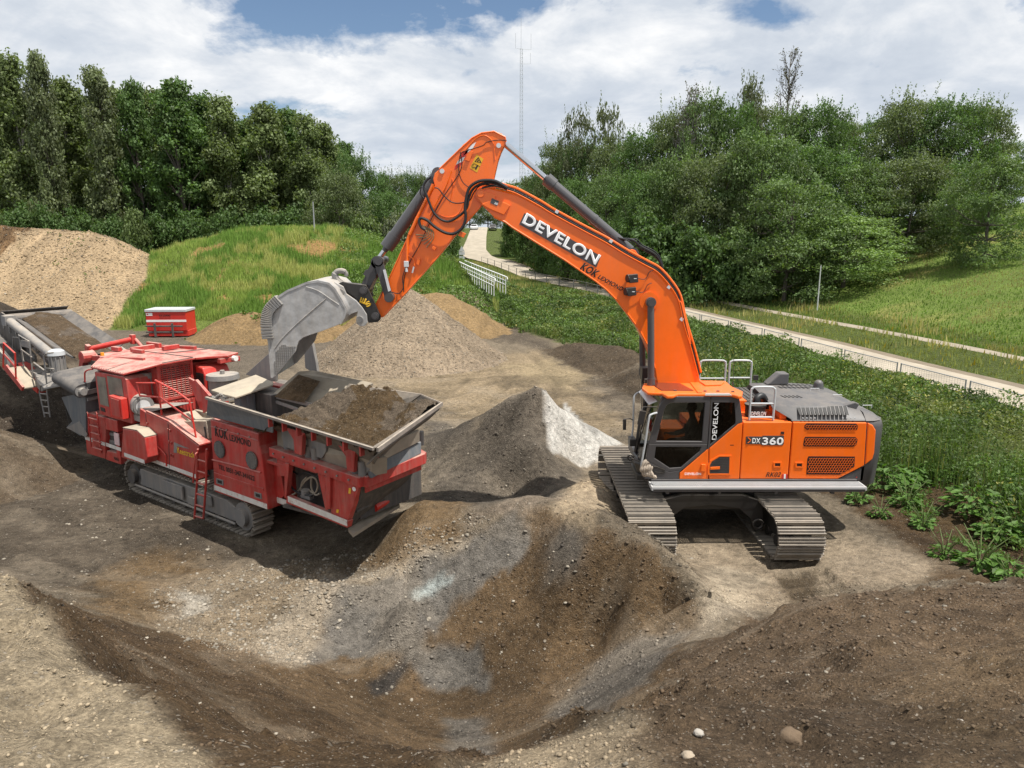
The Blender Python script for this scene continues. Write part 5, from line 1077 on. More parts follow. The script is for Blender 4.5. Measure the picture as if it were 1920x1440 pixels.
# --- operator in the cab
def person_mesh(name, verts, edges, radii, mat, parent=None, org=(0, 0, 0), sub=1):
    me = bpy.data.meshes.new(name); me.from_pydata([tuple(Vector(v) - Vector(org)) for v in verts], edges, []); o = bpy.data.objects.new(name, me); C.objects.link(o)
    sk = o.modifiers.new('skin', 'SKIN'); 
    for i, r in enumerate(radii):
        me.skin_vertices[0].data[i].radius = (r, r) if not isinstance(r, tuple) else r
    me.skin_vertices[0].data[0].use_root = True
    s = o.modifiers.new('sub', 'SUBSURF'); s.levels = sub; s.render_levels = sub
    dg = bpy.context.evaluated_depsgraph_get(); m2 = bpy.data.meshes.new_from_object(o.evaluated_get(dg)); bpy.data.objects.remove(o)
    m2.materials.clear(); m2.materials.append(mat); m2.polygons.foreach_set('use_smooth', [True] * len(m2.polygons))
    o = bpy.data.objects.new(name, m2); C.objects.link(o); o.parent = parent; return o
PO = Vector((4.28, 15.55, 2.08))
V = [(4.28, 15.55, 2.20), (4.32, 15.55, 2.45), (4.33, 15.55, 2.68), (4.30, 15.55, 2.82), (4.27, 15.55, 2.90), (4.25, 15.55, 3.03),  # pelvis, chest, neck, head
     (4.33, 15.36, 2.68), (4.22, 15.27, 2.42), (3.98, 15.24, 2.33), (3.86, 15.22, 2.34),     # near arm
     (4.33, 15.74, 2.68), (4.22, 15.84, 2.42), (3.98, 15.88, 2.33), (3.86, 15.88, 2.34),
     (4.2, 15.46, 2.16), (3.82, 15.44, 2.22), (3.66, 15.43, 1.80), (3.52, 15.43, 1.74),
     (4.2, 15.66, 2.16), (3.82, 15.68, 2.22), (3.66, 15.68, 1.80), (3.52, 15.68, 1.74)]
E_ = [(0, 1), (1, 2), (2, 3), (3, 4), (4, 5), (2, 6), (6, 7), (7, 8), (8, 9), (2, 10), (10, 11), (11, 12), (12, 13), (0, 14), (14, 15), (15, 16), (16, 17), (0, 18), (18, 19), (19, 20), (20, 21)]
Rr = [.16, .165, .15, .06, .075, .09, .075, .055, .045, .036, .075, .055, .045, .036, .10, .085, .06, .05, .10, .085, .06, .05]
pe = person_mesh('person', V, E_, Rr, M_skin, None, PO, 2); pe.location = PO + Vector((-.33, 0, -.05))
tag(pe, 'excavator driver in a dark shirt sitting in the cab with one hand on the joystick', 'person')
Vt = V[:3] + V[6:9] + V[10:13]; Et = [(0, 1), (1, 2), (2, 3), (3, 4), (4, 5), (2, 6), (6, 7), (7, 8)]
person_mesh('shirt', Vt, Et, [.175, .18, .165, .088, .068, .058, .088, .068, .058], M_cloth, pe, PO, 2)
person_mesh('trousers', [V[0]] + V[14:18] + V[18:22], [(0, 1), (1, 2), (2, 3), (3, 4), (0, 5), (5, 6), (6, 7), (7, 8)], [.17, .115, .10, .075, .065, .115, .10, .075, .065], M_seat, pe, PO, 2)
mb = MB(); mb.ball((4.275, 15.55, 3.035), .115, 7, (1, .9, 1.0)); mb.build('hair', M_seat, pe, org=PO, smooth=True)
mb = MB(); mb.ball((4.165, 15.55, 2.985), .022, 4); mb.ball((4.26, 15.455, 2.98), .025, 4, (1, .5, 1.3)); mb.ball((4.26, 15.645, 2.98), .025, 4, (1, .5, 1.3)); mb.build('face', M_skin, pe, org=PO, smooth=True)
for s, y in ((0, 15.22), (1, 15.88)):
    mb = MB()
    for f in range(4): mb.tube(spline([(3.86, y - .03 + f * .02, 2.345), (3.80, y - .032 + f * .021, 2.36), (3.765, y - .03 + f * .02, 2.34), (3.77, y - .028 + f * .02, 2.31)], 3), .0095, 6)
    mb.tube(spline([(3.87, y - .035, 2.335), (3.83, y - .055, 2.35), (3.79, y - .04, 2.36)], 3), .011, 6); mb.build('fingers', M_skin, pe, org=PO, smooth=True)
# rag hanging at the front corner of the walkway
rg = MB(); rnd = random.Random(3)
for k in range(5):
    p0 = pn(1212 + k * 2.2, 862 + k * 3, 14.90 - k * .02); pts = [p0, p0 + Vector((-.08 + k * .02, -.03, -.12)), p0 + Vector((-.10 + .04 * k, -.04, -.24)), p0 + Vector((-.02 + .03 * k, -.02, -.34 + .03 * k)), p0 + Vector((.04, 0, -.24))]
    rg.tube(spline(pts, 4), [.018 + .026 * abs(math.sin(i * .7 + k)) for i in range(17)], 7)
ro_ = rg.build('rag_bundle', M_rope, None, smooth=True, fixn=False); tag(ro_, 'dirty beige rag bundle tied to the front corner of the excavator cab', 'rag')
# ------------------------------------------------------------------ CRUSHER  (local frame: x forward to the hopper, y away from the camera, z up)
THC = R(36); CU = Vector((math.cos(THC), -math.sin(THC), 0)); CW = Vector((math.sin(THC), math.cos(THC), 0)); CO = PZ(430, 995, 0)
def CP(px, py, w):
    d = ray(px, py); t = (w + CO.dot(CW)) / d.dot(CW); p = Vector((0, 0, CAMH)) + d * t; return Vector(((p - CO).dot(CU), w, p.z))
def CZ(px, py, z):
    p = PZ(px, py, z) - CO; return Vector((p.dot(CU), p.dot(CW), z))
def cl_(pts, w): return [CP(a, b, w) for a, b in pts]
cr_ = empty('mobile_crusher', CO, -THC, 'dusty red tracked impact crusher with a hopper full of brown rubble', 'crusher')
def cpart(mb, name, mat, parent=None, **k): return mb.build(name, mat, parent if parent is not None else cr_, **k)
# crawlers: built along local x
def ctrack(w0):
    mb = MB(); z0, z1, x0, x1 = .03, .88, -4.65, .95; wd = .52
    for (y, z, a) in track_path(x0, x1, z0, z1, .17):
        rm = Matrix.Rotation(-a, 3, 'Y'); c = Vector((y, w0 + wd / 2, z)); mb.box(c, (.135, wd, .03), rm)
        for g, gh in ((-.3, .055), (.2, .03)): mb.box(c + rm @ Vector((g * .17, 0, .012 + gh / 2)), (.022, wd, gh), rm)
    mb.build('track', M_trk, cr_)
    fr = MB(); fr.prism([Vector((a, w0 + .06, b)) for a, b in ((-4.1, .24), (.15, .24), (.25, .40), (.20, .60), (-.1, .70), (-3.95, .70), (-4.1, .5))], (0, .42, 0)); f = fr.build('track_frame', M_gry, cr_, bevel=.02)
    fr = MB(); fr.tube([Vector((-4.2, w0 + .015, .22)), Vector((.25, w0 + .015, .22))], .035, 6); fr.box((-2.3, w0 + .0, .50), (.9, .05, .34)); fr.box((-1.5, w0 + .01, .38), (.3, .05, .2)); fr.box((-.9, w0 + .02, .55), (.5, .03, .25)); fr.build('cover_plate', M_gry, f, bevel=.01)
    for xx, r in ((.53, .33), (-4.25, .30)):
        mb = MB(); mb.cyl((xx, w0 + .06, .455), (xx, w0 + .46, .455), r, n=20); mb.cyl((xx, w0 - .05, .455), (xx, w0 + .06, .455), r * .62, n=18); mb.build('sprocket', M_dgry if xx < 0 else M_gry, f, smooth=True)
    for i in range(9):
        mb = MB(); mb.cyl((-3.9 + i * .48, w0 + .06, .16), (-3.9 + i * .48, w0 + .44, .16), .085, n=10); mb.build('roller', M_dgry, f, smooth=True)
ctrack(0.0); ctrack(2.1)
mb = MB(); mb.bb((-6.6, .35, .86), (1.4, 2.3, 1.14)); mb.bb((-4.0, .5, .5), (0, 2.1, .88)); mb.bb((-6.5, .5, 1.14), (1.4, 2.3, 1.7)); cpart(mb, 'chassis', M_dgry)
# side panels (near face w = 0)
A_ = [(155, 773), (157, 766), (219, 786), (221, 795), (227, 871), (164, 852)]
mb = MB(); mb.prism(cl_([(156, 771), (196, 783), (198, 806), (197, 860.5), (163, 850)], 0), (0, .55, 0)); mb.prism(cl_([(197, 783), (219, 789), (221, 811), (198, 805)], 0), (0, .55, 0)); mb.prism(cl_([(217, 812), (221, 812.5), (227, 871), (219, 869), ], 0), (0, .5, 0)); mb.prism(cl_([(200, 845), (219, 849.5), (220, 869), (198, 861.5)], 0), (0, .5, 0))
pa = cpart(mb, 'rear_panel', M_red, bevel=.012)
mb = MB(); mb.prism(cl_([(197, 804), (218, 810), (220, 850), (200, 844)], .12), (0, .05, 0)); mb.build('recess', M_dgry, pa)
mb = MB(); mb.prism(cl_([(200, 810), (213, 813), (214, 818), (201, 815)], .10), (0, .02, 0)); mb.prism(cl_([(203, 824), (214, 827), (215, 838), (205, 835)], .10), (0, .02, 0)); mb.build('control_box', M_gry, pa)
mb = MB(); mb.prism(cl_([(213, 811), (222, 814), (224, 836), (215, 833)], -.03), (0, .02, 0)); mb.build('notice', paint('faded_notice', (.62, .45, .45), .7, var=.2), pa)
mb = MB(); mb.prism(cl_([(230, 803), (257, 808), (271, 821), (277, 858), (270, 870), (227, 858)], -.32), (0, .5, 0)); pb = cpart(mb, 'side_locker', M_red, bevel=.02)
mb = MB(); mb.prism([CP(230, 803, -.32) + Vector((0, 0, .012)), CP(257, 808, -.32) + Vector((0, 0, .012)), CP(271, 821, -.32) + Vector((0, 0, .012)), CP(271, 821, -.32) + Vector((0, .5, .012)), CP(257, 808, -.32) + Vector((0, .5, .012)), CP(230, 803, -.32) + Vector((0, .5, .012))], (0, 0, .012)); mb.build('dusty_lid', M_wood, pb)
mb = MB(); mb.prism(cl_([(262, 766), (273, 773), (315, 792), (373, 837), (370, 870), (367, 900.5), (312, 876), (276, 859), (268, 838), (262, 806)], 0), (0, .6, 0)); pc = cpart(mb, 'engine_panel', M_red, bevel=.012)
for a, b in (((273, 775), (278, 852)), ((315, 794), (318, 878))): mb = MB(); mb.tube([CP(*a, -.004), CP(*b, -.004)], .008, 4); mb.build('door_seam', M_dgry, pc)
mb = MB()
for x, y in ((314.5, 806), (318, 808), (317, 829), (321, 831), (320, 853), (323.5, 855), (275.5, 795), (277, 815)): mb.cyl(CP(x, y - 2.4, -.02), CP(x, y + 2.4, -.02), .016, n=6)
mb.build('hinge', M_red, pc)
mb = MB(); mb.tube(spline([CP(a, b, -.03) for a, b in [(273, 820), (290, 832), (308, 850), (311, 858), (312, 874)]], 3), .016, 6); mb.build('trim_bar', M_redb, pc)
mb = MB(); mb.prism(cl_([(326, 829), (355, 841.5), (344, 839.5), (332, 836.5), (331, 849.5), (325.5, 848.5)], -.006), (0, .004, 0)); mb.build('emblem', M_gry, pc)
text_mesh('lettering', 'Keestrack', CP(333.5, 849.5, 0), CP(366, 859.5, 0), .15, M_txty, pc, None, bold=.02, lift=.006)
text_mesh('lettering', 'R806', CP(214.5, 861.5, 0), CP(223.5, 865, 0), .085, M_txtk, pa, None, bold=.02, lift=.006)
def stripe(pts, w, parent, hh=.10):
    mb = MB(); P = cl_(pts, w)
    mb.loft([[p + Vector((0, -.004, -hh / 2)), p + Vector((0, -.004, hh / 2)), p + Vector((0, 0, hh / 2)), p + Vector((0, 0, -hh / 2))] for p in P]); mb.build('white_stripe', M_wstr, parent)
stripe([(159.5, 820.5), (197, 833)], -.004, pa); stripe([(198.5, 833), (227, 843)], -.005, pa); stripe([(233, 852), (271, 866)], -.324, pb); stripe([(277, 860), (367, 893)], -.004, pc)
mb = MB()
for a in (163, 180):
    mb.tube(spline([CP(a, 773, -.12), CP(a + 2, 776, -.14), CP(a + 5, 805, -.14), CP(a + 8, 838, -.14)], 3), .018, 6)
for i in range(5): mb.tube([CP(166.5 + i * 2, 783 + i * 14, -.14), CP(183.5 + i * 2, 788 + i * 14, -.14)], .018, 6); mb.box(CP(175 + i * 2, 787 + i * 14, -.03), (.42, .02, .12))
mb.build('ladder', M_red, pa)
# tower with mesh windows
mb = MB(); mb.prism(cl_([(177, 697), (232, 706), (236, 712), (247.5, 795), (207, 783), (187, 776)], -.02), (0, .62, 0)); tw = cpart(mb, 'side_cabinet', M_red, bevel=.015)
mb = MB(); mb.prism(cl_([(181, 705), (197, 708), (204, 763), (188, 758)], -.03), (0, .01, 0)); mb.prism(cl_([(200, 704.5), (227, 711), (232, 746), (205, 739.5)], -.03), (0, .01, 0)); mb.build('mesh_window', paint('dusty_mesh_screen', (.20, .175, .14), .85, var=.3), tw)
mb = MB(); mb.prism(cl_([(203.5, 741), (226, 748), (230.5, 787.5), (207, 780.5)], -.20), (0, .17, 0)); mb.build('air_vent_box', M_redb, tw, bevel=.02)
mb = MB(); mb.prism(cl_([(206.5, 746), (222.5, 751), (226, 783), (210, 778)], -.215), (0, .012, 0)); mb.build('vent_mesh', M_red, tw)
mb = MB(); mb.prism(cl_([(188, 763), (196, 766), (197, 773), (189, 770)], -.032), (0, .01, 0)); mb.build('lamp', M_bk, tw)
# dusty roof slabs and engine housing with louvre face
def slab(pts, z, th): return [CZ(a, b, z) for a, b in pts]
mb = MB(); mb.prism([Vector((-5.75, -.06, 3.17)), Vector((-4.05, -.06, 3.17)), Vector((-3.42, .62, 3.40)), Vector((-3.42, 1.55, 3.42)), Vector((-7.1, 1.55, 3.30)), Vector((-7.1, .95, 3.27))], (0, 0, .05)); rf = cpart(mb, 'roof', M_red, bevel=.012)
mb = MB(); mb.prism([Vector((-7.1, 1.56, 3.29)), Vector((-3.42, 1.56, 3.41)), Vector((-2.95, 2.2, 3.43)), Vector((-3.3, 2.75, 3.40)), Vector((-6.3, 2.75, 3.30)), Vector((-7.0, 2.2, 3.28))], (0, 0, .06)); mb.bb((-3.15, 2.0, 3.28), (-3.0, 2.6, 3.41)); mb.build('roof_panel', M_red, rf, bevel=.012)
mb = MB(); mb.cyl((-3.0, 2.4, 3.38), (-2.88, 2.4, 3.38), .07, n=12); mb.build('lamp', M_lamp, rf, smooth=True)
for p_, q_ in (((-4.9, -.05, 3.222), (-5.3, 1.5, 3.40)), ((-5.0, 1.6, 3.425), (-4.7, 2.7, 3.43)), ((-3.45, .66, 3.455), (-3.45, 1.5, 3.475)), ((-7.0, 1.53, 3.36), (-3.5, 1.53, 3.475))):
    mb = MB(); mb.tube([Vector(p_), Vector(q_)], .014, 4); mb.build('roof_seam', M_dgry, rf)
mb = MB()
for i in range(14): t = i / 13; mb.cyl(Vector((-5.7 + 1.6 * t, -.035, 3.21)), Vector((-5.7 + 1.6 * t, -.035, 3.235)), .014, n=6)
mb.build('rivets', M_dgry, rf)
for bx_, s_ in (((-6.9, 1.2, 3.42), (.35, .12, .12)), ((-6.4, 1.7, 3.42), (.12, .7, .14)), ((-5.9, 1.3, 3.44), (.5, .1, .1)), ((-5.6, 2.1, 3.47), (.12, .5, .12)), ((-6.7, 2.2, 3.42), (.6, .1, .16))):
    mb = MB(); mb.box(bx_, s_, Matrix.Rotation(.1, 3, 'Z')); mb.build('frame_bar', M_red, rf, bevel=.01)
mb = MB()
for x in (-6.2, -5.0, -4.2): mb.bb((x - .006, .1, 3.325), (x + .006, 2.6, 3.345)) if False else None
mb.bb((-6.8, .65, 1.6), (-3.72, 2.6, 3.28)); eng = cpart(mb, 'engine_housing', M_red)
gx = -3.66
mb = MB(); mb.ring([Vector((gx, .60, 2.42)), Vector((gx, 1.56, 2.42)), Vector((gx, 1.56, 3.38)), Vector((gx, .60, 3.38))], [Vector((gx, .68, 2.50)), Vector((gx, 1.48, 2.50)), Vector((gx, 1.48, 3.32)), Vector((gx, .68, 3.32))], (.07, 0, 0)); gf = cpart(mb, 'grille_frame', M_red, bevel=.008)
mb = MB(); mb.bb((gx, .68, 2.5), (gx + .01, 1.48, 3.32)); mb.build('grille_backing', M_txtk, gf)
mb = MB()
for i in range(15): z = 2.53 + i * .055; mb.box((gx + .04, 1.08, z), (.035, .8, .022), Matrix.Rotation(.5, 3, 'Y'))
for i in range(7): y = .72 + i * .12; mb.bb((gx + .045, y - .008, 2.5), (gx + .06, y + .008, 3.32))
mb.build('radiator_grille', M_red, gf)
mb = MB()
for i in range(10): y = .66 + i * .09; mb.bb((gx + .05, y - .02, 2.08), (gx + .075, y + .02, 2.36))
mb.bb((gx, .6, 2.0), (gx + .05, 1.56, 2.41)); mb.build('slotted_guard', M_red, gf)
mb = MB(); mb.prism([Vector((-3.6, 1.62, 2.35)), Vector((-3.2, 1.62, 2.35)), Vector((-3.15, 1.62, 3.0)), Vector((-3.25, 1.62, 3.2)), Vector((-3.6, 1.62, 3.25))], (0, .75, 0)); fan = cpart(mb, 'fan_guard', M_redb, bevel=.04)
mb = MB()
for i in range(6): mb.bb((-3.165, 1.68 + i * .11, 2.5), (-3.14, 1.73 + i * .11, 3.0)); mb.bb((-3.55 + i * .06, 1.60, 2.5), (-3.52 + i * .06, 1.622, 3.05))
mb.build('slot', M_txtk, fan)
mb = MB(); mb.cyl((-2.55, 1.75, 2.45), (-2.55, 1.75, 2.98), .36, n=26); mb.cyl((-2.55, 1.75, 2.98), (-2.55, 1.75, 3.10), .42, .40, n=26); mb.cyl((-2.55, 1.75, 3.1), (-2.55, 1.75, 3.2), .06, n=8); cpart(mb, 'exhaust_drum', M_gry, smooth=True)
# air filter lying on the side deck
mb = MB(); a = CP(258, 752, .35); b = a + Vector((.55, -.15, -.03)); mb.cyl(a, b, .27, n=24); mb.cyl(b, b + (b - a) * .06, .23, n=24); af = cpart(mb, 'air_filter', M_gry, smooth=True)
mb = MB(); mb.cyl(b + (b - a) * .065, b + (b - a) * .075, .17, n=20); mb.build('end_cap', M_gal, af)
mb = MB(); mb.cyl(a + Vector((.1, .25, .15)), a + Vector((.1, .25, .62)), .16, n=20); mb.cyl(a + Vector((.1, .25, .60)), a + Vector((.1, .25, .74)), .19, n=20); mb.build('pre_cleaner', M_gry, af, smooth=True)
mb = MB(); mb.tube(spline([CP(240, 706, .4), CP(239, 722, .4), CP(244, 738, .4), CP(252, 744, .4), CP(256, 730, .4)]), .06, 8); mb.build('intake_hose', M_gal, af, smooth=True)
mb = MB(); mb.prism([CP(235, 762, .05), CP(262, 766, .05), CP(306, 766, .05), CP(262, 778, .05)], (0, .8, 0)); mb.bb((-4.0, .05, 2.0), (-3.4, .6, 2.15)); cpart(mb, 'side_deck', M_gry)
# walkway over the sloped side
mb = MB(); mb.prism([CP(273, 772, 0), CP(316, 792, 0), CP(374, 836, 0), CP(374, 836, 0) + Vector((0, .75, 0)), CP(316, 792, 0) + Vector((0, .75, 0)), CP(273, 772, 0) + Vector((0, .75, 0))], (0, 0, .03)); cpart(mb, 'sloped_deck', M_red)
mb = MB(); mb.prism([CP(330, 790, .3), CP(350, 800, .3), CP(392, 823, .3), CP(386, 790, .3)], (0, .8, 0)); mb.bb((-2.4, .8, 1.6), (-.5, 2.2, 2.35)); mb.box((-1.9, .55, 2.15), (.8, .35, .16), Matrix.Rotation(.4, 3, 'Y')); cpart(mb, 'sand_ledge', M_wood)
mb = MB(); rr_ = .022
for pts in ([(304, 783), (301, 760), (294, 713), (291, 713), (330, 733), (355, 751), (368, 823)], [(301, 745), (262, 742), (256, 718), (290, 718)], [(300, 745), (362, 790), (355, 753)]):
    mb.tube([CP(a, b, .12) for a, b in pts], rr_, 7)
cpart(mb, 'handrail', M_redb, smooth=True)
# access ladder in front of the joint
mb = MB()
for s in (0, 17):
    mb.tube([CP(371 + s * .95, 842, -.22), CP(369.5 + s, 905, -.22), CP(364.5 + s, 972, -.22)], .026, 6)
for i in range(6): y = 862 + i * 21; x = 371 - i * 1.3; mb.tube([CP(x, y, -.22), CP(x + 16.5, y + 5, -.22)], .024, 6)
mb.tube(spline([CP(371, 850, -.22), CP(366, 855, -.3), CP(362, 905, -.3)]), .018, 6)
cpart(mb, 'ladder', M_red)
# KOK box
mb = MB()
K = [(394, 786), (485, 813), (487, 868), (505, 958), (402, 921), (399, 880)]
mb.prism(cl_([(394, 786), (484, 813), (486, 836), (490, 852), (503, 956), (402, 922), (398, 850)], -.06), (0, 1.0, 0)); kb = cpart(mb, 'equipment_box', M_red, bevel=.02)
mb = MB(); P = [CP(393, 781, -.09), CP(484, 809, -.09)]; mb.prism([P[0] + Vector((0, 0, .04)), P[1] + Vector((0, 0, .04)), P[1] + Vector((0, .10, -.05)), P[0] + Vector((0, .10, -.05))], (0, 0, .05)); mb.build('top_ledge', M_red, kb, bevel=.01)
mb = MB(); mb.prism(cl_([(401, 886), (493, 916), (493.6, 920), (401.5, 890)], -.075), (0, .02, 0)); mb.tube([CP(398, 862, -.07), CP(440, 872, -.07), CP(489, 886, -.07)], .02, 5); mb.tube([CP(395, 799, -.065), CP(484, 826, -.065)], .012, 5); mb.build('pressed_edge', M_red, kb)
for x, y, s in ((412, 842.5, 1), (472.5, 863, 1)):
    c = CP(x, y, -.075); mb = MB(); mb.cyl(c, c + Vector((0, -.02, 0)), .20, n=26); vg = mb.build('round_vent', M_dgry, kb)
    mb = MB()
    for i in range(-4, 5): q = math.sqrt(max(.0, .17 ** 2 - (i * .04) ** 2)); mb.bb((c.x + i * .04 - .008, c.y - .03, c.z - q), (c.x + i * .04 + .008, c.y - .02, c.z + q))
    mb.build('mesh_bar', M_gry, vg)
for x, y in ((411.5, 903.5), (483, 929)):
    mb = MB(); mb.prism(cl_([(x - 6.5, y - 7), (x + 6.5, y - 3), (x + 7, y + 7), (x - 6, y + 3)], -.075), (0, .02, 0)); rl = mb.build('latch_plate', M_gry, kb)
    mb = MB(); mb.prism(cl_([(x - 4, y - 4), (x + 4, y - 1.5), (x + 4.5, y + 4), (x - 3.5, y + 1.5)], -.08), (0, .01, 0)); mb.build('latch', M_txtk, rl)
text_mesh('lettering', 'KOK', CP(404, 817.5, -.06), CP(428, 825.5, -.06), .235, M_txtk, kb, None, bold=.035, shear=.0, lift=.006)
text_mesh('lettering', 'LEXMOND', CP(431, 826, -.06), CP(471, 838.5, -.06), .15, M_txtk, kb, None, bold=.025, lift=.006)
text_mesh('lettering', 'TEL 0031-347-341622', CP(411, 879.5, -.06), CP(478, 902, -.06), .115, M_txtk, kb, None, bold=.02, lift=.010)
stripe([(401.5, 913.5), (501, 950)], -.065, kb, .12)
mb = MB(); mb.prism(cl_([(505, 905), (531, 892), (533, 938), (505, 950)], .25) if False else [CP(491, 852, .2), CP(524, 872, .2), CP(533, 930, .2), CP(503, 955, .2)], (0, .7, 0)); bx2 = cpart(mb, 'step_box', M_red, bevel=.02)
mb = MB(); mb.bb((1.55, .05, 1.92), (2.15, .8, 1.98)); mb.build('ledge', M_red, bx2)
mb = MB(); mb.prism([Vector((1.62, .18, 1.0)), Vector((2.15, .18, 1.0)), Vector((2.15, .18, 1.12)), Vector((1.62, .18, 1.12))], (0, .02, 0)); mb.build('white_stripe', M_wstr, bx2)
# ---- feeder below the hopper
ZF = 2.12
N0, N1, F1, F0 = CZ(512, 845, 2.2), CZ(681, 903, ZF), CZ(792, 858, ZF), Vector((1.9, 2.7, 2.2))
mb = MB()
def beam(mb, a, b, w, h): 
    a = Vector(a); b = Vector(b); d = (b - a).normalized(); s = Vector((0, 0, 1)).cross(d).normalized() * w / 2; u = Vector((0, 0, h / 2))
    mb.loft([[p - s - u, p + s - u, p + s + u, p - s + u] for p in (a, b)])
beam(mb, N0, N1, .20, .20); beam(mb, N1, F1, .2, .22); beam(mb, F1, F0, .2, .2); fl = cpart(mb, 'feeder_beam', M_red, bevel=.012)
# lower body with frame openings
nb0, nb1 = CP(535, 937, .05), CP(653, 984, .05)
LB0 = Vector((2.0, .05, 1.02)); LB1 = CZ(653, 984, 1.0); FB1 = CZ(737, 932, 1.0); FB0 = Vector((1.9, 2.5, 1.0))
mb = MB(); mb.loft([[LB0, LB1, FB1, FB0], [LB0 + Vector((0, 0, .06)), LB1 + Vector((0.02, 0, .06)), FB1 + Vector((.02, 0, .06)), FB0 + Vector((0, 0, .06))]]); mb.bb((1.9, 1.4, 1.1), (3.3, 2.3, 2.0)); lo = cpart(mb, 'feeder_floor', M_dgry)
mb = MB(); P = cl_([(537, 930), (654, 977), (651, 990), (536, 943)], .03); mb.prism(P, (0, .12, 0)); mb.build('side_sill', M_red, lo, bevel=.01)
stripe([(540, 935.5), (651, 981)], .024, lo, .13)
mb = MB(); mb.prism([LB1 + Vector((.05, -.05, -.12)), LB1 + Vector((.3, -.15, -.14)), FB1 + Vector((.3, -.1, -.14)), FB1 + Vector((.05, 0, -.12))], (0, 0, .07)); mb.build('bottom_plate', M_wood, lo)
mb = MB()
mb.prism(cl_([(620, 893), (674, 911), (652, 978), (622, 966), (606, 893)], .04), (0, .12, 0)); 
mb.prism(cl_([(595, 886), (607, 889), (616, 955), (610, 957)], .04), (0, .12, 0)); mb.prism(cl_([(533, 868), (542, 869), (536, 935), (533, 934)], .04), (0, .12, 0)); mb.prism(cl_([(519, 852), (600, 880), (592, 888), (550, 874), (537, 870), (533, 893), (520, 893)], .06), (0, .08, 0)); fs = cpart(mb, 'feeder_side', M_red, bevel=.01)
mb = MB(); mb.prism(cl_([(611, 890), (619, 893), (618, 955), (611, 953)], -.02), (0, .06, 0)); mb.build('hydraulic_leg', M_red, fs, bevel=.01)
mb = MB(); mb.prism(cl_([(654, 915), (658, 916), (657, 926), (653, 925)], .03), (0, .01, 0)); mb.prism(cl_([(631, 955), (635, 956), (634, 962), (630, 961)], .03), (0, .01, 0)); mb.build('caution_decal', M_txty, fs)
c = CP(663.5, 917, .03); mb = MB(); mb.cyl(c, c + Vector((0, .01, 0)), .045, n=14); mb.build('round_decal', M_txtw, fs)
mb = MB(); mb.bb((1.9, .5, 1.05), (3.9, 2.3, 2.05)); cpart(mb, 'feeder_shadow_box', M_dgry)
mb = MB()
for pts in ([(548, 928), (560, 920), (570, 905), (582, 895), (592, 898), (596, 912), (590, 925), (578, 918)], [(584, 893), (584, 915), (592, 928), (600, 925)], [(575, 895), (566, 905), (564, 920)]): mb.tube(spline([CP(a, b, .3) for a, b in pts], 4), .02, 6)
cpart(mb, 'hose', M_wood, smooth=True)
mb = MB(); mb.cyl(CP(573, 928, .25), CP(573, 918, .25), .09, n=10); mb.box(CP(576, 930, .25), (.3, .12, .1)); cpart(mb, 'pump', M_gry, bevel=.01)
# dark end face
E0, E1 = CZ(681, 912, 2.0), CZ(790, 868, 2.0); G0, G1 = CZ(655, 986, 1.0), CZ(738, 934, 1.0)
mb = MB(); mb.prism([E0, E1, G1, G0], ((E1 - E0).cross(G0 - E0)).normalized() * .05 * (1 if (E1 - E0).cross(G0 - E0).x < 0 else -1)); ef = cpart(mb, 'end_plate', M_dgry, bevel=.01)
def efp(u, v, o=0.0): n = (E1 - E0).cross(G0 - E0).normalized(); n = n if n.x > 0 else -n; a = E0.lerp(E1, u); b = G0.lerp(G1, u); return a.lerp(b, v) + n * o
mb = MB(); beam(mb, efp(.02, .62, .02), efp(.98, .62, .02), .04, .05); beam(mb, efp(.3, .62, .02), efp(.3, .98, .02), .04, .04); mb.build('rib', M_dgry, ef)
mb = MB(); mb.cyl(efp(.42, .80, .05), efp(.84, .78, .05), .085, n=12); mb.build('folded_leg', M_redb, ef)
mb = MB(); beam(mb, efp(.02, .02, .03), efp(.985, .02, .03), .03, .2); mb.build('front_beam', M_redb if False else M_red, ef)
# spring pots and grey inner trough
mb = MB(); 
T0, T1 = CZ(700, 812 + 45, 2.55), CZ(785, 812, 2.62)
mb.prism([CZ(520, 800, 2.62), CZ(697, 862, 2.60), CZ(697, 893, 2.22), CZ(520, 838, 2.25)], (.1, .3, 0)); cpart(mb, 'trough_side', M_wood)
mb = MB(); mb.prism([CZ(700, 846, 2.75), CZ(787, 806, 2.78), CZ(787, 828, 2.5), CZ(702, 872, 2.45)], (-.08, 0, 0)); mb.build('trough_end', M_wood, fl, bevel=.01)
mb = MB(); mb.prism([CZ(697, 874, 2.43), CZ(790, 828, 2.47), CZ(790, 850, 2.24), CZ(697, 897, 2.2)], (-.1, 0, 0)); mb.build('rubber_flap', M_skirt, fl, bevel=.01)
for x, y in ((540, 848), (580, 862), (592, 866), (668, 889), (680, 893), (788, 834)):
    mb = MB(); c = CZ(x, y, 2.2); mb.cyl(c, c + Vector((0, 0, .30)), .085, n=12); mb.build('spring_pot', M_gry, fl, smooth=True)
mb = MB()
for x, y in ((548, 815), (598, 830), (682, 858)):
    c = CP(x, y, .12); mb.prism([c + Vector((-.35, 0, .1)), c + Vector((.2, 0, .1)), c + Vector((.2, 0, -.15)), c + Vector((.05, 0, -.32)), c + Vector((-.25, 0, -.32)), c + Vector((-.38, 0, -.1))], (0, .08, 0))
mb.build('spring_bracket', M_gry, fl, bevel=.01)
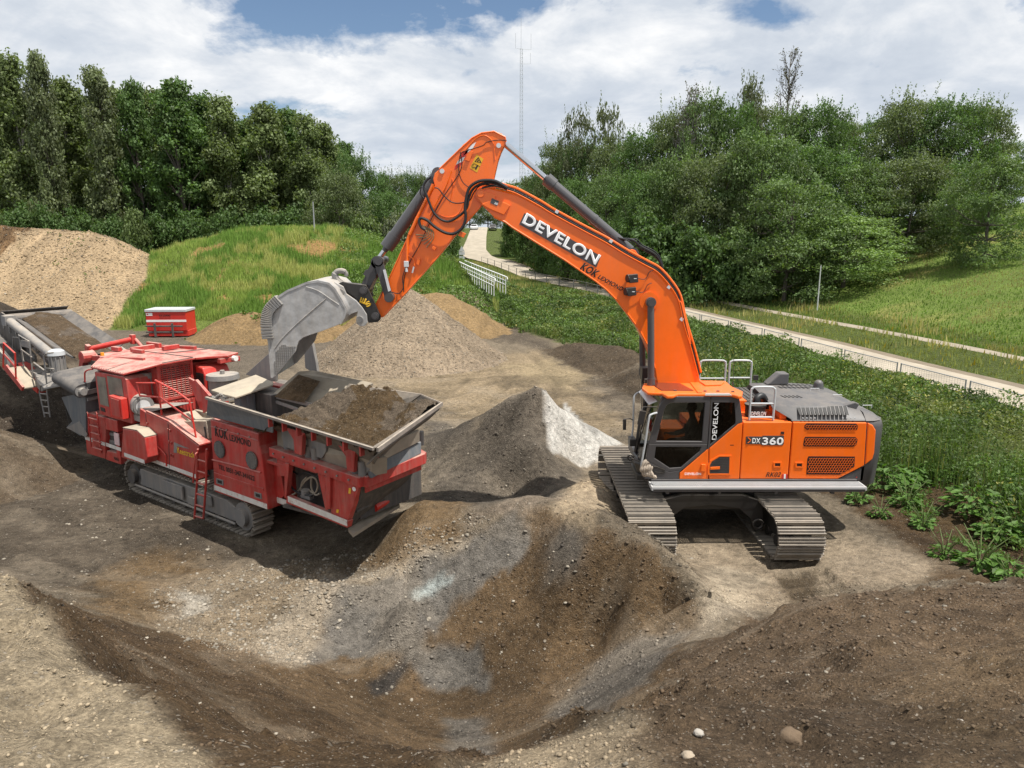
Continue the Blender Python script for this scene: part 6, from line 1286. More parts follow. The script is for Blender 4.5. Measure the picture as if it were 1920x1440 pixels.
# curved red brackets under the rim
for x0, y0 in ((530, 788), (628, 820)):
    a = [CP(x0 - 12, y0 - 2, -.1), CP(x0 + 62, y0 + 22, -.1), CP(x0 + 44, y0 + 28, .0), CP(x0 + 40, y0 + 62, .02), CP(x0 + 20, y0 + 60, .02), CP(x0 + 20, y0 + 38, .02), CP(x0 + 8, y0 + 20, -.04)]
    mb = MB(); mb.prism([CP(x0 - 8, y0, -.05), CP(x0 + 50, y0 + 18, -.05), CP(x0 + 37, y0 + 30, -.05), CP(x0 + 35, y0 + 66, -.05), CP(x0 + 22, y0 + 62, -.05), CP(x0 + 20, y0 + 36, -.05), CP(x0 + 8, y0 + 18, -.05)], (0, .10, 0)); cpart(mb, 'bracket_arm', M_red, bevel=.01)
mb = MB(); a = CP(516, 786, -.2); b = CP(690, 842, -.2); mb.prism([a, b, b + Vector((0, .25, -.22)), a + Vector((0, .25, -.22))], (0, .02, -.02)); cpart(mb, 'wing_underside', M_red)
# ---- hopper: rim, sloped inner walls, material
RN0, RN1 = CZ(386, 746, 3.2), CZ(700, 842, 3.02); RT = CZ(703, 847, 2.98); RF1 = CZ(829, 757, 3.05); RFm = CZ(790, 741, 3.25); RF0 = CZ(655, 722, 3.35)
BN0, BN1, BF1, BF0 = RN0 + Vector((.1, .9, -.75)), RN1 + Vector((-.75, .7, -.7)), RF1 + Vector((-.7, -.75, -.65)), RF0 + Vector((-.3, -.7, -.75))
def wallp(mb, a, b, c, d, th=.045):
    n = (b - a).cross(d - a).normalized() * th; mb.prism([a, b, c, d], n)
mb = MB(); wallp(mb, RN0, RN1, BN1, BN0); wallp(mb, RN1, RF1, BF1, BN1); wallp(mb, RF1, RFm, BF0.lerp(BF1, .7), BF1); wallp(mb, RFm, RF0, BF0, BF0.lerp(BF1, .7)); hp = cpart(mb, 'hopper_wall', M_hop)
mb = MB(); beam(mb, RN0, RN1, .045, .05); mb.build('rim', M_rim, hp)
mb = MB(); beam(mb, RN1 + Vector((.05, .05, -.02)), RF1, .04, .08); beam(mb, RF1, RFm, .035, .05); beam(mb, RFm, RF0, .035, .05); mb.build('rim_strip', M_rim, hp)
mb = MB(); a, b = RN1 + Vector((-.02, .12, -.1)), RF1 + Vector((.0, -.1, -.08)); mb.prism([a, b, b + Vector((-.32, 0, -.28)), a + Vector((-.32, 0, -.28))], (.02, 0, -.02)); mb.build('end_wing', M_hop, hp)
mb = MB(); a = CP(389, 750, -.28); b = CP(513, 781, -.28); c = CP(511, 812, -.20); d = CP(387, 779, -.10); mb.prism([a, b, c, d], (0, .03, .0)); mb.build('rubber_skirt', M_skirt, hp, bevel=.01)
# material heap in the hopper as its own mesh, rounded and rough
def heap_mesh(name, corners, zf, mat, parent, n=60, amp=.03, seed=0, colr=(0.16, 0.12, 0.085)):
    A, B, Cc, D = corners; u = np.linspace(0, 1, n); U_, V_ = np.meshgrid(u, u, indexing='ij')
    P = [(1 - U_) * (1 - V_) * A[k] + U_ * (1 - V_) * B[k] + U_ * V_ * Cc[k] + (1 - U_) * V_ * D[k] for k in range(3)]
    Z = P[2] + zf(U_, V_) + amp * fbm(P[0] * 2.2 + seed, P[1] * 2.2, 5, seed) + amp * .5 * fbm(P[0] * 12, P[1] * 12, 3, seed + 3)
    mb = MB(); mb.v = list(map(tuple, np.stack([P[0].ravel(), P[1].ravel(), Z.ravel()], 1))); idx = np.arange(n * n).reshape(n, n)
    mb.f = [tuple(map(int, q)) for q in np.stack([idx[:-1, :-1], idx[1:, :-1], idx[1:, 1:], idx[:-1, 1:]], -1).reshape(-1, 4)]; mb.m = [0] * len(mb.f)
    o = mb.build(name, mat, parent, smooth=True, fixn=False)
    a = o.data.color_attributes.new('col', 'FLOAT_COLOR', 'POINT'); q = np.ones((n * n, 4)); nn = fbm(P[0].ravel() * 1.3, P[1].ravel() * 1.3, 4, 8)[:, None]; q[:, :3] = np.array(colr) * (1 + .25 * nn) + np.array([.02, .025, .03]) * (nn > .15); a.data.foreach_set('color', q.ravel()); return o
M_fill = soil_material('hopper_rubble', .8)
mm = lambda a, b, t: a.lerp(b, t)
h1 = [mm(RN0, RN1, .28) + Vector((0, .12, -.16)), RN1 + Vector((-.06, .06, -.03)), RF1 + Vector((-.04, -.04, .03)), RF0 + Vector((.25, .05, .05))]
heap_mesh('hopper_fill', h1, lambda u, v: -.34 * np.exp(-((v - .5) / .24) ** 2) * sst(0, .3, u) * sst(1.0, .7, u) - .3 * np.exp(-((u) / .18) ** 2) * (1 - v) + .16 * np.exp(-((u - .45) / .16) ** 2 - ((v - .72) / .2) ** 2) + .12 * np.exp(-((u - .6) / .2) ** 2 - ((v - .25) / .16) ** 2) + .10 * np.exp(-((u - .88) / .1) ** 2 - ((v - .80) / .2) ** 2), M_fill, hp, 120, .13, 4, c255(98, 82, 62))
# plates and slats at the rear of the hopper
mb = MB(); pts = [CZ(428, 741, 3.12), CZ(492, 712, 3.30), CZ(513, 719, 3.28), CZ(438, 745, 3.08)]; mb.prism([CZ(396, 735, 3.05), CZ(480, 706, 3.2), CZ(513, 720, 3.2), CZ(432, 747, 3.05)], (0, 0, .05)); mb.prism([CZ(424, 743, 3.13), CZ(470, 725, 3.22), CZ(512, 717, 3.22), CZ(512, 724, 3.18), CZ(442, 748, 3.08)], (0, 0, .04)); fp = cpart(mb, 'top_plate', M_wood, bevel=.01)
mb = MB()
for i in range(6):
    t = i / 5; a = CZ(442 + t * 64, 749 - t * 24, 3.0); mb.bb((a.x - .01, a.y, 2.45), (a.x + .07, a.y + .24, 3.02)) if False else mb.box((a.x, a.y + .05, 2.72), (.20, .05, .6), Matrix.Rotation(.0, 3, 'Z'))
mb.build('rubber_slat', M_skirt, fp)
mb = MB(); a = CZ(430, 745, 2.9); mb.bb((a.x - .2, a.y + .3, 2.3), (a.x + 1.2, a.y + 1.6, 3.05)); cpart(mb, 'inlet_housing', M_dgry)
mb = MB(); mb.prism([CZ(512, 742, 3.0), CZ(560, 700, 3.42), CZ(588, 698, 3.42), CZ(700, 722, 3.36), CZ(636, 752, 3.0), CZ(590, 762, 2.86)], (0, 0, .05)); sl_ = cpart(mb, 'feed_plate', M_wood, bevel=.008)
mb = MB(); beam(mb, CZ(512, 742, 3.0), CZ(597, 762, 2.92), .05, .08); beam(mb, CZ(514, 752, 2.88), CZ(565, 770, 2.80), .05, .06); mb.build('edge_bar', M_gry, sl_)
heap_mesh('spilled_earth', [CZ(514, 741, 3.06), CZ(570, 752, 3.02), CZ(600, 712, 3.38), CZ(560, 698, 3.48)], lambda u, v: .10 * np.sin(math.pi * u) * np.sin(math.pi * v) - .04, M_fill, sl_, 30, .02, 9, c255(128, 106, 82))
# dark grey upright hopper side flap behind the bucket
mb = MB(); mb.prism([CP(460, 702, 2.1), CP(512, 655, 2.1), CP(520, 660, 2.1), CP(516, 715, 2.1), CP(496, 716, 2.1)], (0, .08, 0)); mb.prism([CP(570, 655, 2.6), CP(584, 640, 2.6), CP(592, 680, 2.6), CP(596, 708, 2.6), CP(580, 695, 2.6), CP(572, 690, 2.6)], (0, .08, 0)); cpart(mb, 'side_flap', M_gry, bevel=.01)
mb = MB(); mb.prism([CP(378, 745, .5), CP(360, 715, .5), CP(366, 712, .5), CP(392, 742, .5), CP(390, 768, .5), CP(380, 775, .5)], (0, .08, 0)); mb.box((-1.5, .9, 2.5), (.5, .4, .12), Matrix.Rotation(.5, 3, 'Y')); mb.prism([CP(352, 708, .9), CP(368, 716, .9), CP(390, 765, .9), CP(375, 770, .9)], (0, .06, 0)); mb.box((-1.2, 1.5, 2.9), (.9, .3, .12), Matrix.Rotation(-.2, 3, 'Y')); mb.box((-.6, 1.8, 3.05), (1.2, .25, .10)); cpart(mb, 'hinge_arm', M_red, bevel=.01)
mb = MB()
for i in range(26):
    t = i / 25; p = CP(398 + t * 30, 744 + 3 * math.sin(t * 9) - t * 2, .4); mb.box(p, (.07, .045, .045), Matrix.Rotation(i * 1.1, 3, 'X') @ Matrix.Rotation(i * .7, 3, 'Z'))
cpart(mb, 'chain', M_gry)
# ---- rear: red lifting frame, main conveyor, drum belt, platforms
mb = MB(); a, b = CP(165, 655, .95), CP(249, 636, 1.9); mb.cyl(a, b, .075, n=14); mb.box(a, (.16, .12, .28), Matrix.Rotation(.3, 3, 'Y')); mb.box(b, (.16, .12, .28)); 
for s in (0, 1): 
    p = a if s == 0 else b; mb.cyl(p + Vector((.05, .05, 0)), p + Vector((.65, .1, -.42)), .05, n=10)
beam(mb, (-7.4, .75, 3.12), (-4.8, .9, 3.30), .08, .24); beam(mb, (-7.3, 1.0, 3.2), (-6.6, 2.3, 3.3), .1, .16); beam(mb, (-6.5, .95, 3.2), (-5.9, 2.3, 3.35), .1, .16); beam(mb, (-7.2, 2.4, 3.25), (-5.0, 2.5, 3.4), .1, .22); mb.cyl((-7.55, .5, 3.2), (-7.55, .85, 3.2), .17, n=14); mb.box((-7.8, .68, 3.0), (.2, .2, .5), Matrix.Rotation(.5, 3, 'Y')); lf = cpart(mb, 'lifting_frame', M_redb if False else M_red, bevel=.01)
mb = MB(); mb.cyl(a, b, .078, n=14); mb.build('cross_tube', M_redb, lf, smooth=True)
mb = MB(); p = CP(192, 667, .6); mb.cyl(p, p + Vector((0, 0, .09)), .05, n=10); mb.build('amber_lamp', paint('amber_lens', (.8, .3, .02), .3), lf)
# conveyor geometry: direction along -x rising
def cv(x, y, z): return Vector((x, y, z))
XA, XB, ZA, ZB, YA_, YB_ = -8.7, -12.25, 3.02, 3.98, .45, 2.25
dz = (ZB - ZA) / (XB - XA)
mb = MB(); n = 14
cs = [(-.02, .22), (.0, .24), (.30, .05), (.55, -.02), (1.25, -.02), (1.5, .05), (1.80, .24), (1.82, .22), (1.5, .0), (.3, .0)]
mb.loft([[cv(x, YA_ + a, ZA + dz * (x - XA) + b - (.25 * ((i - 12) / 2) ** 2 if i > 12 else 0)) for a, b in cs] for i, x in enumerate([XA + (XB - XA) * k / n for k in range(n + 1)])]); mc = cpart(mb, 'main_conveyor', M_belt)
heap_mesh('belt_load', [cv(XA + .3, YA_ + .33, ZA + .06 + dz * .3), cv(XB + .1, YA_ + .33, ZB + .04), cv(XB + .1, YA_ + 1.48, ZB + .04), cv(XA + .3, YA_ + 1.48, ZA + .06 + dz * .3)], lambda u, v: .10 * np.sin(math.pi * v), M_fill, mc, 46, .03, 6, c255(104, 88, 70))
mb = MB(); 
for y in (YA_ - .06, YA_ + 1.86): beam(mb, cv(XA, y, ZA - .05), cv(XB - .1, y, ZB - .05), .07, .22)
beam(mb, cv(XA, YA_ + .1, ZA - .4), cv(XB, YA_ + .1, ZB - .4), .08, .08); mb.build('conveyor_frame', M_gry, mc)
mb = MB(); mb.prism([cv(XB + .9, YA_ - .12, ZB - .95), cv(XB - .15, YA_ - .12, ZB - .9), cv(XB - .45, YA_ - .12, ZB - .3), cv(XB - .40, YA_ - .12, ZB + .05), cv(XB - .1, YA_ - .12, ZB + .22), cv(XB + .5, YA_ - .12, ZB + .05), cv(XB + 1.2, YA_ - .12, ZB - .3)], (0, .05, 0)); mb.cyl(cv(XB + .05, YA_ - .1, ZB - .05), cv(XB + .05, YA_ + 1.9, ZB - .05), .2, n=16); mb.prism([cv(XB - .40, YA_ - .1, ZB - .35), cv(XB - .38, YA_ - .1, ZB + .10), cv(XB - .1, YA_ - .1, ZB + .26), cv(XB - .1, YA_ - .1, ZB + .22), cv(XB - .34, YA_ - .1, ZB + .06)], (0, 2.0, 0)); mb.build('head_housing', M_dgry, mc, bevel=.02)
mb = MB(); a, b = cv(XA - .1, YA_ - .22, ZA + .18), cv(XB + .7, YA_ - .22, ZB + .02); mb.cyl(a, b, .13, n=14); mb.box(b, (.3, .3, .3)); mb.box(a.lerp(b, .5) + Vector((0, -.1, -.2)), (.5, .1, .2)); mb.build('belt_cover', M_gry, mc, smooth=True, angle=30)
# vertical motor
mb = MB(); c = CP(109, 690, .15); mb.cyl(c + Vector((0, 0, -.1)), c + Vector((0, 0, .36)), .19, n=20); 
for k in range(12): q = k * math.pi / 6; mb.box(c + Vector((math.cos(q) * .2, math.sin(q) * .2, .14)), (.03, .03, .4), Matrix.Rotation(q, 3, 'Z'))
mb.cyl(c + Vector((0, 0, -.3)), c + Vector((0, 0, -.1)), .26, .2, n=18); mt = cpart(mb, 'motor', M_gry, smooth=True, angle=30)
mb = MB(); mb.cyl(c + Vector((0, 0, .38)), c + Vector((0, 0, .50)), .23, .21, n=20); mb.cyl(c + Vector((0, 0, .5)), c + Vector((0, 0, .55)), .21, .12, n=20); mb.build('fan_cover', M_rail, mt, smooth=True)
# drum belt (magnet separator)
c = [Vector((-7.95, -.05, 2.55)), Vector((-6.75, -.05, 2.55))]
mb = MB(); D0 = CP(108, 700, .9); 
P0 = CP(158, 733, -.35); 
def belt_loop(mb, a0, a1, wid, r, dirn):
    """belt between two rollers: a0,a1 roller centres (near ends), wid vector across"""
    d = (a1 - a0).normalized(); up = d.cross(wid).normalized(); up = up if up.z > 0 else -up; sec = []
    for i in range(9): t = math.pi / 2 - math.pi * i / 8; sec.append(a1 + (d * math.cos(t) + up * math.sin(t)) * r)
    for i in range(9): t = -math.pi / 2 - math.pi * i / 8; sec.append(a0 + (d * math.cos(t) + up * math.sin(t)) * r)
    mb.loft([sec, [p + wid for p in sec]])
n0 = Vector((-6.25, -.15, 2.50));
belt_loop(mb, n0, n0 + Vector((0, 1.45, .12)), Vector((-1.3, 0, .22)), .19, 1); sb = cpart(mb, 'magnet_belt', M_belt, smooth=True, angle=40)
mb = MB(); mb.cyl(n0 + Vector((.16, 0, 0)), n0 + Vector((-.02, 0, 0)), .10, n=14); mb.cyl(n0 + Vector((.02, 0, 0)), n0 + Vector((-.02, 0, 0)), .17, n=18); beam(mb, n0 + Vector((.08, 0, -.05)), n0 + Vector((.08, 1.5, .05)), .08, .12); beam(mb, n0 + Vector((.05, .1, -.25)), n0 + Vector((.05, 1.4, -.15)), .06, .08); mb.build('roller_hub', M_gry, sb)
# grey chute below
mb = MB(); mb.prism([CP(115, 745, -.05), CP(160, 735, -.05), CP(161, 815, -.05), CP(150, 817, -.05), CP(124, 801, -.05), CP(135, 790, -.05)], (0, 1.1, 0)); mb.bb((-8.0, .4, 1.0), (-6.7, 1.9, 2.4)); cpart(mb, 'discharge_chute', M_gry if False else M_skirt, bevel=.01)
mb = MB(); mb.prism([CP(124, 802, -.07), CP(161, 820, -.07), CP(163, 815, -.07), CP(148, 790, -.07)], (0, .02, 0)); cpart(mb, 'chute_lip', M_gry)
# platform with rails and grey cabinet
mb = MB(); mb.prism([CP(66, 690, .4), CP(102, 708, -.1), CP(113, 722, -.3), CP(111, 726, -.3), CP(72, 718, -.1), CP(60, 700, .3)], (0, .3, -.05)); mb.prism([CP(66, 700, .05), CP(100, 708, -.15), CP(112, 721, -.3), CP(82, 727, -.4), CP(70, 716, -.2)], (0, 0, -.06)); mb.prism([CP(40, 688, .12), CP(66, 700, .0), CP(72, 727, .0), CP(60, 722, .1)], (0, .4, 0)); pfm = cpart(mb, 'platform', M_gry, bevel=.01)
mb = MB(); mb.prism([CP(66, 706, -.1), CP(70, 728, -.1), CP(78, 735, -.1), CP(100, 712, -.1)], (0, .5, 0)); mb.build('cabinet', M_gry, pfm, bevel=.02)
mb = MB(); mb.prism([CP(33, 680, .02), CP(41, 684, .02), CP(70, 716, .02), CP(70, 738, .02), CP(62, 731, .02), CP(40, 700, .02)], (0, .25, 0)); mb.build('red_girder', M_redb, pfm, bevel=.01)
for pts in ([(45, 690, 0), (35, 628, 0), (55, 640, 0), (62, 708, 0)], [(24, 660, .2), (25, 632, .2), (36, 633, .1), (44, 678, .0)], [(39, 655, 0), (60, 670, 0)], [(88, 724, -.3), (82, 668, -.3), (86, 663, -.3), (100, 661, -.2)], [(86, 690, -.3), (102, 692, -.2)], [(64, 680, 0), (84, 695, -.3)]):
    mb = MB(); mb.tube([CP(*q) for q in pts], .022, 6); mb.build('platform_rail', M_gry, pfm)
mb = MB()
for s in (0, 14): mb.tube([CP(76 + s * .9, 722, -.35), CP(74 + s, 735, -.35), CP(84 + s * .7, 782, -.35)], .022, 6)
for i in range(4): mb.tube([CP(76 + i * 2.4, 738 + i * 12, -.35), CP(88 + i * 1.6, 739 + i * 12, -.35)], .02, 6)
mb.build('platform_ladder', M_gry, pfm)
mb = MB(); mb.prism([CP(5, 690, -.5), CP(10, 684, -.5), CP(42, 726, -.5), CP(40, 733, -.5)], (0, .06, 0)); sw = cpart(mb, 'side_walkway', M_red)
mb = MB(); mb.prism([CP(12, 690, -.45), CP(41, 728, -.45), CP(41, 728, -.45) + Vector((0, .5, 0)), CP(12, 690, -.45) + Vector((0, .5, 0))], (0, 0, -.03)); mb.build('walkway_grating', M_wood, sw)
for pts in ([(6, 688), (7, 643), (28, 662), (30, 710)], [(7, 664), (30, 690)]):
    mb = MB(); mb.tube([CP(a, b, -.5) for a, b in pts], .026, 6); mb.build('walkway_rail', M_redb, sw)
mb = MB(); mb.tube(spline([CP(162, 768, .0), CP(159, 710, .0), CP(161, 696, .0), CP(174, 692, .0)], 4), .022, 6); cpart(mb, 'grab_rail', M_redb, smooth=True)
# supports under the conveyor
mb = MB(); beam(mb, (-9.0, .6, .9), (-9.4, .6, 2.9), .12, .12); beam(mb, (-9.0, 2.0, .9), (-9.4, 2.0, 2.9), .12, .12); beam(mb, (-6.6, .6, 1.4), (-11.4, .6, 3.45), .10, .22); beam(mb, (-6.6, 2.0, 1.4), (-11.4, 2.0, 3.45), .10, .22); mb.bb((-7.6, .7, 2.4), (-6.7, 2.0, 3.1)); mb.bb((-9.1, .5, 1.9), (-8.0, 2.1, 2.3)); cpart(mb, 'conveyor_support', M_dgry)
mb = MB(); a = CZ(0, 632, 3.4); 
# side discharge conveyor at the picture's left edge
def seg_conv(p0, p1, wid, name, label):
    p0 = Vector(p0); p1 = Vector(p1); d = (p1 - p0); s = Vector((0, 0, 1)).cross(d).normalized() * wid / 2; mb = MB()
    mb.loft([[p - s, p - s * .5 - Vector((0, 0, .1)), p + s * .5 - Vector((0, 0, .1)), p + s, p + s * .5 - Vector((0, 0, .14)), p - s * .5 - Vector((0, 0, .14))] for p in (p0, p1)]); return mb, s
mb, s = seg_conv(CP(42, 676, .2), CP(-40, 585, .2), .75, 'x', 'x'); sc_ = cpart(mb, 'side_conveyor', M_belt)
mb = MB(); a, b = CP(42, 676, .2), CP(-40, 585, .2); beam(mb, a - s, b - s, .07, .2); beam(mb, a + s, b + s, .07, .2); mb.build('conveyor_frame', M_gry, sc_)
# ------------------------------------------------------------------ yellow machine at the left edge
ya = PY(14, 730, 24.5); yr = empty('yellow_machine', (ya.x - .6, ya.y, H1(ya.x - .6, ya.y) if False else ya.z - .3), 0, 'yellow machine partly hidden behind the red crusher at the left edge', 'machine')
yo = Vector(yr.location)
mb = MB(); mb.bb((-1.3, -.6, -1.5), (.85, 1.2, .1)); mb.bb((-1.2, -.5, .1), (.2, 1.0, .9)); mb.build('body', M_yel, yr, bevel=.04)
mb = MB(); mb.bb((-1.1, -.62, .2), (.1, -.5, .75)); mb.build('side_grille', M_txtk, yr)
mb = MB()
for i in range(5): mb.bb((-1.1, -.66, .25 + i * .1), (.1, -.62, .28 + i * .1))
mb.tube([Vector((.8, -.6, .1)), Vector((.8, -.6, .8)), Vector((.3, -.6, .8))], .03, 6); mb.build('rail', M_yel, yr)
mb = MB(); mb.bb((-1.6, -.8, -2.1), (1.1, -.3, -1.45)); mb.bb((-1.6, .9, -2.1), (1.1, 1.4, -1.45)); mb.build('track', M_trk, yr, bevel=.15)

# hoses, cables and small fittings on the crusher
for pts, w, r, m_ in (([(384, 800), (388, 830), (384, 860), (392, 890)], .3, .03, M_rub), ([(378, 805), (380, 835), (390, 855), (386, 880)], .35, .025, M_rub), ([(540, 898), (548, 915), (562, 925), (585, 930)], .2, .022, M_rub), ([(545, 880), (560, 890), (575, 886), (600, 896)], .25, .02, M_rub), ([(302, 752), (318, 765), (345, 775), (372, 792)], .75, .03, M_rub), ([(305, 760), (322, 776), (350, 784), (380, 800)], .85, .022, M_rub), ([(126, 690), (140, 700), (150, 690), (160, 700)], 1.6, .02, M_rub)):
    mb = MB(); mb.tube(spline([CP(a, b, w) for a, b in pts], 4), r, 7); cpart(mb, 'hydraulic_hose', m_, smooth=True)
for i in range(9):
    t = i / 8; p = cv(XA + (XB - XA) * t, YA_ - .06, ZA + (ZB - ZA) * t); mb = MB(); mb.box(p + Vector((0, -.06, -.16)), (.07, .06, .26)); mb.cyl(p + Vector((0, -.09, -.22)), p + Vector((0, .1, -.22)), .05, n=8); mb.build('idler_bracket', M_gry, mc)
for i in range(7):
    p = RN0.lerp(RN1, .42 + i * .085) + Vector((0, .06, -.12)); mb = MB(); mb.box(p, (.035, .10, .20)); mb.build('rim_gusset', M_red, hp)
for x, y in ((404, 800), (425, 806), (447, 813), (468, 819)):
    mb = MB(); q = CP(x, y, -.075); mb.cyl(q, q + Vector((0, -.015, 0)), .02, n=6); mb.build('bolt', M_gry, kb)
for i in range(8):
    p = N0.lerp(N1, .06 + i * .12) + Vector((0, -.11, 0)); mb = MB(); mb.cyl(p, p + Vector((0, -.02, 0)), .022, n=6); mb.build('bolt', M_gry, fl)
mb = MB(); mb.prism([CP(278, 776, .1), CP(296, 786, .1), CP(296, 786, .1) + Vector((0, .5, 0)), CP(278, 776, .1) + Vector((0, .5, 0))], (0, 0, .10)); mb.box(CP(320, 786, .5), (.5, .3, .22)); mb.cyl(CP(338, 785, .7), CP(350, 790, .7), .12, n=12); cpart(mb, 'deck_equipment', M_gry, bevel=.015)
# ------------------------------------------------------------------ FOLIAGE
def leafmat(name, trans=0.35, rough=0.6, sheen=0.0):
    m, nt, out = newmat(name); at = nt.nodes.new('ShaderNodeAttribute'); at.attribute_name = 'col'
    d = nt.nodes.new('ShaderNodeBsdfPrincipled'); d.inputs['Roughness'].default_value = rough; d.inputs['Specular IOR Level'].default_value = 0.35; nt.links.new(at.outputs['Color'], d.inputs['Base Color'])
    t = nt.nodes.new('ShaderNodeBsdfTranslucent'); c = mixc(nt, 1.0, at.outputs['Color'], (1.25, 1.35, .55), 'MULTIPLY'); nt.links.new(c, t.inputs[0])
    mx = nt.nodes.new('ShaderNodeMixShader'); mx.inputs[0].default_value = trans; nt.links.new(d.outputs[0], mx.inputs[1]); nt.links.new(t.outputs[0], mx.inputs[2]); nt.links.new(mx.outputs[0], out.inputs[0]); return m
M_leaf = leafmat('leaves', .35); M_grass = leafmat('grass_blades', .35, .75)
M_bark = paint('bark', (0.10, 0.085, 0.07), .95, var=.3, bump=.5, scale=6)
M_pbark = paint('pale_bark', (0.30, 0.28, 0.25), .9, var=.3, bump=.4, scale=4)
RG = np.random.default_rng(7)
def quads_mesh(name, P, col, mat, tri=False):
    """P (N,k,3) polygon corners, col (N,3)"""
    N, k = P.shape[:2]; me = bpy.data.meshes.new(name); me.vertices.add(N * k); me.vertices.foreach_set('co', P.reshape(-1).astype(np.float32))
    me.loops.add(N * k); me.loops.foreach_set('vertex_index', np.arange(N * k, dtype=np.int32)); me.polygons.add(N)
    me.polygons.foreach_set('loop_start', np.arange(N, dtype=np.int32) * k); me.polygons.foreach_set('loop_total', np.full(N, k, np.int32)); me.update()
    a = me.color_attributes.new('col', 'FLOAT_COLOR', 'POINT'); c = np.ones((N, k, 4), np.float32); c[:, :, :3] = col[:, None, :]; a.data.foreach_set('color', c.ravel()); me.materials.append(mat); return me
def rand_leaves(P, size, up=0.3, outn=None, asp=.62):
    N = len(P); n = RG.normal(size=(N, 3)); 
    if outn is not None: n = n * .8 + outn * .9
    n[:, 2] += up; n /= np.linalg.norm(n, axis=1)[:, None]; a = np.cross(n, RG.normal(size=(N, 3))); a /= np.linalg.norm(a, axis=1)[:, None] + 1e-9; b = np.cross(n, a)
    s = (size * RG.uniform(.6, 1.35, N))[:, None]; return np.stack([P - a * s, P - b * s * asp + n * s * .12, P + a * s, P + b * s * asp + n * s * .12], 1) * 1.0
def tree_mesh(seed, h, w, kind, leaf, nl, lpl, base=.1, c0=(.045, .075, .022)):
    """returns (crown mesh, trunk mesh)"""
    rn = np.random.default_rng(seed); rp = random.Random(seed); mb = MB()
    lean = rp.uniform(-.03, .03) * h
    tp = [Vector((lean * t * t + .012 * h * math.sin(3 * t + seed), .012 * h * math.cos(4 * t + seed), h * t * .9 - (0.6 if t == 0 else 0))) for t in [i / 7 for i in range(8)]]
    r0 = h * (.016 if kind == 'poplar' else .02); mb.tube(tp, [r0 * (1 - .88 * i / 7) for i in range(8)], 7)
    C0 = []; 
    for k in range(nl):
        if kind == 'poplar': 
            t = base + (1 - base) * (k + rp.random()) / nl; prof = min(1, (t - base) * 5 + .35) * (1.08 - t ** 3 * .85); rr = w / 2 * prof * math.sqrt(rp.random()) * rp.uniform(.7, 1.1); rad = (w * .15) * rp.uniform(.5, 1.3)
        elif kind == 'bush':
            t = rp.uniform(0.02, 1) ** .8; prof = math.sqrt(max(0.03, 1 - (t * .95) ** 2)); rr = w / 2 * prof * math.sqrt(rp.random()); rad = w * .13 * rp.uniform(.6, 1.3)
        else:
            t = base + (1 - base) * rp.random() ** .85; q = (t - base) / (1 - base); prof = math.sqrt(max(.05, 1 - (2 * q - .85) ** 2 / 1.6)); rr = w / 2 * prof * rp.random() ** .4; rad = w * .105 * rp.uniform(.6, 1.35)
        ang = rp.uniform(0, 2 * math.pi); z = h * min(t, .985) - rad * .3; c = Vector((lean * t * t + rr * math.cos(ang), rr * math.sin(ang), max(z, rad * .3)))
        C0.append((c, rad, rp.random()))
        if k % 3 == 0 and kind != 'bush':
            b = tp[min(7, max(1, int(min(t * .78, .95) / .9 * 7)))]; mid = b.lerp(c, .5) + Vector((0, 0, -.04 * h * (1 if kind != 'poplar' else -.5))); mb.tube([b, mid, c], [r0 * .36, r0 * .2, r0 * .07], 5)
    P = []; O = []; Cc = []
    fl = .42 if kind == 'robinia' else .9
    for c, rad, tone in C0:
        n = int(lpl * (rad / (w * .13)) ** 2 * rp.uniform(.7, 1.2)) if kind != 'x' else lpl
        d = rn.normal(size=(n, 3)); d /= np.linalg.norm(d, axis=1)[:, None]; rr = rad * (rn.random(n) ** .35 * 1.05)[:, None]
        wob = 1 + .35 * np.sin(d[:, :1] * 7 + tone * 9) * np.cos(d[:, 1:2] * 6 + tone * 5)
        p = d * rr * wob * np.array([1.25, 1.25, fl]); 
        if kind == 'robinia': p[:, 2] -= .12 * (p[:, 0] ** 2 + p[:, 1] ** 2) / rad
        P.append(p + np.array(c)); O.append(d * np.array([1, 1, 1.3]))
        t_ = .66 + .70 * tone; cc = np.array(c0) * t_; cc = cc * (1 + rn.normal(size=(n, 1)) * .16) + np.array([.012, .006, 0]) * rn.random((n, 1)); Cc.append(cc)
    # stray sprigs outside the lobes break the outline
    ns = int(nl * 5)
    for j in range(ns):
        c, rad, tone = C0[rp.randrange(len(C0))]; d = Vector((rp.gauss(0, 1), rp.gauss(0, 1), rp.gauss(.35, 1))).normalized(); m = rp.randint(5, 12); L = rad * rp.uniform(.9, 1.7); ts = np.linspace(.5, 1, m)[:, None]
        P.append(np.array(c) + np.array(d) * ts * L + rn.normal(size=(m, 3)) * leaf * .6); O.append(np.tile(np.array(d), (m, 1))); Cc.append(np.tile(np.array(c0) * 1.15, (m, 1)))
    P = np.concatenate(P); O = np.concatenate(O); Cc = np.clip(np.concatenate(Cc), .004, .5); P[:, 2] = np.maximum(P[:, 2], .05)
    q = rand_leaves(P, np.full(len(P), leaf), .35, O)
    crown = quads_mesh('crown', q, Cc, M_leaf)
    t = mb.build('trunk', M_pbark if kind == 'poplar' and seed % 2 else M_bark, smooth=True, fixn=False); tm = t.data; bpy.data.objects.remove(t); return crown, tm
GP = (.118, .158, .058); GD = (.080, .142, .042); GL = (.155, .235, .075); GW = (.15, .175, .105)
POP = [tree_mesh(s, 26, 8.5, 'poplar', .24, 105, 165, .08, c) for s, c in ((11, GP), (12, GD), (13, GP), (14, (.13, .16, .078)))]
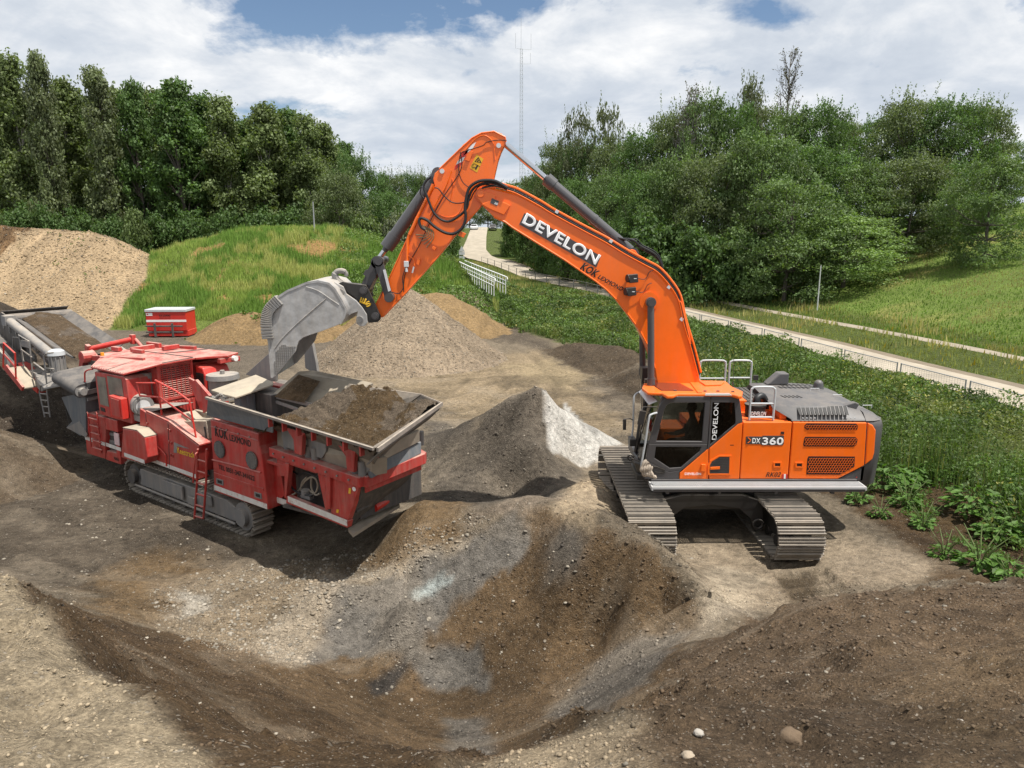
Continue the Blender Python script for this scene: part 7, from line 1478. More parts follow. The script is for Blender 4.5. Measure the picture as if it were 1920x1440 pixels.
ROB = [tree_mesh(s, 15, 14, 'robinia', .155, 105, 300, .10, c) for s, c in ((21, GD), (22, (.11, .17, .06)), (23, (.115, .15, .066)), (24, GL))]
ROS = [tree_mesh(s, 16, 13, 'robinia', .22, 60, 90, .2, (.12, .14, .075)) for s in (25, 26)]
BUS = [tree_mesh(s, 4, 5, 'bush', .12, 60, 110, 0, c) for s, c in ((31, GD), (32, (.11, .155, .055)), (33, GW))]
def place_tree(name, ms, x, y, htop, wid, label, cat, group=None, h0=26, w0=8.5, z=None, sink=.2):
    z = H1(x, y) if z is None else z
    r = empty(name, (x, y, z - sink), RG.uniform(0, 6.28), label, cat, group); s = (htop) / h0; sw = wid / w0
    for nm, me in (('crown', ms[0]), ('trunk', ms[1])):
        o = bpy.data.objects.new(nm, me); C.objects.link(o); o.parent = r
    r.scale = (sw, sw, s); return r
ORD = 'first second third fourth fifth sixth seventh eighth ninth tenth eleventh twelfth thirteenth fourteenth fifteenth sixteenth seventeenth eighteenth nineteenth twentieth twenty-first twenty-second twenty-third twenty-fourth twenty-fifth'.split()
def TP(px, Y, pytop, wpx, ms, h0, w0, name, label, cat='tree', group=None, z=None):
    t = PY(px, pytop, Y); zb = H1(t.x, Y) if z is None else z; dep = Y * .978; return place_tree(name, ms, t.x, Y, t.z - zb, wpx * dep / FPX, label, cat, group, h0, w0, zb)
LG = 'trees of the dense row behind the mounds'
LL = 'tall dense green poplar in the wood behind the sand heap and grass mound'
left = [(-30, 108, 90, 110, 0), (18, 104, 105, 95, 2), (62, 100, 98, 60, 3), (112, 106, 150, 95, 0), (178, 101, 128, 75, 3), (212, 108, 165, 80, 2), (243, 103, 152, 70, 1), (285, 108, 170, 90, 0), (322, 101, 150, 105, 1), (372, 107, 178, 95, 1), (412, 102, 182, 90, 2), (455, 108, 225, 90, 1), (492, 102, 196, 95, 0), (532, 106, 205, 90, 1), (570, 101, 215, 80, 2), (606, 104, 232, 75, 0), (640, 110, 265, 70, 1),
        (0, 122, 150, 130, 1), (150, 124, 185, 130, 1), (340, 124, 200, 130, 1), (460, 126, 230, 130, 1), (580, 126, 250, 120, 1)]
for i, (px, Y, top, w, k) in enumerate(left):
    row = left[:17] if i < 17 else left[17:]; o_ = ORD[sorted(q[0] for q in row).index(px)]
    lab, g = ('green poplar in the front row of the left wood, %s from the left edge' % o_ if i < 17 else 'dark poplar in the back row of the left wood, %s from the left edge' % o_), LG
    if i == 2: lab, g = 'narrow pale poplar with a thin open top near the left edge', None
    if i == 4: lab, g = 'thin poplar with sky showing between its upper branches', None
    TP(px, Y, top, w, POP[k], 26, 8.5, 'poplar_tree', lab, 'tree', g)
ML = 'mid height green tree behind the bucket cylinder, right end of the left wood'
mids = [(630, 84, 318, 120, 2), (662, 96, 282, 90, 0), (700, 98, 318, 90, 0), (735, 100, 322, 70, 2), (765, 104, 318, 55, 0), (790, 106, 322, 60, 2), (725, 90, 355, 100, 0), (825, 125, 330, 80, 0), (780, 96, 380, 80, 2), (845, 150, 345, 50, 0), (830, 128, 385, 50, 2)]
for i, (px, Y, top, w, k) in enumerate(mids):
    TP(px, Y, top, w, ROB[k], 15, 14, 'broadleaf_tree', 'round greyish green tree in front of the dark wood, left of the arm' if i == 0 else 'green tree behind the excavator arm, %s from the left of its clump' % ORD[sorted(q[0] for q in mids).index(px)], 'tree', None if i == 0 else 'trees behind the arm')
RL = 'dense dark green tree in the wood on the slope above the road'
right = [(985, 150, 335, 70, 0), (1000, 128, 325, 70, 2), (1030, 120, 300, 75, 0), (1045, 112, 262, 90, 2), (1100, 108, 262, 110, 0), (1160, 100, 258, 120, 2), (1215, 92, 240, 130, 0), (1265, 88, 205, 130, 2), (1320, 84, 175, 130, 1), (1375, 84, 190, 120, 0), (1425, 92, 190, 110, 2), (1480, 88, 205, 130, 1), (1545, 88, 190, 130, 0), (1590, 92, 222, 100, 2), (1655, 84, 215, 120, 0), (1715, 78, 178, 150, 2), (1790, 76, 182, 150, 0), (1850, 78, 190, 120, 2), (1885, 88, 260, 110, 0),
         (1080, 86, 330, 110, 0), (1140, 80, 320, 120, 1), (1200, 74, 315, 140, 0), (1270, 70, 290, 150, 1), (1350, 66, 280, 170, 2), (1430, 64, 250, 180, 1), (1530, 66, 265, 190, 0), (1610, 64, 300, 170, 1), (1720, 64, 290, 170, 2), (1790, 66, 300, 150, 0), (1060, 94, 350, 80, 0), (1020, 105, 375, 55, 2)]
for i, (px, Y, top, w, k) in enumerate(right):
    row = right[:19] if i < 19 else right[19:]; o_ = ORD[sorted(q[0] for q in row).index(px)]
    TP(px, Y, top, w, ROB[k], 15, 14, 'broadleaf_tree', ('tall tree in the back row of the slope wood, %s from its left end' if i < 19 else 'lower tree in the front row of the slope wood, %s from its left end') % o_, 'tree', 'trees of the wood on the slope')
TP(1590, 58, 400, 230, ROB[3], 15, 14, 'robinia_tree', 'bright green robinia at the edge of the wood, lowest and nearest to the grass slope')
TP(1490, 58, 330, 210, ROB[1], 15, 14, 'robinia_tree', 'large green robinia with several bare trunks showing beneath its crown')
TP(1870, 55, 290, 170, ROB[1], 15, 14, 'robinia_tree', 'airy green tree on the grass slope at the right edge', 'tree')
TP(1085, 106, 203, 70, ROS[0], 16, 13, 'sparse_tree', 'thin sparse tree standing above the wood just right of the mast')
TP(1140, 104, 195, 70, ROS[1], 16, 13, 'sparse_tree', 'sparse half dead tree above the wood, second to the right of the mast')
TP(1410, 90, 142, 75, ROS[0], 16, 13, 'sparse_tree', 'round tree top rising just left of the bare poplar')
def bare_poplar(px, Y, pt, wpx, label, seed):
    rp = random.Random(seed); t = PY(px, pt, Y); z0 = H1(t.x, Y); h = t.z - z0; w = wpx * Y * .978 / FPX; r = empty('bare_tree', (t.x, Y, z0 - .2), 0, label, 'tree'); mb = MB(); mb.tube([Vector((0, 0, -.3)), Vector((.1, 0, h * .5)), Vector((0, .1, h))], [.22, .14, .03], 7); mb.build('trunk', M_pbark, r, smooth=True)
    mb = MB(); lv = []
    for k in range(60):
        z = h * rp.uniform(.35, .93); a = rp.uniform(0, 6.28); L = w * .5 * rp.uniform(.5, 1.1) * (1.15 - z / h * .8); c = Vector((L * math.cos(a), L * math.sin(a), 0)); e = Vector((0, 0, z)) + c * .95 + Vector((0, 0, L * 2.6)); e.z = min(e.z, h * 1.0)
        mb.tube([Vector((0, 0, z)), Vector((0, 0, z)) + c * .6 + Vector((0, 0, L * .7)), e], [.06, .045, .015], 4)
        for j in range(14): q = Vector((0, 0, z)).lerp(e, rp.uniform(.3, 1.0)) + c * .3; d = Vector((rp.gauss(0, 1), rp.gauss(0, 1), abs(rp.gauss(0, 2)) + .5)).normalized() * rp.uniform(.3, .9); mb.tube([q, q + d], [.016, .008], 3); lv.append(tuple(q + d))
    mb.build('branches', M_bark if seed % 2 else M_pbark, r, fixn=False); lv = np.array(lv); lv = lv[RG.random(len(lv)) < .8]; me = quads_mesh('leaves', rand_leaves(np.repeat(lv, 2, 0) + RG.normal(size=(len(lv) * 2, 3)) * .12, np.full(len(lv) * 2, .11)), np.tile(np.array((.085, .08, .05)), (len(lv) * 2, 1)), M_leaf); o = bpy.data.objects.new('leaves', me); C.objects.link(o); o.parent = r
bare_poplar(1484, 96, 92, 62, 'tall bare columnar poplar sticking up above the wood on the right', 3)
bare_poplar(1295, 84, 160, 60, 'dead bare tree with pale twigs at the top of the wood right of the mast', 4)
CNT = {}
# bushes along the foot of the left wood and beside the road
for i, (px, Y, top, w, k, lab, g) in enumerate([(252, 96, 398, 60, 1, 'bright green bush in front of the wood between sand heap and mound', None), (200, 98, 405, 70, 0, 'dark bush low in front of the left wood', 'bushes under the left wood'), (150, 98, 395, 80, 0, 'dark bush low in front of the left wood', 'bushes under the left wood'), (90, 98, 390, 80, 0, 'dark bush low in front of the left wood', 'bushes under the left wood'), (30, 98, 385, 80, 0, 'dark bush low in front of the left wood', 'bushes under the left wood'), (300, 98, 405, 80, 0, 'dark bush low in front of the left wood', 'bushes under the left wood'), (360, 98, 400, 80, 0, 'dark bush low in front of the left wood', 'bushes under the left wood'), (420, 98, 395, 90, 0, 'dark bush low in front of the left wood', 'bushes under the left wood'), (480, 98, 390, 90, 0, 'dark bush low in front of the left wood', 'bushes under the left wood'), (540, 98, 390, 90, 0, 'dark bush low in front of the left wood', 'bushes under the left wood'),
     (600, 88, 390, 80, 0, 'dark bush low in front of the left wood', 'bushes under the left wood'), (680, 78, 415, 90, 1, 'shrub growing on the back of the grass mound', None), (745, 82, 405, 80, 2, 'grey green shrub behind the bucket cylinder rod', None), (800, 86, 410, 90, 0, 'dark shrub left of the road behind the arm', None), (842, 125, 405, 40, 0, 'shrub at the left road edge below the elbow', None),
     (958, 128, 400, 40, 0, 'dark shrub at the foot of the wood above the road', 'shrubs above the road'), (985, 112, 398, 50, 0, 'dark shrub at the foot of the wood above the road', 'shrubs above the road'), (1030, 98, 405, 70, 0, 'dark shrub at the foot of the wood above the road', 'shrubs above the road'), (1095, 88, 410, 90, 0, 'dark shrub at the foot of the wood above the road', 'shrubs above the road'), (1165, 78, 415, 110, 0, 'dark shrub at the foot of the wood above the road', 'shrubs above the road'), (1240, 66, 410, 150, 0, 'dark shrub at the foot of the wood above the road', 'shrubs above the road'), (1320, 62, 430, 130, 0, 'dark shrub at the foot of the wood above the road', 'shrubs above the road'), (1390, 61, 440, 130, 0, 'dark shrub at the foot of the wood above the road', 'shrubs above the road'), (1740, 70, 400, 160, 0, 'dark shrub at the foot of the wood above the road', 'shrubs above the road'), (1810, 72, 400, 160, 0, 'dark shrub at the foot of the wood above the road', 'shrubs above the road')]):
    CNT[lab] = CNT.get(lab, 0) + 1
    if lab.startswith('dark bush low'): lab = 'dark bush low before the left wood, %s of its row' % ORD[CNT[lab] - 1]
    elif lab.startswith('dark shrub at the foot'): lab = 'dark shrub under the slope wood, %s of its row from the road' % ORD[CNT[lab] - 1]
    TP(px, Y, top, w, BUS[k], 4, 5, 'bush', lab, 'bush', g)
for px, Y, top, w, k in ((880, 215, 350, 60, 0), (915, 205, 345, 60, 2), (950, 210, 340, 70, 0), (840, 200, 360, 60, 0)): TP(px, Y, top, w, ROB[k], 15, 14, 'broadleaf_tree', 'dark tree beyond the road crest, %s from the left' % ORD[sorted((880, 915, 950, 840)).index(px)], 'tree', 'trees at the end of the road')
# extra stems under the big robinia
# ---- grass and weeds
def blades(name, x, y, z, h, w, col, lean=.35):
    N = len(x); a = RG.uniform(0, 6.283, N); dx = np.cos(a) * w / 2; dy = np.sin(a) * w / 2; b = RG.uniform(0, 6.283, N); l = h * lean * RG.random(N)
    P = np.zeros((N, 3, 3)); P[:, 0] = np.stack([x - dx, y - dy, z - .05], 1); P[:, 1] = np.stack([x + dx, y + dy, z - .05], 1); P[:, 2] = np.stack([x + np.cos(b) * l, y + np.sin(b) * l, z + h], 1)
    return P, col
def stuffobj(name, parts, mat):
    me = quads_mesh(name, np.concatenate([p for p, c in parts]), np.clip(np.concatenate([c for p, c in parts]), .003, .8), mat); o = bpy.data.objects.new(name, me); C.objects.link(o); return tag(o, kind='stuff')
def cvar(c, n, v=.2): return np.array(c)[None] * (1 + RG.normal(size=(n, 1)) * v)
# mound
N = 230000; x = RG.uniform(-38, -1, N); y = RG.uniform(50, 74, N); z = H(x, y); k = (BIG['grass'](x, y) > z - .05) & ((fbm(x / 2.2, y / 2.2, 4, 91) < .33) | (RG.random(N) < .1)) & (RG.random(N) < np.interp(y, [50, 66, 74], [1, .9, .4])); x, y, z = x[k], y[k], z[k]; n = len(x)
pt = fbm(x / 3, y / 3, 4, 131); c = np.where((pt > .12)[:, None], cvar(c255(166, 188, 98), n), cvar(c255(136, 170, 82), n)); c = np.where((fbm(x / 1.8, y / 1.2, 4, 17) > .16)[:, None], cvar(c255(196, 200, 122), n, .15), c)
stuffobj('mound_grass', [blades('g', x, y, z, RG.uniform(.15, .50, n) * (1 + .6 * (pt < -.1)), RG.uniform(.045, .09, n), c)], M_grass)
# ground between mound and wood, verges, bank by the railing
N = 170000; x = RG.uniform(-62, 30, N); y = RG.uniform(24, 118, N); rx = np.interp(y, ROADY, ROADX); rw_ = np.interp(y, ROADY, ROADW); s = x - rx; ex = np.interp(y, EDGE_Y, EDGE_X)
z = H(x, y); big = np.max([f(x, y) for f in BIG.values()], 0) > z - .05
verge = (s > rw_ + .5) & (s < 9) & (y < 118); verge &= ~((np.abs(s - 5.9) < .45) & (y < 66)); flat = (y > 66) & (s < -rw_ - .3) & ~big
k = (verge & (RG.random(N) < .95)) | flat; x, y, z, s = x[k], y[k], z[k], s[k]; n = len(x); m = fbm(x / 2.5, y / 2.5, 4, 141)
c = np.where((m > .05)[:, None], cvar(c255(206, 196, 134), n, .15), cvar(c255(164, 170, 98), n)); yl = (RG.random(n) < .04); c[yl] = c255(200, 176, 60)
stuffobj('verge_grass', [blades('g', x, y, z, RG.uniform(.2, .6, n) * (.7 + m), RG.uniform(.05, .12, n), c)], M_grass)
N = 90000; y = 18 + 62 * RG.random(N) ** 1.3; x = np.interp(y, ROADY, ROADX) + 6.2 + (y * .9 + 6) * RG.random(N) ** 1.2; z = H(x, y); m = fbm(x / 3, y / 3, 4, 151)
c = np.where((m > .18)[:, None], cvar(c255(176, 168, 112), N, .12), cvar(c255(128, 158, 76), N, .18)); stuffobj('slope_grass', [blades('g', x, y, z, RG.uniform(.08, .22, N), RG.uniform(.05, .1, N), c)], M_grass)
# tall weeds between yard and road
BARE = HP([(1500, 915), (1640, 930), (1740, 905), (1790, 950), (1830, 1010), (1919, 1050)], 9) + [(14, 9), (9, 9)]
def weed_area(x, y):
    ex = np.interp(y, EDGE_Y, EDGE_X) + .5 * fbm(x / 1.5, y / 1.5, 3, 161) * 2; rx = np.interp(y, ROADY, ROADX) - np.interp(y, ROADY, ROADW) - .45
    bare = insd(x + .4 * fbm(x, y, 3, 5), y, BARE) > 0
    return (x > ex) & (x < rx) & (y > 10.5) & (y < 112) & ~bare
def weedh(x, y): return (.45 + .75 * sst(-.3, .4, fbm(x / 2.2, y / 2.2, 4, 171)) + .85 * fbm(x / 1.1, y / 1.1, 3, 181)) * np.interp(y, [35, 60], [1, .45])
N = 340000; y = 11 + 62 * RG.random(N) ** 1.7; x = RG.uniform(-8, 21, N); k = weed_area(x, y); x, y = x[k], y[k]; z = H(x, y); hh = np.clip(weedh(x, y), .22, 1.7) * sst(0, 1.2, x - np.interp(y, EDGE_Y, EDGE_X) + .5)
ex_rd = np.interp(y, ROADY, ROADX) - np.interp(y, ROADY, ROADW) - x; hh = hh * (.18 + .82 * sst(.2, 3.2, ex_rd)) + .06
n = len(x); u = 1 - RG.random(n) ** 2.2 * .75; tone = fbm(x / .7, y / .7, 3, 191)
P = np.stack([x + RG.normal(size=n) * .05, y + RG.normal(size=n) * .05, z + hh * u], 1); ls = np.interp(y, [13, 25, 60], [.042, .062, .10])
c = np.array(c255(104, 128, 70))[None] * (1 + .75 * tone[:, None]) * (1 + RG.normal(size=(n, 1)) * .2); nt_ = fbm(x / 1.7, y / 1.7, 3, 207) > .08; c[nt_] *= .62; pl_ = fbm(x / 2.4, y / 2.4, 3, 209) > .22; c[pl_] = c[pl_] * .6 + np.array(c255(168, 172, 104)) * .4; yel = (fbm(x / 3, y / 3, 3, 201) > .2) & (RG.random(n) < .12); c[yel] = np.array(c255(176, 172, 100)) * (1 + RG.normal(size=(yel.sum(), 1)) * .15)
w1 = (rand_leaves(P, ls, .5, None, .45), c)
stuffobj('tall_weeds', [w1], M_leaf)
N = 90000; y = 11 + 77 * RG.random(N) ** 1.5; x = RG.uniform(-9, 21, N); k = weed_area(x, y) & (fbm(x / 2.5, y / 2.5, 3, 211) > -.05); x, y = x[k], y[k]; z = H(x, y); hh = np.clip(weedh(x, y), .3, 1.4) * (.15 + .85 * sst(.3, 3.4, np.interp(y, ROADY, ROADX) - np.interp(y, ROADY, ROADW) - x)); n = len(x)
c = np.where(RG.random((n, 1)) < .12, cvar(c255(160, 158, 100), n), cvar(c255(116, 142, 80), n)); stuffobj('weed_stems', [blades('g', x, y, z, hh * RG.uniform(.8, 1.35, n), np.interp(y, [13, 60], [.03, .09]), c, .3)], M_grass)
# bank weeds round the railing and arm
N = 70000; x = RG.uniform(-14, 6, N); y = RG.uniform(46, 66, N); z = H(x, y); k = (x < np.interp(y, ROADY, ROADX) - 2) & (np.max([BIG[q](x, y) for q in ('tan3', 'gravel', 'tan2', 'bankdark')], 0) < z - .1) & (z > .25); x, y, z = x[k], y[k], z[k]; n = len(x); hh = (.3 + .8 * RG.random(n) * sst(-.4, .5, fbm(x / 2, y / 2, 3, 221))) * np.where((x > -6) & (y < 60), .35, 1)
P = np.stack([x, y, z + hh * RG.random(n)], 1); stuffobj('bank_weeds', [(rand_leaves(P, np.full(n, .10), .4, None, .45), cvar(c255(120, 146, 80), n, .25))], M_leaf)
# sparse low growth on bare soil at the right and on the clay mounds
N = 26000; x = RG.uniform(8.4, 14, N); y = RG.uniform(9, 18.5, N); k = (fbm(x / .9, y / .9, 4, 231) > .02) & (x > np.interp(y, EDGE_Y, EDGE_X) - .1); x, y = x[k], y[k]; z = H(x, y); n = len(x); P = np.stack([x, y, z + .02 + .10 * RG.random(n)], 1); parts = [(rand_leaves(P, np.full(n, .035), .8, None, .5), cvar(c255(92, 124, 56), n, .2))]
for nm, cx, cy in (('tan1', -17, 46), ('tan2', -14.3, 46.4)):
    N = 500; x = cx + RG.normal(size=N) * 1.3; y = cy + RG.normal(size=N) * .9; k = fbm(x * 1.4, y * 1.4, 2, 241) > .2; x, y = x[k], y[k]; n = len(x); P = np.stack([x, y, H(x, y) + .08], 1); parts.append((rand_leaves(P, np.full(n, .09), .5), cvar(c255(100, 128, 56), n)))
x = RG.uniform(-41, -29, 700); y = RG.uniform(53, 60, 700); k = (fbm(x * .8, y * .8, 3, 251) > .25); x, y = x[k], y[k]; P = np.stack([x, y, H(x, y) + .1], 1); parts.append((rand_leaves(P, np.full(len(x), .10), .5), cvar(c255(120, 130, 82), len(x))))
stuffobj('low_weeds', parts, M_leaf)
# broad-leaved plants, each a thing
def leafy(seed, n, L, hgt):
    rp = random.Random(seed); V_ = []; 
    P = []; cc = []
    for i in range(n):
        a = rp.uniform(0, 6.28); t = rp.random(); r = hgt * .75 * math.sqrt(rp.random()); c = Vector((r * math.cos(a), r * math.sin(a), hgt * (1 - (r / hgt) ** 2 * .9) * rp.uniform(.25, 1))); d = Vector((math.cos(a + rp.gauss(0, .5)), math.sin(a + rp.gauss(0, .5)), rp.uniform(-.5, .3))).normalized(); s = d.cross(Vector((rp.gauss(0, .25), rp.gauss(0, .25), 1))).normalized(); u = s.cross(d); l = L * rp.uniform(.6, 1.2); w = l * .30
        for sg in (1, -1):
            P.append([c, c + d * l * .45 + s * sg * w + u * .05 * l, c + d * l * .8 + s * sg * w * .6 - u * .02 * l, c + d * l - u * .12 * l]); cc.append(np.array(c255(98, 134, 58)) * (1 + .3 * rp.uniform(-1, 1)))
    return quads_mesh('leaves', np.array([[tuple(p) for p in q] for q in P]), np.array(cc), M_leaf)
LF = [leafy(1, 150, .20, .62), leafy(2, 110, .17, .45), leafy(3, 60, .13, .25)]
stem = MB()
for i in range(9): a = i * .7; stem.tube([Vector((0, 0, -.05)), Vector((math.cos(a) * .12, math.sin(a) * .12, .25)), Vector((math.cos(a) * .3, math.sin(a) * .3, .45))], [.012, .009, .005], 4)
so = stem.build('stems', M_grass if False else paint('green_stem', (.10, .14, .04), .7), fixn=False); SM = so.data; bpy.data.objects.remove(so)
for px, py, k, sc, lab in ((1668, 915, 0, 1.15, 'broad leaved plant right behind the rear corner of the excavator'), (1702, 905, 0, .9, 'broad leaved green plant second from the excavator tail'), (1745, 898, 0, .9, 'broad leaved plant at the lower edge of the weeds, third from the excavator'), (1790, 885, 0, .8, 'broad leaved plant at the edge of the weeds, above the bare soil'), (1660, 850, 0, .9, 'leafy green plant between the excavator tail and the weeds'), (1870, 1010, 1, 1.2, 'bright green leafy clump with grassy base at the right edge'), (1900, 940, 0, 1.0, 'dark leafy plant at the right edge above the bare soil'), (1770, 1040, 2, 1.1, 'small flat leafy plant alone on the bare soil'), (1890, 1085, 1, 1.0, 'green leafy clump low at the right edge by the brown heap'), (1650, 965, 2, 1.0, 'small weed just below the excavator tail on bare soil'), (1700, 945, 2, 1.5, 'low leafy weed on the bare soil below the plant row'), (1825, 960, 0, 1.2, 'big leafy plant filling the edge of the weeds above the right-hand clump'), (1730, 985, 2, 1.2, 'tiny green rosette in the middle of the bare soil'), (1905, 1000, 1, 1.5, 'leafy clump cut off by the right edge of the view'), (1835, 1060, 2, 1.6, 'spreading small plant between the two right-hand clumps'), (1610, 940, 2, 1.3, 'weed under the rear end of the excavator walkway'), (1855, 905, 0, 1.3, 'tall leafy plant in the weeds at the upper right of the bare soil')):
    p = HIT(px, py + 4, 11); r = empty('leafy_plant', (p.x, p.y, H1(p.x, p.y)), px * .37, lab, 'plant'); r.scale = (sc, sc, sc)
    for nm, me in (('leaves', LF[k]), ('stems', SM)): o = bpy.data.objects.new(nm, me); C.objects.link(o); o.parent = r
# ------------------------------------------------------------------ STONES
def stone_geo(seed, sub=1):
    import bmesh
    bm = bmesh.new(); bmesh.ops.create_icosphere(bm, subdivisions=sub, radius=1); rn = random.Random(seed); sx, sy, sz = rn.uniform(.8, 1.3), rn.uniform(.7, 1.1), rn.uniform(.5, .8)
    for v in bm.verts:
        k = 1 + .55 * mnoise.noise(v.co * 1.3 + Vector((seed, 0, 0))) + .35 * mnoise.noise(v.co * 3.1 + Vector((0, seed, 0))); v.co = Vector((v.co.x * sx * k, v.co.y * sy * k, v.co.z * sz * k))
    V_ = np.array([tuple(v.co) for v in bm.verts]); F = np.array([[v.index for v in f.verts] for f in bm.faces]); bm.free(); return V_, F
M_stone = leafmat('stone_mix', 0.0, .85)
def stones(name, x, y, size, col, sink=.25):
    n = len(x); z = H(x, y, True); geos = [stone_geo(s) for s in range(5)]; allV = []; allF = []; allC = []; base = 0
    g = RG.integers(0, 5, n)
    for gi, (V_, F) in enumerate(geos):
        k = np.where(g == gi)[0]; m = len(k)
        if m == 0: continue
        a = RG.uniform(0, 6.283, m); ca, sa = np.cos(a), np.sin(a); vx = V_[None, :, 0] * ca[:, None] - V_[None, :, 1] * sa[:, None]; vy = V_[None, :, 0] * sa[:, None] + V_[None, :, 1] * ca[:, None]; s = size[k][:, None]
        P = np.stack([vx * s + x[k][:, None], vy * s + y[k][:, None], V_[None, :, 2] * s + z[k][:, None] + s * (.5 - sink)], -1)
        allV.append(P.reshape(-1, 3)); allF.append((F[None] + (np.arange(m) * len(V_))[:, None, None] + base).reshape(-1, 3)); base += m * len(V_); allC.append(np.repeat(col[k], len(V_), 0))
    V_ = np.concatenate(allV); F = np.concatenate(allF); Cc = np.clip(np.concatenate(allC), .01, .9)
    me = bpy.data.meshes.new(name); me.vertices.add(len(V_)); me.vertices.foreach_set('co', V_.ravel().astype(np.float32)); me.loops.add(F.size); me.loops.foreach_set('vertex_index', F.ravel().astype(np.int32)); me.polygons.add(len(F)); me.polygons.foreach_set('loop_start', np.arange(len(F), dtype=np.int32) * 3); me.polygons.foreach_set('loop_total', np.full(len(F), 3, np.int32)); me.update()
    a = me.color_attributes.new('col', 'FLOAT_COLOR', 'POINT'); a.data.foreach_set('color', np.concatenate([Cc, np.ones((len(Cc), 1))], 1).ravel()); me.materials.append(M_stone); o = bpy.data.objects.new(name, me); C.objects.link(o); return tag(o, kind='stuff')
def stonecol(n, base, light=.12):
    c = np.array(base)[None] * RG.uniform(.6, 1.25, (n, 1)) * np.array([1, 1, 1]) * (1 + RG.normal(size=(n, 3)) * .04); q = RG.random(n) < light; c[q] = np.array((.46, .42, .35)) * RG.uniform(.7, 1.15, (q.sum(), 1)); return c
# sizes grow from the close ground outward so that pebbles, clods and lumps all read
def sc_region(nm, N, xr, yr, smin, smax, mask, base, light=.12, sink=.40):
    y = yr[0] + (yr[1] - yr[0]) * RG.random(N); x = RG.uniform(xr[0], xr[1], N); k = mask(x, y); x, y = x[k], y[k]; n = len(x); u = RG.random(n); s = smin * (smax / smin) ** (u ** 4.5); 
    gc = ground_color(x, y, H(x, y)); c = gc * RG.uniform(.5, 1.08, (n, 1)); q = RG.random(n) < light; c[q] = np.array((.34, .30, .24)) * RG.uniform(.4, 1.0, (q.sum(), 1)); return stones(nm, x, y, s, c, sink)
vis = lambda x, y: np.abs(x) < (y * .78 + 1.6)
sc_region('foreground_clods', 60000, (-6.5, 6.5), (1.6, 6.5), .003, .013, lambda x, y: vis(x, y), PALE, .02)
sc_region('slope_clods', 60000, (-9, 10), (5, 12.5), .005, .028, lambda x, y: vis(x, y) & (fbm(x / 1.4, y / 1.4, 3, 261) > -.2), BROWN, .03)
sc_region('yard_stones', 45000, (-15, 9), (9.5, 27), .008, .042, lambda x, y: vis(x, y) & (fbm(x / 2.0, y / 2.0, 3, 271) > -.05), YARD, .14)
# gravelly ridge left of the bowl
poly = HP([(300, 1110), (480, 1050), (640, 1040), (760, 1000), (900, 980), (640, 1110), (560, 1250), (340, 1200)]); sc_region('ridge_stones', 50000, (-8, 0), (8, 17), .008, .045, lambda x, y: insd(x, y, poly) + .6 * fbm(x / .8, y / .8, 3, 281) > 0, PALE, .35)
sc_region('heap_stones', 16000, (-12, 2), (32, 44), .02, .055, lambda x, y: (BIG['gravel'](x, y) > -.15), GRAV, .25)
sc_region('far_heap_stones', 12000, (-46, -26), (50, 62), .03, .09, lambda x, y: (BIG['sand'](x, y) > .2), SANDC, .12)
# rubble along the crests
poly2 = HP([(0, 1112), (45, 1140), (100, 1200), (205, 1290), (290, 1370), (375, 1439), (300, 1439), (150, 1330), (0, 1200)]); sc_region('crest_rubble', 12000, (-7, 0), (1.5, 7), .003, .015, lambda x, y: insd(x, y, poly2) > -.15, PALE, .01, .35)
poly3 = HP([(870, 1439), (960, 1395), (1060, 1362), (1150, 1332), (1250, 1330), (1240, 1400), (1000, 1439)]); sc_region('crest_rubble', 12000, (-1, 2.5), (1.5, 5), .003, .015, lambda x, y: insd(x, y, poly3) > -.12, PALE, .01, .35)
def boulder(px, py, r, col, label, seed):
    p = HIT(px, py); V_, F = stone_geo(seed, 3); V_ = V_ / np.linalg.norm(V_, axis=1)[:, None] * (.75 + .25 * np.linalg.norm(V_, axis=1)[:, None]); V_[:, 2] *= .75; V_ = V_ * (1 + .10 * np.sign(np.sin(V_[:, :1] * 5 + seed)) * np.cos(V_[:, 1:2] * 6)); mb = MB(); rn = random.Random(seed)
    vs = [Vector(v) * (1 + .05 * mnoise.noise(Vector(v) * 6)) * r for v in V_]; mb.add(vs, [tuple(map(int, f)) for f in F]); o = mb.build('boulder', col, smooth=True, fixn=False, angle=70); o.location = (p.x, p.y, p.z + r * .25); tag(o, label, 'stone')
M_bst = paint('brown_boulder_stone', (.12, .082, .05), .9, var=.3, bump=.6, scale=8); M_wst = paint('pale_stone', (.34, .31, .27), .85, var=.15, bump=.4, scale=12)
boulder(1482, 1388, .052, M_bst, 'big brown rounded boulder lying on the right foreground heap', 5)
boulder(1310, 1376, .022, M_wst, 'white angular stone on the pale crest in the right foreground', 6)
boulder(1801, 1356, .020, M_wst, 'pale stone on the brown heap near the lower right corner', 7)
boulder(1290, 1420, .026, paint('tan_stone', (.33, .27, .2), .9, var=.2, bump=.5, scale=10), 'tan clod at the bottom of the right foreground heap', 8)
boulder(300, 1420, .020, M_wst, 'pale stone close to the crest of the left rubble heap', 9)
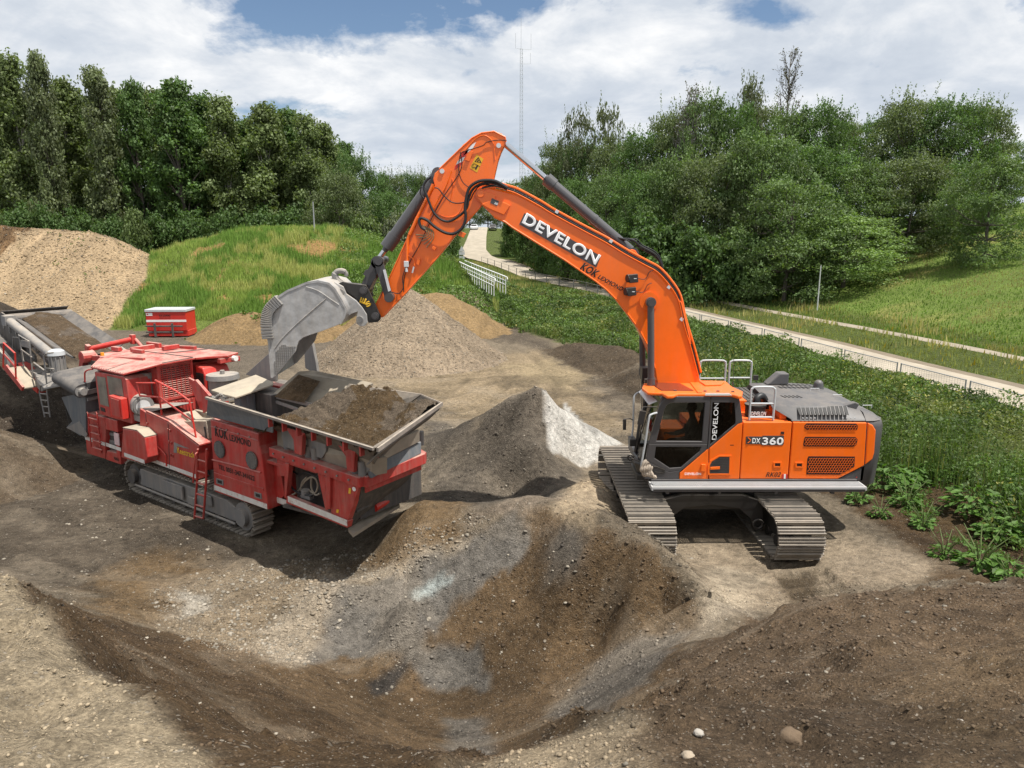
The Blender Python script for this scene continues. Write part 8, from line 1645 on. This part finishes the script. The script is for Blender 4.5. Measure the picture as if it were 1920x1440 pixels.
# ------------------------------------------------------------------ MAST
mt = PY(977, 92, 300); mz = H1(mt.x, 300); ms = empty('lattice_mast', (mt.x, 300, mz), 0, 'tall thin grey lattice radio mast with rod antennas above the trees', 'mast'); hm = mt.z - mz
mb = MB(); cs = [(1, 0), (-.5, .87), (-.5, -.87)]
def leg(t, k): w = .95 - .35 * t; return Vector((cs[k][0] * w, cs[k][1] * w, hm * t))
for k in range(3): mb.tube([leg(0, k), leg(1, k)], .065, 5)
nn = 46
for i in range(nn):
    for k in range(3): mb.tube([leg(i / nn, k), leg((i + 1) / nn, (k + 1) % 3)], .03, 3); mb.tube([leg((i + 1) / nn, k), leg((i + 1) / nn, (k + 1) % 3)], .03, 3)
mb.build('lattice_tower', M_fence, ms, fixn=False)
for pts in ([(0, hm), (0, hm + 11)], [(0, hm), (-2.1, hm + .2), (-2.1, hm + 5.6)], [(0, hm), (3.8, hm - .2), (3.8, hm + 5.4)], [(0, hm - 5.3), (3.6, hm - 5.3), (3.6, hm - 1.4)]):
    mb = MB(); mb.tube([Vector((a, 0, b)) for a, b in pts], .05, 5); mb.build('antenna', M_fence, ms, fixn=False)
# ------------------------------------------------------------------ POSTS, SIGNS, RAILINGS, FENCES
def pole(name, px, pt, pb, Y, r, mat, label, cat, arm=None):
    a = HIT(px, pb, 20); Y = a.y; b = PY(px, pt, Y); z0 = a.z - .2; r_ = empty(name, (a.x, Y, z0), 0, label, cat); mb = MB(); mb.cyl((0, 0, 0), (0, 0, b.z - z0), r, r * .6, n=8); mb.build('post', mat, r_, smooth=True)
    if arm: mb = MB(); mb.tube([Vector((0, 0, b.z - z0)), Vector((arm * .5, 0, b.z - z0 + .15)), Vector((arm, 0, b.z - z0 + .15))], r * .5, 6); mb.box((arm * 1.15, 0, b.z - z0 + .13), (abs(arm) * .5, .2, .12)); mb.build('lamp_head', M_fence, r_)
pole('lamp_post', 590, 378, 437, 74, .07, M_fence, 'thin grey lamp post behind the grass mound in front of the left wood', 'lamp post')
pole('lamp_post', 1532, 497, 582, 49, .055, M_gal, 'grey post standing in front of the robinia beside the gravel path', 'lamp post')
pole('lamp_post', 975, 418, 460, 88, .06, M_fence, 'grey post in the shade of the wood seen under the boom', 'post')
for px, pt, Y, lab in ((945, 420, 467, 'young staked tree on the road verge nearer the crest'), (1013, 455, 493, 'young staked tree on the road verge just under the boom')):
    a = HIT(px, Y, 20); Y = a.y; a = PY(px, pt, Y); z0 = H1(a.x, Y); r_ = empty('young_tree', (a.x, Y, z0), 0, lab, 'tree'); mb = MB(); mb.tube([Vector((0, 0, -.1)), Vector((.05, 0, (a.z - z0) * .5)), Vector((0, 0, a.z - z0))], [.05, .04, .02], 6); mb.build('trunk', M_bark, r_); mb = MB(); mb.cyl((.25, 0, 0), (.25, 0, 1.3), .04, n=6); mb.build('stake', M_wood, r_)
    n = 260; P = np.stack([RG.normal(size=n) * .22, RG.normal(size=n) * .22, RG.uniform(.35, 1.05, n) * (a.z - z0)], 1); me = quads_mesh('crown', rand_leaves(P, np.full(n, .10)), cvar(c255(120, 142, 70), n), M_leaf); o = bpy.data.objects.new('crown', me); C.objects.link(o); o.parent = r_
# road signs seen from behind
sgp = PY(866, 484, 92); z0 = H1(sgp.x, 92); sg = empty('road_sign', (sgp.x, 92, z0), 0, 'grey back of a triangular road sign with two plates below it at the road bend', 'sign'); zt = PY(866, 461, 92).z - z0
mb = MB(); mb.cyl((0, 0, 0), (0, 0, zt), .04, n=6); mb.build('post', M_fence, sg)
mb = MB(); mb.prism([Vector((-.38, -.05, zt - .7)), Vector((.38, -.05, zt - .7)), Vector((0, -.05, zt))], (0, .02, 0)); mb.build('triangle_plate', M_gal, sg)
for k in (0, 1): mb = MB(); mb.bb((-.36, -.05, zt - 1.1 - k * .5), (.36, -.03, zt - .75 - k * .5)); mb.build('sign_plate', M_gal, sg)
# white stair railings
def railing(a_top, b_top, a_h, b_h, n, label):
    A, B = Vector(a_top), Vector(b_top); r_ = empty('white_railing', (A.x, A.y, A.z - a_h), 0, label, 'railing', None); O_ = Vector(r_.location); mb = MB()
    for f in (0, .36, .70): mb.tube([A - Vector((0, 0, a_h * f)) - O_, B - Vector((0, 0, b_h * f)) - O_],   .048 if f == 0 else .03, 6)
    e = B - O_; d = (B - A).normalized(); mb.tube([e, e + d * .25, e + d * .32 + Vector((0, 0, -.15)), e + d * .2 + Vector((0, 0, -.35))], .035, 6); mb.build('rails', M_wht, r_)
    for i in range(n + 1):
        p = A.lerp(B, i / n) - O_; h = a_h + (b_h - a_h) * i / n; m2 = MB(); m2.cyl(p - Vector((0, 0, h + .5)), p, .03, n=5); m2.build('baluster', M_wht, r_)
railing(PY(857, 489, 62), PY(926, 521, 55), .85, .85, 16, 'nearer white metal railing of the small stair in the weeds')
railing(PY(871, 488.5, 64.5), PY(948, 518.5, 57.5), .9, .9, 16, 'farther white metal railing of the small stair in the weeds')
# low dark rail along the road: one thing per bay
BC = {}
def bay(name, p, q, h, label, group, mat, mesh=False, first=[None]):
    p = Vector(p); q = Vector(q); BC[label] = BC.get(label, 0) + 1; r_ = empty(name, p, 0, label + ', ' + ORD[BC[label] - 1] + (' from the left' if 'far' in group else ' from its near end'), 'fence', group); d = q - p
    for e in (Vector((0, 0, 0)), d): mb = MB(); mb.cyl(e + Vector((0, 0, -.3)), e + Vector((0, 0, h)), .03, n=6); mb.build('post', mat, r_)
    mb = MB(); mb.tube([Vector((0, 0, h - .03)), d + Vector((0, 0, h - .03))], .024, 6); mb.tube([Vector((0, 0, h * (.12 if mesh else .5))), d + Vector((0, 0, h * (.12 if mesh else .5)))], .02, 6)
    mb.build('rail', mat, r_)
    if mesh:
        mb = MB(); n = 26
        for i in range(1, n): e = d * i / n; mb.cyl(e + Vector((0, 0, h * .12)), e + Vector((0, 0, h - .03)), .0035, n=3, cap=False)
        for i in range(1, 7): z = h * (.12 + .86 * i / 7); mb.cyl(Vector((0, 0, z)), d + Vector((0, 0, z)), .0035, n=3, cap=False)
        mb.build('wire_mesh', mat, r_)
def rp_(y, o=.35): x = rc(y) - rw(y) - o; return (x, y, H1(x, y))
y = 60.0
while y < 112: bay('road_rail', rp_(y), rp_(y + 3.4), .95, 'low dark rail bay at the road edge under the boom', 'rail bays along the road', M_gry); y += 3.5
y = 20.0
while y < 58: bay('mesh_fence', rp_(y, .6), rp_(y + 3.4, .6), .7, 'grey mesh fence panel between weeds and road', 'mesh fence panels along the road', M_fence, True); y += 3.62
for i, px in enumerate((190, 228, 268, 308)):
    a = PY(px, 473, 98); b = PY(px + 36, 473, 98); z0 = H1(a.x, 98); bay('mesh_fence', (a.x, 98, z0), (b.x, 98, z0), a.z - z0 if 1 < a.z - z0 < 3 else 1.9, 'grey fence panel below the wood left of the mound', 'far fence panels below the wood', M_fence, True)
# ------------------------------------------------------------------ RED CONTAINER
cc = PY(321, 629, 47.0); z0 = H1(cc.x, 47); rcx = empty('tool_container', (cc.x, 47.2, z0), R(2), 'red steel container with grey lid and white stripe at the foot of the grass mound', 'container')
mb = MB(); mb.prism([Vector((-1.25, -.75, .42)), Vector((1.27, -.75, .42)), Vector((1.27, -.75, 1.62)), Vector((-1.25, -.75, 1.62))], (0, 1.5, 0)); mb.bb((-1.2, -.7, .06), (1.32, .7, .42)); cb = mb.build('body', M_redb, rcx, bevel=.015)
mb = MB(); mb.bb((-1.29, -.8, 1.62), (1.31, .78, 1.78)); mb.build('lid', M_rail, rcx, bevel=.02)
mb = MB(); mb.bb((-1.25, -.757, .98), (1.27, -.752, 1.12)); mb.build('white_stripe', M_wht, cb)
mb = MB(); mb.bb((-1.22, -.76, 1.38), (-.82, -.752, 1.56)); pt_ = mb.build('plate', M_wht, cb); mb = MB(); mb.bb((-1.17, -.763, 1.43), (-1.08, -.761, 1.51)); mb.build('mark', M_redb, cb)
text_mesh('lettering', 'KOK LEXMOND', Vector((-.4, -.752, 1.32)), Vector((.3, -.752, 1.32)), .13, M_txtk, cb, None, bold=.02, lift=.006)
text_mesh('lettering', '0347-341622', Vector((-.4, -.752, 1.20)), Vector((.3, -.752, 1.20)), .07, M_txtk, cb, None, bold=.02, lift=.006)
for zz in (.30, .68): mb = MB(); mb.bb((-1.27, -.92, zz), (1.05, -.84, zz + .09)); mb.build('fork_bar', M_dgry, rcx)
for xx in (-.72, .38): mb = MB(); mb.bb((xx, -1.0, .0), (xx + .11, -.90, .92)); mb.bb((xx, -1.0, .0), (xx + .11, -.2, .07)); mb.build('fork_upright', M_dgry, rcx)
# ------------------------------------------------------------------ PARKED CARS ON THE CREST
def car(px, Y, mat, label):
    a = PY(px, 416, Y); z0 = max(H1(a.x, Y), 6.2); r_ = empty('parked_car', (a.x, Y, z0), 0, label, 'car'); mb = MB()
    mb.loft([[Vector((-.85, y, .3)), Vector((.85, y, .3)), Vector((.86, y, zt)), Vector((-.86, y, zt))] for y, zt in ((-2.1, .75), (-1.9, .85), (1.9, .9), (2.1, .75))]); mb.build('body', mat, r_, bevel=.06)
    mb = MB(); mb.loft([[Vector((-.8, -1.3, .85)), Vector((.8, -1.3, .85)), Vector((.8, 1.7, .88)), Vector((-.8, 1.7, .88))], [Vector((-.62, -.6, 1.42)), Vector((.62, -.6, 1.42)), Vector((.62, 1.1, 1.42)), Vector((-.62, 1.1, 1.42))]]); cbn = mb.build('cabin', mat, r_, bevel=.05)
    mb = MB(); mb.prism([Vector((-.68, -1.16, .95)), Vector((.68, -1.16, .95)), Vector((.58, -.72, 1.33)), Vector((-.58, -.72, 1.33))], (0, -.03, .02)); mb.build('windscreen', M_txtk, cbn)
    for x in (-.8, .8):
        for y in (-1.3, 1.3): mb = MB(); mb.cyl((x - .1, y, .31), (x + .1, y, .31), .31, n=12); mb.build('wheel', M_rub, r_, smooth=True)
    for x in (-.6, .6): mb = MB(); mb.bb((x - .16, -2.13, .6), (x + .16, -2.09, .74)); mb.build('headlight', M_lamp, r_)
car(889, 178, M_gal, 'small pale car parked at the crest of the road, left side'); car(924, 178, M_gr, 'small dark car parked at the crest of the road, right side')
